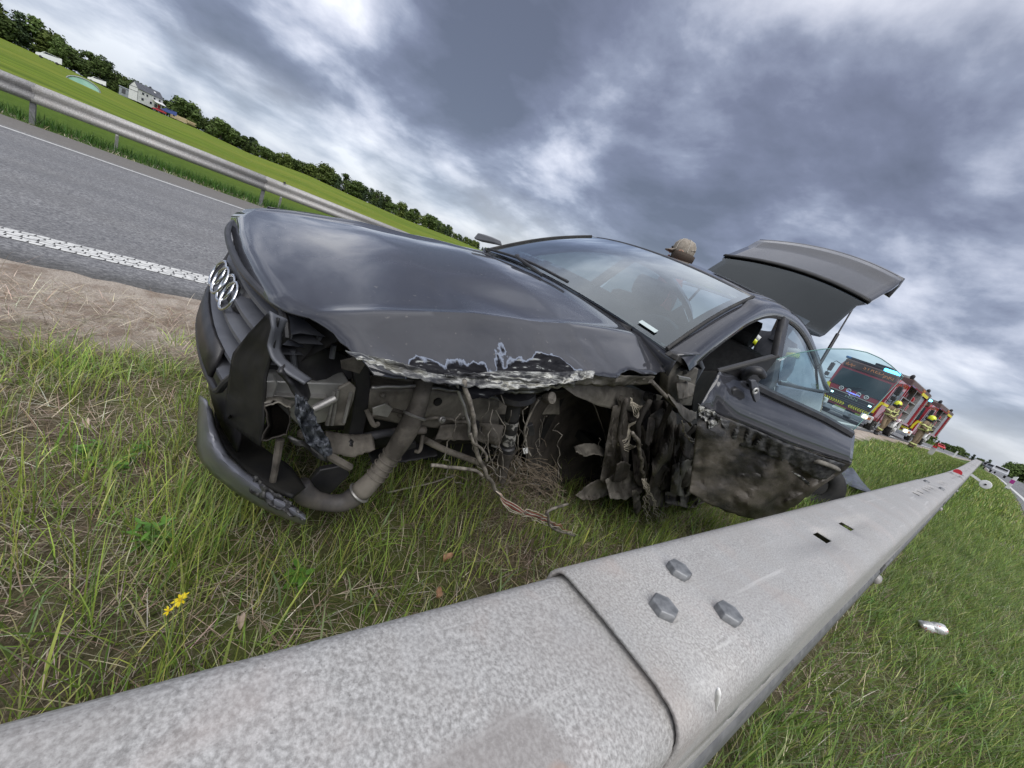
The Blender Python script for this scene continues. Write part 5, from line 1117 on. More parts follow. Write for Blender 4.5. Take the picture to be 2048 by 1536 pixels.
b = MB(); b.grid(lofted(tc_, 14, 3, lambda u, v, s, t: und(u, v, .06+.01*nz((u*.05, v*.05, 0), 1)))); b.build('torn_edge', M_torn, door, smooth=25, solid=.003, recalc=False)
b = MB(); b.grid(lofted([[(u-4, v-7) for u, v in Tq[2:]], [(u-2, v+4) for u, v in Tq[2:]]], 20, 3, lambda u, v, s, t: und(u, v, .012+.02*math.sin(math.pi*t)))); b.build('waist_seal', M_black, door, smooth=60, solid=.01, recalc=False)
gT = [(1547, 721), (1575, 712), (1600, 705), (1650, 697.5), (1700, 698), (1735, 705), (1762, 717), (1785, 733), (1806, 754)]; gB = [(1505, 768), (1530, 781), (1555, 793), (1580, 805), (1605, 816), (1630, 827), (1655, 838), (1678, 849), (1704, 863)]
Gg = lofted([gT, gB], 26, 12, lambda u, v, s, t: und(u, v, -.03-.07*(1-t)))
b = MB(); b.grid(Gg); b.build('door_window', M_doorgl, door, smooth=180, recalc=False)
b = MB(); b.tube([Gg[0][i] for i in range(26)]+[Gg[k][25] for k in range(1, 13)], .0022, 5); b.build('glass_edge', mat('green_glass_edge', (.10, .22, .20), .2), door, smooth=180)
def dpoly(name, poly, off, th, m_, bev=.004, parent=None):
    b = MB(); b.prism([und(u, v, off) for u, v in poly], -DN*th); return b.build(name, m_, parent or door, bevel=bev)
dpoly('mirror_sail', [(1440, 742), (1553, 712), (1556, 718), (1543, 735), (1510, 775), (1495, 768)], .005, .025, M_black, .006)
b = MB(); b.tube(smooth_path([und(1436, 744, .005), und(1500, 728, .005), und(1556, 713, .0)], 10), .007, 6); b.build('sail_rim', M_rubber, door)
b = MB(); b.tube(smooth_path([und(1488, 752, .01), und(1500, 742, .06), und(1518, 742, .08), und(1526, 752, .08)], 14), [.018]*5+[.016]*5+[.014]*4, 10); arm = b.build('mirror_arm', M_black, door, smooth=180)
b = MB(); b.prism([und(u, v, .085) for u, v in ((1502, 762), (1512, 760), (1520, 778), (1521, 798), (1512, 806), (1506, 790))], -DN*.015); b.build('broken_mirror_foot', M_dull, arm, bevel=.003)
b = MB(); b.torus(und(1511, 782, .09), .010, .004, Vector(DN).to_track_quat('Z', 'Y').to_matrix(), 16, 6); b.build('mirror_socket', M_alu, arm)
dpoly('mirror_pad', [(1466, 780), (1476, 776), (1490, 784), (1492, 796), (1482, 803), (1468, 798), (1463, 790)], .052, .03, M_black, .006)
b = MB(); b.tube(smooth_path([und(u, v, o_) for u, v, o_ in ((1625, 922, .05), (1640, 924, .075), (1662, 932, .075), (1678, 940, .055))], 14), [.008]+[.011]*12+[.008], 10); b.build('door_handle', M_mudlight, door, smooth=180)
dpoly('handle_recess', [(1636, 918), (1652, 914), (1668, 922), (1672, 934), (1650, 930)], .045, .02, M_dark, .003)
b = MB(); b.grid([[und(*q, -.11) for q in resample([(1535+(q[0]-1535)*.93, 905+(q[1]-905)*.92) for q in (Tq[k], Mq[k], Bq[k])], 6)] for k in range(7)]); b.build('door_inner_panel', M_black, door, recalc=False, solid=.01, offset=1)
# --- dead straw bundled under the wheelhouse
Pn = 1500; cs = np.array([un_g(*q, .03) for q in ((1060, 985), (1010, 960), (1090, 985), (1040, 950))]); base_ = np.array([to_w(c_) for c_ in cs])
ctr = np.array([un(1060, 965, 'y', .62), un(1020, 940, 'y', .55)]); b = MB()
for k in range(260):
    c_ = ctr[k % 2]+rng.normal(0, 1, 3)*np.array([.10, .05, .035]); d = rng.normal(0, 1, 3); d /= np.linalg.norm(d); d[2] *= .5; L = rng.uniform(.03, .09)
    b.tube([c_-d*L, c_+np.array([0, 0, .01]), c_+d*L], .0011, 3, cap=False)
o = b.build('straw_clump', mat('packed_straw', (.13, .10, .07), .9, col2=(.23, .19, .14), scale=40), smooth=180, recalc=False); o.matrix_world = mw.copy(); o['kind'] = 'stuff'; o['label'] = 'dry straw packed under the open wheelhouse of the wreck'
# --- loose pieces lying in the grass
def loose(name, poly_px, h, label, cat, m_, th=.01, amp=.02):
    b = MB(); E_ = lofted(poly_px, 16, 8, lambda u, v, s, t: wz(u, v, h+.02*math.sin(3*s)+amp*mnoise.noise((u*.05, v*.05, 2)))); b.grid(E_); o = b.build(name, m_, smooth=60, solid=th, recalc=False); return tag(o, label, cat)
loose('torn_body_panel', [[(1680, 938), (1705, 936), (1722, 962)], [(1672, 960), (1705, 975), (1748, 990)]], .10, 'torn grey-blue body panel lying in the grass behind the open door', 'panel', mat('panel_plastic', (.10, .115, .14), .5, col2=(.06, .065, .08), scale=6), .01, .05)
b = MB(); cw = wz(1636, 985, .10); b.torus((0, 0, 0), .20, .085, Matrix.Rotation(1.25, 3, 'X')@Matrix.Rotation(.2, 3, 'Y'), 36, 14); b.lathe([(.16, -.06), (.13, .02), (.05, .03)], 24, Matrix.Rotation(1.25, 3, 'X')); o = b.build('loose_wheel', M_rubber, loc=(cw[0]-.08, cw[1], .16)); tag(o, 'black tyre sunk in grass just beyond the bottom corner of the open door', 'wheel')
P = smooth_path([wz(u, v, .05) for u, v in ((775, 985), (820, 975), (865, 965), (910, 950))], 20); b = MB(); b.tube(P, [.004]*20, 6); o = b.build('dry_branch', mat('pale_bark', (.33, .30, .25), .8), smooth=180); tag(o, 'thin pale dry branch lying in front of the wheelhouse', 'branch')
# ------------------------------------------------------------------ trees
def leafmat(name, a, b_):
    m, t, p, out = newmat(name); co = objco(t); n = tnoise(t, co, .9, 5, .7); oi = t.nodes.new('ShaderNodeObjectInfo')
    c = ramp(t, n, [(.35, a), (.65, b_)]); h = t.nodes.new('ShaderNodeHueSaturation'); h.inputs['Saturation'].default_value = .95
    t.links.new(mth(t, 'ADD', .7, mth(t, 'MULTIPLY', oi.outputs['Random'], .7)), h.inputs['Value']); t.links.new(c, h.inputs['Color'])
    t.links.new(h.outputs[0], p.inputs['Base Color']); p.inputs['Roughness'].default_value = .8; p.inputs['Specular IOR Level'].default_value = .15; return m
M_leafA = leafmat('broadleaf', (.045, .075, .022), (.11, .155, .042)); M_leafB = leafmat('pine_needles', (.028, .050, .026), (.070, .10, .046)); M_leafC = leafmat('light_broadleaf', (.055, .085, .018), (.13, .165, .04))
M_bark = mat('bark', (.07, .055, .042), .9, col2=(.14, .12, .10), scale=4)
def tree_proto(name, kind, H, Wd, m_leaf, seed):
    r_ = np.random.default_rng(seed); e = empty(name)
    b = MB(); b.tube([(0, 0, -.3), (.05*H*.3, 0, H*.35), (0, .1, H*.8)], [H*.02, H*.015, H*.005], 6)
    for k in range(5): a = r_.uniform(0, 6.3); z0 = H*r_.uniform(.25, .6); b.tube([(0, 0, z0), (math.cos(a)*Wd*.3, math.sin(a)*Wd*.3, z0+H*.14)], [H*.008, H*.003], 5)
    b.build('trunk', M_bark, e)
    nc = 34; P = []
    for k in range(nc):
        t = r_.uniform(.0, 1.0)
        rad = Wd/2*(math.sin(math.pi*min(1, (t*.85+.13)))**.6 if kind != 'pine' else (1.05-t)*(.6+.6*r_.uniform())); a = r_.uniform(0, 6.3); rr = rad*r_.uniform(.25, .9)
        P.append((rr*math.cos(a), rr*math.sin(a), H*(.05+.90*t), Wd*r_.uniform(.13, .22)))
    V, Fc = [], []
    for (cx_, cy_, cz_, rs) in P:
        for q in range(56):
            d = r_.normal(0, 1, 3); d /= np.linalg.norm(d); c_ = np.array([cx_, cy_, cz_])+d*rs*r_.uniform(.5, 1.35)*np.array([1, 1, .8])
            u_ = r_.normal(0, 1, 3); u_ /= np.linalg.norm(u_); w_ = np.cross(u_, d); w_ /= np.linalg.norm(w_)+1e-6; s_ = Wd*r_.uniform(.022, .05); o = len(V)
            V += [c_-u_*s_-w_*s_, c_+u_*s_-w_*s_*.6, c_+u_*s_*.8+w_*s_, c_-u_*s_*.6+w_*s_*.9]; Fc.append((o, o+1, o+2, o+3))
    b = MB(); b.add(V, Fc); b.build('crown', m_leaf, e, smooth=0, recalc=False); return e
KINDS = [tree_proto('broadleaf_tree', 'b', 10, 8, M_leafA, 1), tree_proto('broadleaf_tree', 'b', 11, 6.5, M_leafA, 2), tree_proto('pine_tree', 'pine', 12, 6, M_leafB, 3), tree_proto('broadleaf_tree', 'b', 9, 7.5, M_leafC, 4), tree_proto('birch_tree', 'b', 12, 5.5, M_leafA, 5)]
first = [True]*len(KINDS)
LBL = ['dark rounded broadleaf tree in the row along the far edge of the green field', 'tall narrow broadleaf tree in the row along the far edge of the green field', 'dark pine in the row along the far edge of the green field', 'lighter green bushy tree in the row along the far edge of the green field', 'slender birch in the row along the far edge of the green field']
def place_tree(k, x, y, z, H, wide, label, group):
    base_h = (10, 11, 12, 9, 12)[k]
    o = KINDS[k] if first[k] else copy_tree(KINDS[k]); first[k] = False
    o.location = (x, y, z); o.rotation_euler = (0, 0, random.uniform(0, 6.28)); s = H/base_h; o.scale = (s*wide, s*wide, s); tag(o, label, 'tree', group); return o
TOPS = [(-107, 3.2), (-104.3, 3.0), (-102.9, 3.5), (-101.3, 2.7), (-99.9, 2.8), (-97.5, 2.35), (-94.6, 2.15), (-92, 2.5), (-87.7, 1.7), (-83.3, 1.45), (-80.8, 2.05), (-77.5, 2.1), (-72, 1.85), (-66, 1.8), (-63, 1.2), (-58, .9), (-50, .8)]
def tree_at(azd, D, el, label, group, k=None, wide=1.0):
    x, y = D*math.sin(math.radians(azd)), D*math.cos(math.radians(azd)); z = gz1(x, y)-.3
    k = random.choice((0, 0, 1, 2, 2, 3, 4)) if k is None else k
    H = CH+D*math.tan(math.radians(el))-z; return place_tree(k, x, y, z, max(2.5, H), wide, label or LBL[k], group)
az_ = -107.0
while az_ < -56:
    el = np.interp(az_, [q[0] for q in TOPS], [q[1] for q in TOPS])*random.uniform(.72, 1.14)
    if not (-83.2 < az_ < -80.6): tree_at(az_, random.uniform(268, 285), el, None, 'trees along the far edge of the field', wide=1.35)
    if random.random() < .6: tree_at(az_+.3, random.uniform(290, 310), el*random.uniform(.85, 1.0), None, 'trees along the far edge of the field', wide=1.5)
    az_ += random.uniform(.42, .72)
for a_ in np.arange(-83.4, -80.2, .5): tree_at(a_, 320, np.interp(a_, [-83.4, -80.2], [1.0, 1.9])*random.uniform(.9, 1.1), 'dark tree standing behind the white arched hangar', 'trees behind the hangar')
tree_at(-92.6, 262, 1.05, 'round light green bush beside the blue van and wooden pile', None, 3, 1.7)
for i in range(9): tree_at(1.55+i*.32+random.uniform(-.1, .1), random.uniform(235, 265), np.interp(i, [0, 2, 8], [.95, 1.45, 1.6]), 'dense dark green tree at the far right beyond the right carriageway', 'wood at the right edge', 0, 1.3)
for i in range(16): tree_at(-7.2+i*.5, random.uniform(330, 380), random.uniform(.35, .65)*(1 if i > 5 else 1.3), 'tiny far tree on the horizon where the road vanishes', 'trees where the road vanishes', random.choice((0, 2)), 1.3)
for i, q in enumerate(((-5.4, .9), (-4.5, 1.25), (-3.9, .9))): tree_at(q[0], 190, q[1], 'dark tree just behind the rear of the fire engine', 'trees behind the fire engine', 2 if i == 1 else 0, 1.1)
tree_at(-13.75, 120, 1.75, 'dark bush showing beside the left mirror of the fire engine', None, 0, .9)

# every tree gets a label of its own, counted from things one can find
ORD = ['first', 'second', 'third', 'fourth', 'fifth', 'sixth', 'seventh', 'eighth', 'ninth', 'tenth', 'eleventh', 'twelfth', 'thirteenth', 'fourteenth', 'fifteenth', 'sixteenth', 'seventeenth', 'eighteenth', 'nineteenth', 'twentieth']
def ordinal(n): return ORD[n] if n < 20 else ('twenty-', 'thirty-', 'forty-', 'fifty-', 'sixty-', 'seventy-', 'eighty-', 'ninety-')[(n+1)//10-2]+ORD[(n+1) % 10-1] if (n+1) % 10 else ('', '', 'twentieth', 'thirtieth', 'fortieth', 'fiftieth', 'sixtieth', 'seventieth', 'eightieth', 'ninetieth')[(n+1)//10]
def relabel(group, fmt, side=None):
    T_ = sorted([o for o in COL.objects if o.get('group') == group], key=lambda o: math.atan2(o.location.x, o.location.y))
    return T_
KN = {0: 'dark rounded broadleaf', 1: 'dark rounded broadleaf'}
def kindword(o): n = o.name.split('.')[0]; return {'broadleaf_tree': 'broadleaf tree', 'pine_tree': 'dark pine', 'birch_tree': 'slender birch'}[n]
T_ = relabel('trees along the far edge of the field', '')
hz_az, hg_az = math.radians(-96.0), math.radians(-82.0); A_ = [math.atan2(o.location.x, o.location.y) for o in T_]
Lf = [o for o, a in zip(T_, A_) if a < hz_az][::-1]; Md = [o for o, a in zip(T_, A_) if hz_az <= a < hg_az]; Rt = [o for o, a in zip(T_, A_) if a >= hg_az]
for L__, txt in ((Lf, 'left of the white house'), (Md, 'right of the white house'), (Rt, 'right of the white hangar')):
    for n_, o in enumerate(L__): o['label'] = f'{kindword(o)}, {ordinal(n_)} tree {txt} in the row behind the field'
for g_, txt in (('trees behind the hangar', 'dark {k}, {n} from the left behind the white hangar'), ('wood at the right edge', 'dense {k}, {n} from the left in the wood beyond the right carriageway'), ('trees where the road vanishes', 'tiny far {k}, {n} from the left where the road vanishes'), ('trees behind the fire engine', '{k}, {n} from the left just behind the rear of the fire engine')):
    for n_, o in enumerate(relabel(g_, '')): o['label'] = txt.format(k=kindword(o).replace('dark ', ''), n=ordinal(n_))

# ------------------------------------------------------------------ far farm
M_wallw = mat('house_render', (.68, .68, .69), .8, col2=(.55, .55, .56), scale=1.5); M_roof = mat('roof_sheet', (.055, .06, .075), .5, col2=(.09, .095, .11), scale=1); M_wood = mat('bare_timber', (.45, .35, .21), .8, col2=(.58, .47, .30), scale=2)
M_greytin = mat('grey_sheet', (.32, .34, .37), .5, col2=(.22, .24, .27), scale=1.5); M_trimdk = mat('dark_trim', (.06, .06, .07), .5)
def far_spot(u, v, D):
    a, e_ = azel(u, v); x, y = D*math.sin(a), D*math.cos(a); return x, y, gz1(x, y)
def field_D(u, v):
    a, e_ = azel(u, v)
    for D in np.arange(40, 262, 1.0):
        if gz1(D*math.sin(a), D*math.cos(a)) > CH+D*math.tan(e_): return float(D)
    return 258.0
def face_eye(x, y): return math.atan2(-y, -x)-math.pi/2+math.pi  # local -Y looks at the eye
# house: gable end to the left, long side with porch to the right
hx, hy, hz0 = far_spot(291, 205, 255); hz0 = CH+255*math.tan(math.radians(.72)); H_ = empty('house', (hx, hy, hz0), face_eye(hx, hy)+.5, 'white two-storey house with dark pitched roof and a small porch across the field', 'house')
W2_, L2_, E_h, R_h = 3.6, 5.4, 4.9, 7.4
b = MB(); b.add([(-L2_, -W2_, -1), (L2_, -W2_, -1), (L2_, W2_, -1), (-L2_, W2_, -1), (-L2_, -W2_, E_h), (L2_, -W2_, E_h), (L2_, W2_, E_h), (-L2_, W2_, E_h), (-L2_, 0, R_h), (L2_, 0, R_h)], [(0, 1, 5, 4), (1, 2, 6, 9, 5), (2, 3, 7, 6), (3, 0, 4, 8, 7)]); b.build('wall', M_wallw, H_, smooth=0)
b = MB()
for sg in (-1, 1): b.prism([(-L2_-.3, sg*(W2_+.35), E_h-.25), (L2_+.3, sg*(W2_+.35), E_h-.25), (L2_+.3, 0, R_h+.12), (-L2_-.3, 0, R_h+.12)], (0, 0, .14))
H_.scale = (.80, .80, .82)
rf = b.build('roof', M_roof, H_, smooth=0)
b = MB(); b.box((1.5, .3, R_h+.3), (.6, .6, 1.2)); b.build('chimney', M_trimdk, rf, smooth=0)
b = MB(); b.box((2.6, -1.6, 6.55), (.8, .9, .1), M=Matrix.Rotation(.6, 3, 'X')); b.build('roof_window', M_white, rf, smooth=0)
for x, z, w_, h_ in ((-3.4, 3.5, 1.1, 1.2), (-1.6, 3.5, .9, 1.2), (1.6, 3.6, 1.0, 1.1), (3.9, 3.6, 1.0, 1.1), (-3.4, 1.0, 1.2, 1.3), (.2, 1.0, 1.0, 1.3)):
    b = MB(); b.box((x, -W2_-.03, z), (w_, .08, h_)); f_ = b.build('window', M_white, H_, smooth=0); b = MB(); b.box((x, -W2_-.08, z), (w_*.84, .03, h_*.86)); b.build('pane', M_glassdark, f_, smooth=0)
b = MB(); b.box((-L2_-.02, 0, 3.2), (.06, 7.2, .18)); b.box((-L2_-.02, 0, 5.0), (.06, 7.2, .18)); b.box((-L2_-.05, -3.5, 2.2), (.08, .2, 5.4)); b.build('timber_trim', M_trimdk, H_, smooth=0)
b = MB(); b.prism([(.8, -W2_-.02, 3.0), (5.6, -W2_-.02, 3.0), (5.6, -W2_-2.6, 2.2), (.8, -W2_-2.6, 2.2)], (0, 0, .15)); pr = b.build('porch_roof', M_white, H_, smooth=0)
for x in (1.0, 3.2, 5.4): b = MB(); b.box((x, -W2_-2.4, .6), (.18, .18, 3.2)); b.build('porch_post', M_trimdk, H_, smooth=0)
b = MB(); b.box((3.9, -W2_-.05, .6), (1.0, .1, 2.2)); b.build('door', M_red, H_, smooth=0)
b = MB(); b.box((2.4, -W2_-.06, .7), (1.1, .1, 1.5)); b.build('porch_window', M_glassdark, H_, smooth=0)
def shed(name, u, v, D, w_, d_, h_, m_, label, cat, arch=False, flat=False, rz=0.0, m_front=None):
    D = min(D, field_D(u, v)+2) if name == 'polytunnel' else D
    x, y, z = far_spot(u, v, D); a, e_ = azel(u, v); z = CH+D*math.tan(e_)-.1; e = empty(name, (x, y, z), face_eye(x, y)+rz, label, cat)
    if arch:
        P = [(w_/2*math.cos(math.pi*k/14), h_*math.sin(math.pi*k/14)) for k in range(15)]
        b = MB(); b.grid([[(px, yy, pz) for px, pz in P] for yy in np.linspace(-d_/2, d_/2, 6)]); b.build('cover', m_, e, smooth=60, recalc=False)
        b = MB(); b.add([(px*.98, -d_/2+.05, pz*.98) for px, pz in P], [tuple(range(15))]); b.build('end_wall', m_front or m_, e, smooth=0); b = MB(); b.add([(px*.98, d_/2-.05, pz*.98) for px, pz in P], [tuple(range(15))]); b.build('end_wall', m_front or m_, e, smooth=0)
        b = MB()
        for yy in np.linspace(-d_/2, d_/2, 6): b.tube([(px*1.01, yy, pz*1.01) for px, pz in P], .06, 4)
        b.build('hoop', M_greytin, e)
    else:
        b = MB(); b.box((0, 0, h_/2-.4), (w_, d_, h_+.8)); b.build('wall', m_, e, smooth=0)
        b = MB(); b.prism([(-w_/2-.2, -d_/2-.2, h_+.02), (w_/2+.2, -d_/2-.2, h_+.02), (w_/2+.2, d_/2+.2, h_+.3), (-w_/2-.2, d_/2+.2, h_+.3)], (0, 0, .12)); b.build('roof', M_greytin, e, smooth=0)
        b = MB(); b.box((-.2*w_, -d_/2-.03, h_*.45), (w_*.25, .06, h_*.8)); b.build('door', M_trimdk, e, smooth=0)
    return e
shed('polytunnel', 167, 171, 215, 2.9, 2.4, .85, mat('green_film', (.28, .52, .43), .4, col2=(.38, .62, .54), scale=1), 'small mint green polytunnel in the middle of the field', 'polytunnel', True)
shed('outbuilding', 253, 190, 262, 4.5, 4, 2.2, M_greytin, 'low grey outbuilding joined to the left of the white house', 'shed')
shed('hangar', 612, 350, 300, 9, 14, 4.6, M_white, 'white arched hangar at the end of the field by dark trees', 'hangar', True, rz=-.9, m_front=M_trimdk)
shed('barn', 650, 361, 305, 13, 6, 2.6, mat('blue_grey_sheet', (.25, .33, .42), .5, col2=(.35, .42, .5), scale=1), 'low blue-grey barn right of the white arched hangar', 'barn')
def pile(name, u, v, D, w_, h_, m_, label, cat, n=9):
    D = min(D, field_D(u, v)); x, y, z = far_spot(u, v, D); a, e_ = azel(u, v); z = CH+D*math.tan(e_)-.1; e = empty(name, (x, y, z), face_eye(x, y), label, cat)
    for k in range(n):
        b = MB(); b.box((random.uniform(-.1, .3)*w_*.3, random.uniform(-.5, .5), h_*(k+.5)/n), (w_*random.uniform(.6, 1), .9, h_/n*.9), rz=random.uniform(-.08, .08)); b.build('plank', m_, e, smooth=0)
pile('timber_pile', 381, 250, 250, 4.0, 1.5, M_wood, 'pale timber pile on the field right of the blue van', 'timber pile')
x, y, z = far_spot(357, 236, 258); fz = CH+258*math.tan(azel(357, 240)[1]); fe = empty('board_fence', (x, y, fz), face_eye(x, y), 'short pale board fence between the blue van and the round bush', 'fence')
for k in range(14): b = MB(); b.box((-2.5+k*.4, 0, .8), (.34, .05, 1.8)); b.build('board', M_wood, fe, smooth=0)

# ------------------------------------------------------------------ far vehicles
def far_car(name, x, y, z, rz, col, label, kind='car', group=None):
    L, Wd, Hh = {'car': (4.3, 1.75, 1.45), 'van': (4.9, 1.9, 2.0), 'estate': (4.6, 1.8, 1.5)}[kind]
    e = empty(name, (x, y, z), rz, label, 'van' if kind == 'van' else 'car', group); m_ = mat(name+'_paint', col, .3, coat=.6)
    prof = {'car': [(-.5, .35), (-.5, .62), (-.44, .68), (-.34, .70), (-.2, 1.0), (.12, 1.0), (.26, .68), (.46, .60), (.5, .5), (.5, .3)], 'estate': [(-.5, .35), (-.5, .66), (-.47, .95), (-.3, 1.0), (.08, 1.0), (.24, .68), (.46, .58), (.5, .48), (.5, .3)], 'van': [(-.5, .25), (-.5, .95), (-.46, 1.0), (.18, 1.0), (.32, .66), (.47, .52), (.5, .42), (.5, .2)]}[kind]
    rows = [[(s*Wd/2*(1-.14*max(0, (pz-.62)/.38)), px*L, pz*Hh) for px, pz in prof] for s in (-1, -.92, .92, 1)]
    b = MB(); b.grid(rows)
    for k in (0, 3): b.add(rows[k], [tuple(range(len(prof)))])
    body = b.build('body', m_, e, smooth=30, bevel=.03)
    for sg in (-1, 1):
        b = MB(); P = [(q[0]*L*.95, q[1]*Hh) for q in prof if q[1] >= .66]; cx_ = sum(p_[0] for p_ in P)/len(P); cz_ = sum(p_[1] for p_ in P)/len(P)
        b.prism([(sg*(Wd/2*(1-.14*max(0, (cz_+(pz-cz_)*.78)/Hh-.62)/.38)+.006), cx_+(px-cx_)*.86, cz_+(pz-cz_)*.74) for px, pz in P], (sg*.004, 0, 0)); b.build('window', M_glassdark, e, smooth=0)
    b = MB(); b.box((0, L*.215, Hh*.83), (Wd*.8, .03, Hh*.30), M=Matrix.Rotation(-.9 if kind != 'van' else -.75, 3, 'X')); b.build('windscreen', M_glassdark, e, smooth=0)
    b = MB(); b.box((0, -L*(.50 if kind != 'car' else .285), Hh*.82), (Wd*.78, .03, Hh*.24), M=Matrix.Rotation(.1 if kind != 'car' else .8, 3, 'X')); b.build('rear_window', M_glassdark, e, smooth=0)
    for sx in (-1, 1):
        for yy in (-.31, .31):
            b = MB(); b.lathe([(.2, -.1), (.31, -.09), (.31, .09), (.2, .1), (.05, .08)], 16, Matrix.Rotation(math.pi/2, 3, 'Y'), (sx*(Wd/2-.08), yy*L, .31)); b.build('wheel', M_rubber, e)
        b = MB(); b.box((sx*Wd*.36, L*.49, Hh*.42), (.3, .06, .12)); b.build('headlight', M_white, e, smooth=0)
        b = MB(); b.box((sx*Wd*.40, -L*.495, Hh*.5), (.18, .05, .2)); b.build('tail_light', M_red, e, smooth=0)
    return e
def field_car(u, v, D, rz, col, label, kind):
    D = min(D, field_D(u, v)); x, y, _ = far_spot(u, v, D); z = max(gz1(x, y)-.1, CH+D*math.tan(azel(u, v)[1])-.1); return far_car('parked_'+('van' if kind == 'van' else 'car'), x, y, z, face_eye(x, y)+rz, col, label, kind)
field_car(98, 122, 240, 1.5, (.70, .71, .72), 'white van parked under the dark trees at the far left', 'van')
field_car(194, 167, 250, 1.45, (.72, .72, .72), 'white van parked between the green polytunnel and the white house', 'van')
field_car(318, 224, 245, 1.7, (.38, .02, .03), 'red car parked in front of the house porch', 'car')
field_car(338, 228, 250, 1.5, (.02, .05, .22), 'dark blue van parked right of the house porch', 'van')
def road_car(az, D, rz, col, label, kind): x, y = D*math.sin(math.radians(az)), D*math.cos(math.radians(az)); far_car('moving_car', x, y, float(zr(y))+.02, rz, col, label, kind)
road_car(1.15, 105, math.pi, (.42, .43, .45), 'silver estate car driving on the right carriageway under the dark wood', 'estate')
road_car(.35, 150, math.pi, (.03, .03, .035), 'dark car farther ahead of the silver one on the right carriageway', 'car')
road_car(.62, 128, math.pi, (.10, .11, .13), 'dark grey car between the silver estate and the farther dark car', 'car')
road_car(-2.95, 185, math.pi+.25, (.50, .03, .035), 'red and white emergency car parked far behind the fire engine', 'estate')

# ------------------------------------------------------------------ posts and reflectors
M_refl = mat('red_reflector', (.50, .02, .03), .3, coat=.5); M_purple = mat('magenta_reflector', (.35, .02, .22), .3, coat=.5)
dx_, dy_ = 27*math.sin(math.radians(2.14)), 27*math.cos(math.radians(2.14)); z0 = .26
e = empty('delineator_post', (dx_, dy_, z0), 0, 'white delineator post with magenta band beside the right carriageway', 'delineator')
b = MB(); b.prism([(-.06, -.05, -.2), (.06, -.05, -.2), (.06, -.05, .84), (-.06, -.05, .76)], (0, .08, 0)); b.build('post', M_white, e, bevel=.008)
b = MB(); b.box((0, -.056, .56), (.122, .02, .16)); b.build('reflector_band', M_purple, e, smooth=0)
for k, s_ in enumerate((.11, .06, .10)): b = MB(); b.box((0, -.053, .12+.05*k), (s_*.6, .008, .03)); b.build('mark', M_black, e, smooth=0)
dx_, dy_ = 29*math.sin(math.radians(-3.2)), 29*math.cos(math.radians(-3.2))
e = empty('delineator_post', (dx_, dy_, .30), 0, 'grey-white delineator post leaning in the grass behind the second fireman', 'delineator')
b = MB(); b.prism([(-.10, -.05, -.1), (.10, -.05, -.1), (.12, -.05, .5), (-.08, -.05, .52)], (0, .1, 0)); b.build('post', mat('dirty_white', (.48, .48, .47), .6), e, bevel=.008)
b = MB(); b.box((.01, -.06, .58), (.16, .06, .10)); b.build('reflector_band', M_refl, e, smooth=0)
dx_, dy_ = 75*math.sin(math.radians(-1.75)), 75*math.cos(math.radians(-1.75))
e = empty('delineator_post', (dx_, dy_, float(zr(75))), 0, 'tiny white delineator post far along the left carriageway', 'delineator'); b = MB(); b.box((0, 0, .4), (.16, .08, 1.0)); b.build('post', M_white, e, bevel=.01)
q = wz(1915, 945, .76); dd = 9.3/q[1]; q = EYE+(q-EYE)*dd
e = empty('rail_reflector', tuple(q), 0, 'round red reflector disc on the left edge of the near guardrail', 'reflector'); My_ = Matrix.Rotation(math.pi/2, 3, 'X')
b = MB(); b.lathe([(.004, -.008), (.05, -.006), (.052, 0), (.05, .006)], 24, My_); b.build('disc', M_refl, e, smooth=40); b = MB(); b.box((.06, .01, -.02), (.09, .008, .03), M=Matrix.Rotation(.4, 3, 'Y')); b.build('bracket', M_galvD, e, smooth=0)
q = wz(1971, 969, .66); q = EYE+(q-EYE)*(8.6/q[1])
e = empty('rail_reflector', tuple(q), 0, 'white round reflector on an arm at the right side of the near guardrail', 'reflector')
b = MB(); b.lathe([(.004, -.012), (.055, -.012), (.06, 0), (.055, .008), (.03, .010)], 24, My_); b.build('disc', M_white, e, smooth=40); b = MB(); b.lathe([(.012, -.004), (.012, .004)], 12, My_, (0, -.014, 0)); b.build('lens', M_dark, e); b = MB(); b.box((-.10, .01, .025), (.14, .012, .03), M=Matrix.Rotation(.28, 3, 'Y')); b.build('arm', M_white, e, smooth=0)
# ------------------------------------------------------------------ fire engine (front looks along local -Y)
FX, FY = 26.6*math.sin(math.radians(-10.95)), 26.6*math.cos(math.radians(-10.95))
fe = empty('fire_engine', (FX, FY, .36), -math.radians(3), 'nearer red fire engine with yellow chevrons, seen partly through the car door glass', 'fire engine')
M_fred = mat('fire_red', (.36, .012, .02), .25, coat=.8, col2=(.30, .012, .018), scale=2); M_yel = mat('fluorescent_yellow', (.70, .62, .03), .5); M_blue = emitmat('blue_beacon', (.10, .55, 1.0), 2.5); M_signdk = mat('sign_board', (.10, .06, .05), .5); M_orange = mat('orange_lettering', (.62, .22, .08), .5); M_locker = mat('locker_interior', (.38, .38, .39), .5)
M_cabglass = mat('cab_glass', (.030, .050, .055), .25, spec=.25)
def text(name, s, size, loc, rot, m_, parent, ext=.006, sx=1.0):
    cu = bpy.data.curves.new(name, 'FONT'); cu.body = s; cu.size = size; cu.extrude = ext; cu.align_x = 'CENTER'; cu.align_y = 'CENTER'
    o = bpy.data.objects.new(name, cu); COL.objects.link(o); bpy.context.view_layer.update()
    me = bpy.data.meshes.new_from_object(o.evaluated_get(bpy.context.evaluated_depsgraph_get())); bpy.data.objects.remove(o); bpy.data.curves.remove(cu)
    me.materials.clear(); me.materials.append(m_); o = bpy.data.objects.new(name, me); COL.objects.link(o); o.parent = parent; o.location = loc; o.rotation_euler = rot; o.scale = (sx, 1, 1); return o
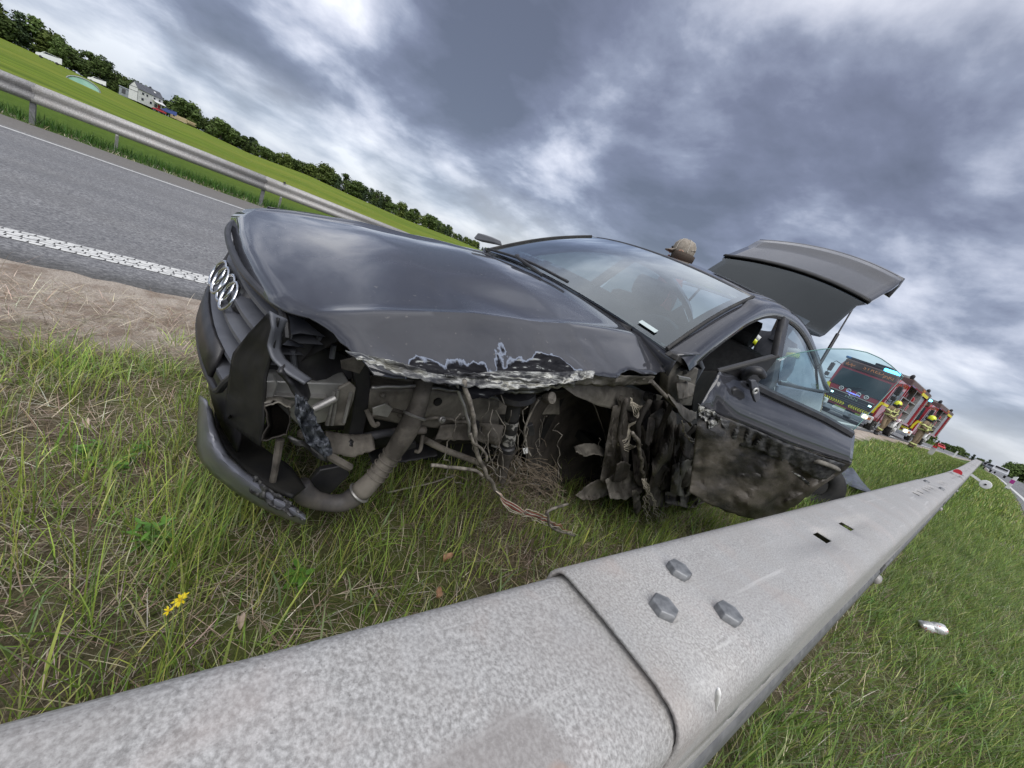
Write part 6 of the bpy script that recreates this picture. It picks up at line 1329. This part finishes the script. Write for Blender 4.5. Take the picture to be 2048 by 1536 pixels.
b = MB(); prof = [(.0, .55), (-.04, 1.0), (-.02, 1.45), (.10, 2.55), (.35, 2.78), (2.2, 2.78), (2.2, .55)]
b.grid([[(s*1.22, y, z) for y, z in prof] for s in (-1, 1)]); b.add([(-1.22, y, z) for y, z in prof], [tuple(range(7))]); b.add([(1.22, y, z) for y, z in prof], [tuple(range(7))]); cab = b.build('cab', M_fred, fe, smooth=0, bevel=.05)
b = MB(); b.prism([(-1.12, -.035, 1.52), (1.12, -.035, 1.52), (1.06, .075, 2.42), (-1.06, .075, 2.42)], (0, -.02, 0)); b.build('windscreen', M_cabglass, cab, smooth=0, bevel=.01)
for s in (-1, 1): b = MB(); b.tube([(s*.1-.3, -.07, 1.54), (s*.1+.25, -.045, 1.75)], .012, 5); b.build('wiper', M_black, cab)
b = MB(); b.box((0, .12, 2.72), (2.25, .22, .38), M=Matrix.Rotation(.15, 3, 'X')); sg_ = b.build('roof_sign', M_signdk, fe, bevel=.06)
text('lettering', 'STRED', .26, (.15, .0, 2.74), (math.pi/2-.12, 0, 0), M_orange, sg_, sx=1.15)
for k in range(16): 
    x = (-1.0 if k < 8 else .62)+.052*(k % 8); b = MB(); b.box((x, .0, 2.66+.03*math.sin(k*2.1)), (.03, .012, .10+.05*math.sin(k*1.7))); b.build('flame_mark', M_orange, sg_, smooth=0)
b = MB(); b.box((-.3, .35, 3.0), (1.5, .3, .12)); lb = b.build('light_bar', M_black, fe, bevel=.03); b = MB(); b.box((.72, .35, 3.0), (.62, .32, .13)); b.build('beacon', M_blue, lb, bevel=.03); b = MB(); b.box((-1.1, .35, 3.0), (.3, .3, .12)); b.build('beacon', mat('blue_lens', (.03, .15, .35), .15), lb, bevel=.03)
b = MB(); b.box((0, -.055, 1.02), (1.9, .06, .42)); gr_ = b.build('front_grille', M_black, fe, bevel=.03)
for z in (.88, .98, 1.08): b = MB(); b.box((0, -.09, z), (1.7, .02, .03)); b.build('grille_bar', M_dull, gr_, smooth=0)
b = MB(); b.box((0, -.085, 1.26), (1.95, .03, .035)); b.build('chrome_strip', M_chrome, gr_, smooth=0); text('lettering', 'MAN', .17, (.05, -.10, 1.12), (math.pi/2, 0, 0), M_chrome, gr_, .01, 1.5)
b = MB(); b.tube(smooth_path([(-.18, -.10, 1.27), (0, -.10, 1.20), (.18, -.10, 1.27)], 8), .02, 5); b.build('badge', M_chrome, gr_)
for x in (-.55, -.22, .22, .55):
    b = MB(); b.lathe([(.0, .0), (.09, 0), (.10, -.05), (.07, -.06), (.0, -.06)], 16, Matrix.Rotation(math.pi/2, 3, 'X')); o = b.build('round_lamp', M_black, fe, loc=(x, -.06, 1.43), smooth=40)
    b = MB(); b.torus((0, -.05-.02, 0), .085, .017, Matrix.Rotation(math.pi/2, 3, 'X'), 20, 6)
    for a in (1.57, 3.66, 5.76): b.box((.04*math.cos(a), -.075, .04*math.sin(a)), (.09, .012, .02), M=Matrix.Rotation(-a, 3, 'Y'))
    b.build('lamp_emblem', M_white, o, smooth=40)
b = MB(); b.box((0, -.085, 1.36), (.6, .03, .05)); b.build('blue_strip', emitmat('blue_strip_light', (.18, .22, .9), .8), fe, smooth=0)
for x in (-.82, .86): b = MB(); b.box((x, -.10, 1.1), (.12, .03, .08)); b.build('flash_lamp', emitmat('flash', (.6, .95, 1.0), 1.2), fe, smooth=0)
def chev(x0, x1, z, sgn, n):
    for k in range(n):
        x = x0+(x1-x0)*k/(n-1); b = MB(); b.prism([(x-.03, -.10, z-.075), (x+.02, -.10, z-.075), (x+.06*sgn+.02, -.10, z), (x+.02, -.10, z+.075), (x-.03, -.10, z+.075), (x+.06*sgn-.03, -.10, z)], (0, -.012, 0)); b.build('chevron', M_yel, fe, smooth=0)
chev(-1.0, -.15, .74, 1, 9); chev(.2, 1.0, .74, -1, 9)
b = MB(); b.box((0, -.06, .74), (2.3, .06, .16)); b.build('lower_apron', M_black, fe, bevel=.02)
for s in (-1, 1):
    b = MB(); P = [(s*1.24, -.105, 1.50), (s*1.10, -.105, 1.50), (s*1.02, -.105, 1.16), (s*1.02, -.105, .86), (s*1.13, -.105, .86), (s*1.14, -.105, 1.14), (s*1.20, -.105, 1.38), (s*1.24, -.105, 1.38)]; b.prism(P, (0, .03, 0)); b.build('yellow_stripe', M_yel, fe, smooth=0)
    b = MB(); b.box((s*1.235, .6, 1.44), (.02, 1.2, .12)); b.build('yellow_stripe', M_yel, fe, smooth=0)
    b = MB(); b.box((s*1.0, -.05, .52), (.5, .2, .36)); o = b.build('headlight_housing', M_white, fe, bevel=.05)
    b = MB(); b.lathe([(.0, -.03), (.10, -.02), (.11, .0)], 14, Matrix.Rotation(math.pi/2, 3, 'X'), (s*.95, -.17, .55)); b.build('lens', emitmat('lamp_lens', (1.0, .85, .5), 1.6) if s > 0 else M_chrome, o)
    b = MB(); b.box((s*1.14, -.155, .54), (.10, .02, .12)); b.build('indicator', M_orange, o, smooth=0)
    b = MB(); P = [(s*1.2, .05, 2.55), (s*1.42, -.1, 2.6), (s*1.48, -.16, 2.45), (s*1.48, -.16, 1.7), (s*1.4, -.1, 1.62), (s*1.2, .0, 1.7)]; b.tube(P, .018, 6); o = b.build('mirror', M_black, fe); b = MB(); b.box((s*1.45, -.16, 2.24), (.20, .10, .44)); b.box((s*1.45, -.16, 1.84), (.20, .10, .20)); b.build('mirror_housing', M_black, o, bevel=.03)
    b = MB(); b.prism([(s*1.225, .25, 1.55), (s*1.225, 1.05, 1.55), (s*1.225, 1.05, 2.4), (s*1.225, .35, 2.4)], (s*.012, 0, 0)); b.build('cab_window', M_cabglass, cab, smooth=0); b = MB(); b.prism([(s*1.225, 1.25, 1.55), (s*1.225, 2.05, 1.55), (s*1.225, 2.05, 2.4), (s*1.225, 1.25, 2.4)], (s*.012, 0, 0)); b.build('cab_window', M_cabglass, cab, smooth=0)
    b = MB(); b.box((s*1.24, 1.15, 1.25), (.03, .03, 2.0)); b.build('door_gap', M_dark, cab, smooth=0); b = MB(); b.tube([(s*1.27, 2.12, 1.0), (s*1.27, 2.12, 2.2)], .025, 6); b.build('grab_rail', M_chrome, cab)
    for y in (1.25, 5.6):
        b = MB(); b.lathe([(.3, -.15), (.48, -.15), (.52, -.1), (.52, .1), (.48, .15), (.3, .15)], 24, Matrix.Rotation(math.pi/2, 3, 'Y'), (s*1.02, y, .50), cap=True); o = b.build('wheel', M_rubber, fe, smooth=40); b = MB(); b.lathe([(.30, .0), (.28, .06), (.12, .02), (.12, .14), (.02, .15)], 18, Matrix.Rotation(s*math.pi/2, 3, 'Y'), (s*1.12, y, .50)); b.build('rim', M_white if y > 3 else M_alu, o, smooth=40)
        b = MB(); P = [(.64*math.cos(a), .64*math.sin(a)) for a in np.linspace(.05, math.pi-.05, 12)]; b.grid([[(s*1.24+dx, y+p_[0], .50+p_[1]) for p_ in P] for dx in (0, -s*.35)]); b.build('mudguard', M_black if y < 3 else M_white, fe, solid=.03, recalc=False)
b = MB(); b.box((0, -.15, .34), (2.3, .24, .24)); b.build('bumper', M_greytin, fe, bevel=.04); b = MB(); b.box((-.12, -.28, .42), (.55, .02, .13)); b.build('number_plate', M_white, fe, smooth=0); b = MB(); b.box((0, .5, .35), (2.0, 1.0, .2)); b.build('underrun', M_dark, fe, smooth=0)
for x in (-.75, .45): b = MB(); b.torus((x, -.29, .36), .05, .014, Matrix.Rotation(math.pi/2, 3, 'X'), 14, 6); b.build('tow_eye', M_steel, fe)
# rear body with open lockers on the right side of the picture
b = MB(); b.box((-.2, 5.2, 1.95), (2.0, 5.6, 1.9)); b.box((0, 5.2, 1.02), (2.46, 5.5, .10)); b.box((1.02, 2.45, 1.9), (.44, .10, 1.9)); b.box((1.02, 7.95, 1.9), (.44, .10, 1.9)); bd = b.build('body', M_fred, fe, smooth=0, bevel=.01)
b = MB(); b.box((0, 5.2, 2.98), (2.5, 5.6, .34)); b.build('roof_band', M_signdk, bd, smooth=0, bevel=.03)
for y in (4.25, 6.1): b = MB(); b.box((1.02, y, 1.9), (.46, .10, 1.9)); b.build('locker_post', M_alu, bd, smooth=0)
b = MB(); b.box((.815, 5.2, 1.9), (.02, 5.4, 1.75)); b.build('locker_back', M_locker, bd, smooth=0)
for y, w_ in ((3.35, 1.7), (5.17, 1.75)):
    for z in (1.62, 2.2): b = MB(); b.box((1.02, y, z), (.42, w_, .04)); b.build('shelf', M_alu, bd, smooth=0)
for y, z, l, h_ in ((3.0, 1.85, .5, .3), (3.7, 1.8, .6, .28), (5.0, 1.85, .9, .34), (3.3, 2.35, .9, .25), (5.3, 2.36, .7, .22), (4.9, 1.28, .8, .34), (3.4, 1.26, .7, .3)):
    b = MB(); b.box((1.04, y, z), (.3, l, h_), rz=.1); b.tube(smooth_path([(1.1, y-l*.3, z+h_*.5), (1.12, y, z+h_*.7), (1.1, y+l*.3, z+h_*.5)], 8), .03, 6); b.build('red_equipment_bag', M_red, bd, bevel=.05)
b = MB(); b.box((1.10, 7.0, 1.9), (.06, 1.7, 1.75)); b.build('roller_shutter', M_greytin, bd, smooth=0)
b = MB(); b.prism([(1.26, 2.5, 2.85), (1.26, 4.2, 2.85), (1.75, 4.2, 2.65), (1.75, 2.5, 2.65)], (0, 0, .05)); lid = b.build('raised_locker_flap', M_fred, bd, smooth=0)
for k in range(4): b = MB(); b.box((1.77, 2.72+k*.42, 2.66), (.03, .34, .14)); b.build('yellow_panel', M_yel, lid, smooth=0)
text('lettering', 'STRED', .24, (1.27, 5.6, 3.0), (math.pi/2, 0, math.pi/2), M_orange, bd, sx=1.2)
b = MB(); b.box((1.1, 5.2, .74), (.12, 1.5, .42)); b.box((1.1, 3.0, .74), (.12, 1.2, .42)); b.build('lower_locker', M_alu, bd, bevel=.01)
b = MB()
for x in (.55, .95): b.tube([(x, 2.6, 3.28), (x, 8.1, 3.28)], .03, 6)
for k in range(12): b.tube([(.55, 2.9+k*.42, 3.28), (.95, 2.9+k*.42, 3.28)], .02, 5)
b.build('ladder', M_alu, fe); b = MB(); b.tube([(1.25, 8.08, 1.1), (1.25, 8.08, 3.1)], .03, 6); b.tube([(1.0, 8.08, 1.1), (1.0, 8.08, 3.1)], .03, 6); b.build('rear_ladder', M_alu, fe); b = MB(); b.box((-.4, 4.6, 3.3), (.8, 2.4, .35)); b.build('roof_box', M_black, fe, bevel=.04)
for y in (2.6, 7.8): b = MB(); b.lathe([(.05, 0), (.09, .05), (.09, .2), (.03, .26)], 12, None, (1.05, y, 3.15)); b.build('work_lamp', M_black, fe)

fe2 = copy_tree(fe); D2_, A2_ = 38.5, math.radians(-7.0); fe2.location = (D2_*math.sin(A2_), D2_*math.cos(A2_), .48); fe2.rotation_euler = (0, 0, -math.radians(4))
fe2['label'] = 'second red fire engine parked behind the nearer one, between the two firemen'; fe2['group'] = 'fire engines on the road'; fe['group'] = 'fire engines on the road'

# ------------------------------------------------------------------ people
M_skin = mat('skin', (.42, .24, .17), .6); M_turn = mat('turnout_cloth', (.16, .115, .07), .85, col2=(.22, .165, .105), scale=12, bump=.4); M_turnd = mat('dark_jacket', (.016, .018, .025), .85, col2=(.03, .032, .04), scale=12); M_boot = mat('boot', (.015, .014, .014), .5); M_helm = mat('helmet_yellow', (.68, .74, .02), .25, coat=.6); M_strip = mat('reflective_band', (.55, .58, .22), .5); M_hair = mat('hair', (.05, .035, .025), .8); M_cap = mat('cap_cloth', (.22, .19, .155), .85, col2=(.30, .265, .22), scale=30); M_mesh = mat('cap_mesh', (.45, .42, .37), .9, bump=.8, bscale=120); M_redc = mat('red_cloth', (.40, .07, .06), .8); M_silver = mat('silver_band', (.6, .62, .62), .4)
def person(name, loc, rz, label, cloth, joints, group=None, hand=None):
    """one skinned body; joints: dict of skeleton points in metres, facing local -Y"""
    e = empty(name, loc, rz, label, 'person', group); J = joints
    order = ['pelvis', 'waist', 'chest', 'neck', 'head', 'crown', 'ls', 'le', 'lw', 'lh', 'rs', 're', 'rw', 'rh', 'lhip', 'lk', 'la', 'lt', 'rhip', 'rk', 'ra', 'rt']
    rad = dict(pelvis=(.16, .13), waist=(.165, .125), chest=(.18, .135), neck=(.065, .065), head=(.085, .095), crown=(.075, .085), ls=(.085,)*2, le=(.062,)*2, lw=(.048,)*2, lh=(.045, .03), rs=(.085,)*2, re=(.062,)*2, rw=(.048,)*2, rh=(.045, .03), lhip=(.105,)*2, lk=(.08,)*2, la=(.065,)*2, lt=(.055, .045), rhip=(.105,)*2, rk=(.08,)*2, ra=(.065,)*2, rt=(.055, .045))
    ed = [('pelvis', 'waist'), ('waist', 'chest'), ('chest', 'neck'), ('neck', 'head'), ('head', 'crown'), ('chest', 'ls'), ('ls', 'le'), ('le', 'lw'), ('lw', 'lh'), ('chest', 'rs'), ('rs', 're'), ('re', 'rw'), ('rw', 'rh'), ('pelvis', 'lhip'), ('lhip', 'lk'), ('lk', 'la'), ('la', 'lt'), ('pelvis', 'rhip'), ('rhip', 'rk'), ('rk', 'ra'), ('ra', 'rt')]
    me = bpy.data.meshes.new(name); me.from_pydata([J[k] for k in order], [(order.index(a), order.index(c)) for a, c in ed], []); o = bpy.data.objects.new('body', me); COL.objects.link(o)
    o.modifiers.new('skin', 'SKIN'); sv = me.skin_vertices[0].data
    for i, k in enumerate(order): sv[i].radius = rad[k]; sv[i].use_root = (k == 'pelvis')
    q = o.modifiers.new('sub', 'SUBSURF'); q.levels = 2; q.render_levels = 2
    bpy.context.view_layer.update(); me2 = bpy.data.meshes.new_from_object(o.evaluated_get(bpy.context.evaluated_depsgraph_get())); bpy.data.objects.remove(o)
    for m_ in (cloth[0], cloth[1], M_skin, M_boot, hand or M_skin): me2.materials.append(m_)
    hd, nk = Vector(J['head']), J['neck'][2]; hands = [Vector(J['lh']), Vector(J['rh'])]
    for p_ in me2.polygons:
        c_ = p_.center; p_.use_smooth = True
        p_.material_index = 2 if (c_-hd).length < .17 and c_.z > nk-.01 else 4 if min((c_-h).length for h in hands) < .075 else 3 if c_.z < .22 else 1 if c_.z < J['waist'][2]-.10 and min((c_-h).length for h in hands) > .3 else 0
    o = bpy.data.objects.new('body', me2); COL.objects.link(o); o.parent = e
    # face
    b = MB(); fx = hd+Vector((0, -.095, .02)); b.tube([fx+Vector((0, .01, .03)), fx+Vector((0, -.022, -.012)), fx+Vector((0, .004, -.02))], [.008, .014, .010], 6)
    b.build('nose', M_skin, e, smooth=180)
    for s in (-1, 1):
        b = MB(); b.lathe([(.002, -.012), (.010, -.006), (.012, 0), (.010, .006), (.002, .012)], 8, None, fx+Vector((s*.032, .006, .025))); b.build('eye', M_dark, e); b = MB(); b.torus(hd+Vector((s*.09, .01, .01)), .022, .009, Matrix.Rotation(math.pi/2, 3, 'Y'), 10, 5); b.build('ear', M_skin, e, smooth=180)
    b = MB(); b.tube([fx+Vector((-.025, .008, -.05)), fx+Vector((0, -.004, -.052)), fx+Vector((.025, .008, -.05))], .006, 5); b.build('mouth', mat('lips', (.30, .12, .10), .6), e)
    for s, h, w_ in ((1, Vector(J['lh']), Vector(J['lw'])), (-1, Vector(J['rh']), Vector(J['rw']))):
        d = (h-w_).normalized(); sd_ = d.cross(Vector((0, 1, .2))).normalized()
        for k in range(4): q0 = h+sd_*(.012*(k-1.5)*1.6)+d*.02; L = (.06, .07, .066, .05)[k]; b = MB(); b.tube([q0, q0+d*L*.5, q0+d*L*.85+Vector((0, -.02, 0))], [.009, .008, .006], 6); b.build('finger', hand or M_skin, e, smooth=180)
        b = MB(); q0 = h-sd_*.03; b.tube([q0, q0+d*.03-sd_*.02, q0+d*.055-sd_*.02], [.011, .010, .007], 6); b.build('thumb', hand or M_skin, e, smooth=180)
    return e
STAND = dict(pelvis=(0, 0, .98), waist=(0, .01, 1.12), chest=(0, .02, 1.36), neck=(0, .01, 1.53), head=(0, -.02, 1.66), crown=(0, -.01, 1.75), ls=(.20, .02, 1.44), le=(.29, .05, 1.17), lw=(.27, -.06, .95), lh=(.26, -.09, .87), rs=(-.20, .02, 1.44), re=(-.29, .05, 1.17), rw=(-.27, -.06, .95), rh=(-.26, -.09, .87), lhip=(.11, 0, .90), lk=(.13, -.03, .50), la=(.13, .02, .09), lt=(.14, -.14, .04), rhip=(-.11, 0, .90), rk=(-.13, -.03, .50), ra=(-.13, .02, .09), rt=(-.14, -.14, .04))
def band(e, a, c, t, r, m_, name='reflective_band'):
    a, c = Vector(a), Vector(c); p_ = a.lerp(c, t); q_ = (c-a).to_track_quat('Z', 'Y').to_matrix(); b = MB(); b.lathe([(r, -.035), (r*1.03, 0), (r, .035)], 14, q_, p_, cap=False); b.build(name, m_, e, smooth=60, solid=.004, recalc=False)
def helmet(e, J):
    h = Vector(J['head'])+Vector((0, .01, .03)); b = MB(); b.lathe([(.135, -.06), (.145, -.02), (.14, .05), (.11, .11), (.06, .145), (.005, .155)], 20, None, h); o = b.build('helmet', M_helm, e, smooth=60)
    b = MB(); b.box(h+Vector((0, -.125, -.03)), (.20, .05, .07)); b.build('visor', M_black, o, bevel=.02); b = MB(); b.lathe([(.11, -.16), (.14, -.06)], 14, None, h+Vector((0, .02, 0)), cap=False); b.build('neck_flap', M_black, o, solid=.005)
def fireman(loc, rz, label, J, cloth, tools=True):
    e = person('person', loc, rz, label, cloth, J, None, M_black); helmet(e, J)
    for a, c, t, r in (('waist', 'chest', -.15, .195), ('waist', 'chest', .65, .20), ('ls', 'le', .7, .085), ('rs', 're', .7, .085), ('le', 'lw', .8, .07), ('re', 'rw', .8, .07), ('lk', 'la', .35, .095), ('rk', 'ra', .35, .095)): band(e, J[a], J[c], t, r, M_strip)
    for s in (-1, 1): b = MB(); b.box((s*.10, -.15, 1.28), (.04, .02, .35)); b.build('jacket_strip', M_strip, e, bevel=.005); b = MB(); b.box((s*.10, .165, 1.28), (.04, .02, .35)); b.build('jacket_strip', M_strip, e, bevel=.005)
    b = MB(); b.box((0, -.17, 1.05), (.34, .03, .10)); b.build('jacket_hem', cloth[0], e, bevel=.01); return e
J1 = dict(STAND); J1.update(rk=(-.13, -.16, .52), ra=(-.14, -.02, .10), rt=(-.15, -.17, .04), lk=(.12, .04, .49), la=(.13, .20, .10), lt=(.14, .05, .04), re=(-.30, -.05, 1.2), rw=(-.22, -.28, 1.22), rh=(-.2, -.35, 1.25))
p1 = (25.6*math.sin(math.radians(-7.40)), 25.6*math.cos(math.radians(-7.40))); fireman((p1[0], p1[1], gz1(*p1)-.02), .9, 'fireman in tan gear and yellow helmet walking by the front wheel of the engine', J1, (M_turn, M_turn))
J2 = dict(STAND); J2.update(le=(.31, -.04, 1.2), lw=(.16, -.24, 1.16), lh=(.08, -.28, 1.18), re=(-.31, -.04, 1.2), rw=(-.16, -.22, 1.12), rh=(-.08, -.26, 1.12))
p2 = (26.3*math.sin(math.radians(-4.64)), 26.3*math.cos(math.radians(-4.64))); fireman((p2[0], p2[1], gz1(*p2)-.02), 1.3, 'fireman in tan gear and yellow helmet standing alone beside the rear of the engine', J2, (M_turn, M_turn))
p3 = (6.1*math.sin(math.radians(-20.2)), 6.1*math.cos(math.radians(-20.2))); J3 = dict(STAND); e3 = person('person', (p3[0], p3[1], gz1(*p3)), math.pi+.38, 'person in dark jacket with yellow bands seen through the car windows', (M_turnd, M_turnd), J3, None, M_black)
for a, c, t, r in (('ls', 'le', .32, .096), ('rs', 're', .32, .096), ('re', 'rw', .8, .072)): band(e3, J3[a], J3[c], t, r, M_helm); band(e3, J3[a], J3[c], t-.16, r*1.0, M_silver, 'silver_band')
b = MB(); b.lathe([(.13, -.09), (.105, .0), (.09, .06)], 16, None, Vector(J3['neck'])); b.build('collar', M_turnd, e3, solid=.005)
b = MB(); b.lathe([(.10, -.12), (.112, .02), (.10, .08), (.05, .12), (.005, .128)], 16, None, Vector(J3['head'])+Vector((0, .015, .02))); b.build('hair', M_hair, e3, smooth=60)
# man in the baseball cap beyond the roof
ch_ = azel(1370, 500); D4 = 4.45; hz4 = CH+D4*math.tan(ch_[1])-.035; g4 = (D4*math.sin(ch_[0]), D4*math.cos(ch_[0])); dz = (hz4-.02)-(STAND['head'][2]+gz1(*g4)); sc4 = (hz4-gz1(*g4))/STAND['head'][2]*.985
e4 = person('person', (g4[0], g4[1], gz1(*g4)), -1.15, 'man in a beige baseball cap and red top behind the car roof', (M_redc, M_turnd), STAND); e4.scale = (sc4,)*3
h = Vector(STAND['head'])+Vector((0, .01, .03)); b = MB(); b.lathe([(.104, -.02), (.113, .02), (.108, .07), (.075, .115), (.03, .13), (.004, .133)], 24, None, h); o = b.build('cap', M_cap, e4, smooth=60); o.scale = (.9, .9, .9); o.location = h*.1
b = MB(); rows = []
for k, r in enumerate((.10, .15, .185)): rows.append([h+Vector((math.sin(a)*.105, -math.cos(a)*r*.98 if k else -math.cos(a)*.105, .0-.012*k)) for a in np.linspace(-1.05, 1.05, 11)])
b.grid(rows); b.build('peak', M_cap, o, smooth=180, solid=.005, recalc=False)
for a in (-1.0, 0, 1.0, 2.1, 3.14, -2.1): b = MB(); b.tube([h+Vector((math.sin(a)*r, -math.cos(a)*r, z)) for r, z in ((.115, .0), (.114, .03), (.108, .075), (.075, .118), (.02, .135))], .0035, 5); b.build('seam', M_mesh, o)
b = MB(); b.tube([h+Vector((math.sin(a)*.112, -math.cos(a)*.112, .012+.035*math.cos((a-3.14)*1.6))) for a in np.linspace(2.45, 3.83, 9)], .006, 5); b.build('cap_strap', M_cap, o); b = MB(); b.lathe([(.100, -.10), (.108, -.04), (.108, -.01)], 20, None, h+Vector((0, .018, 0)), cap=False); b.build('hair', M_hair, e4, solid=.004, smooth=60)
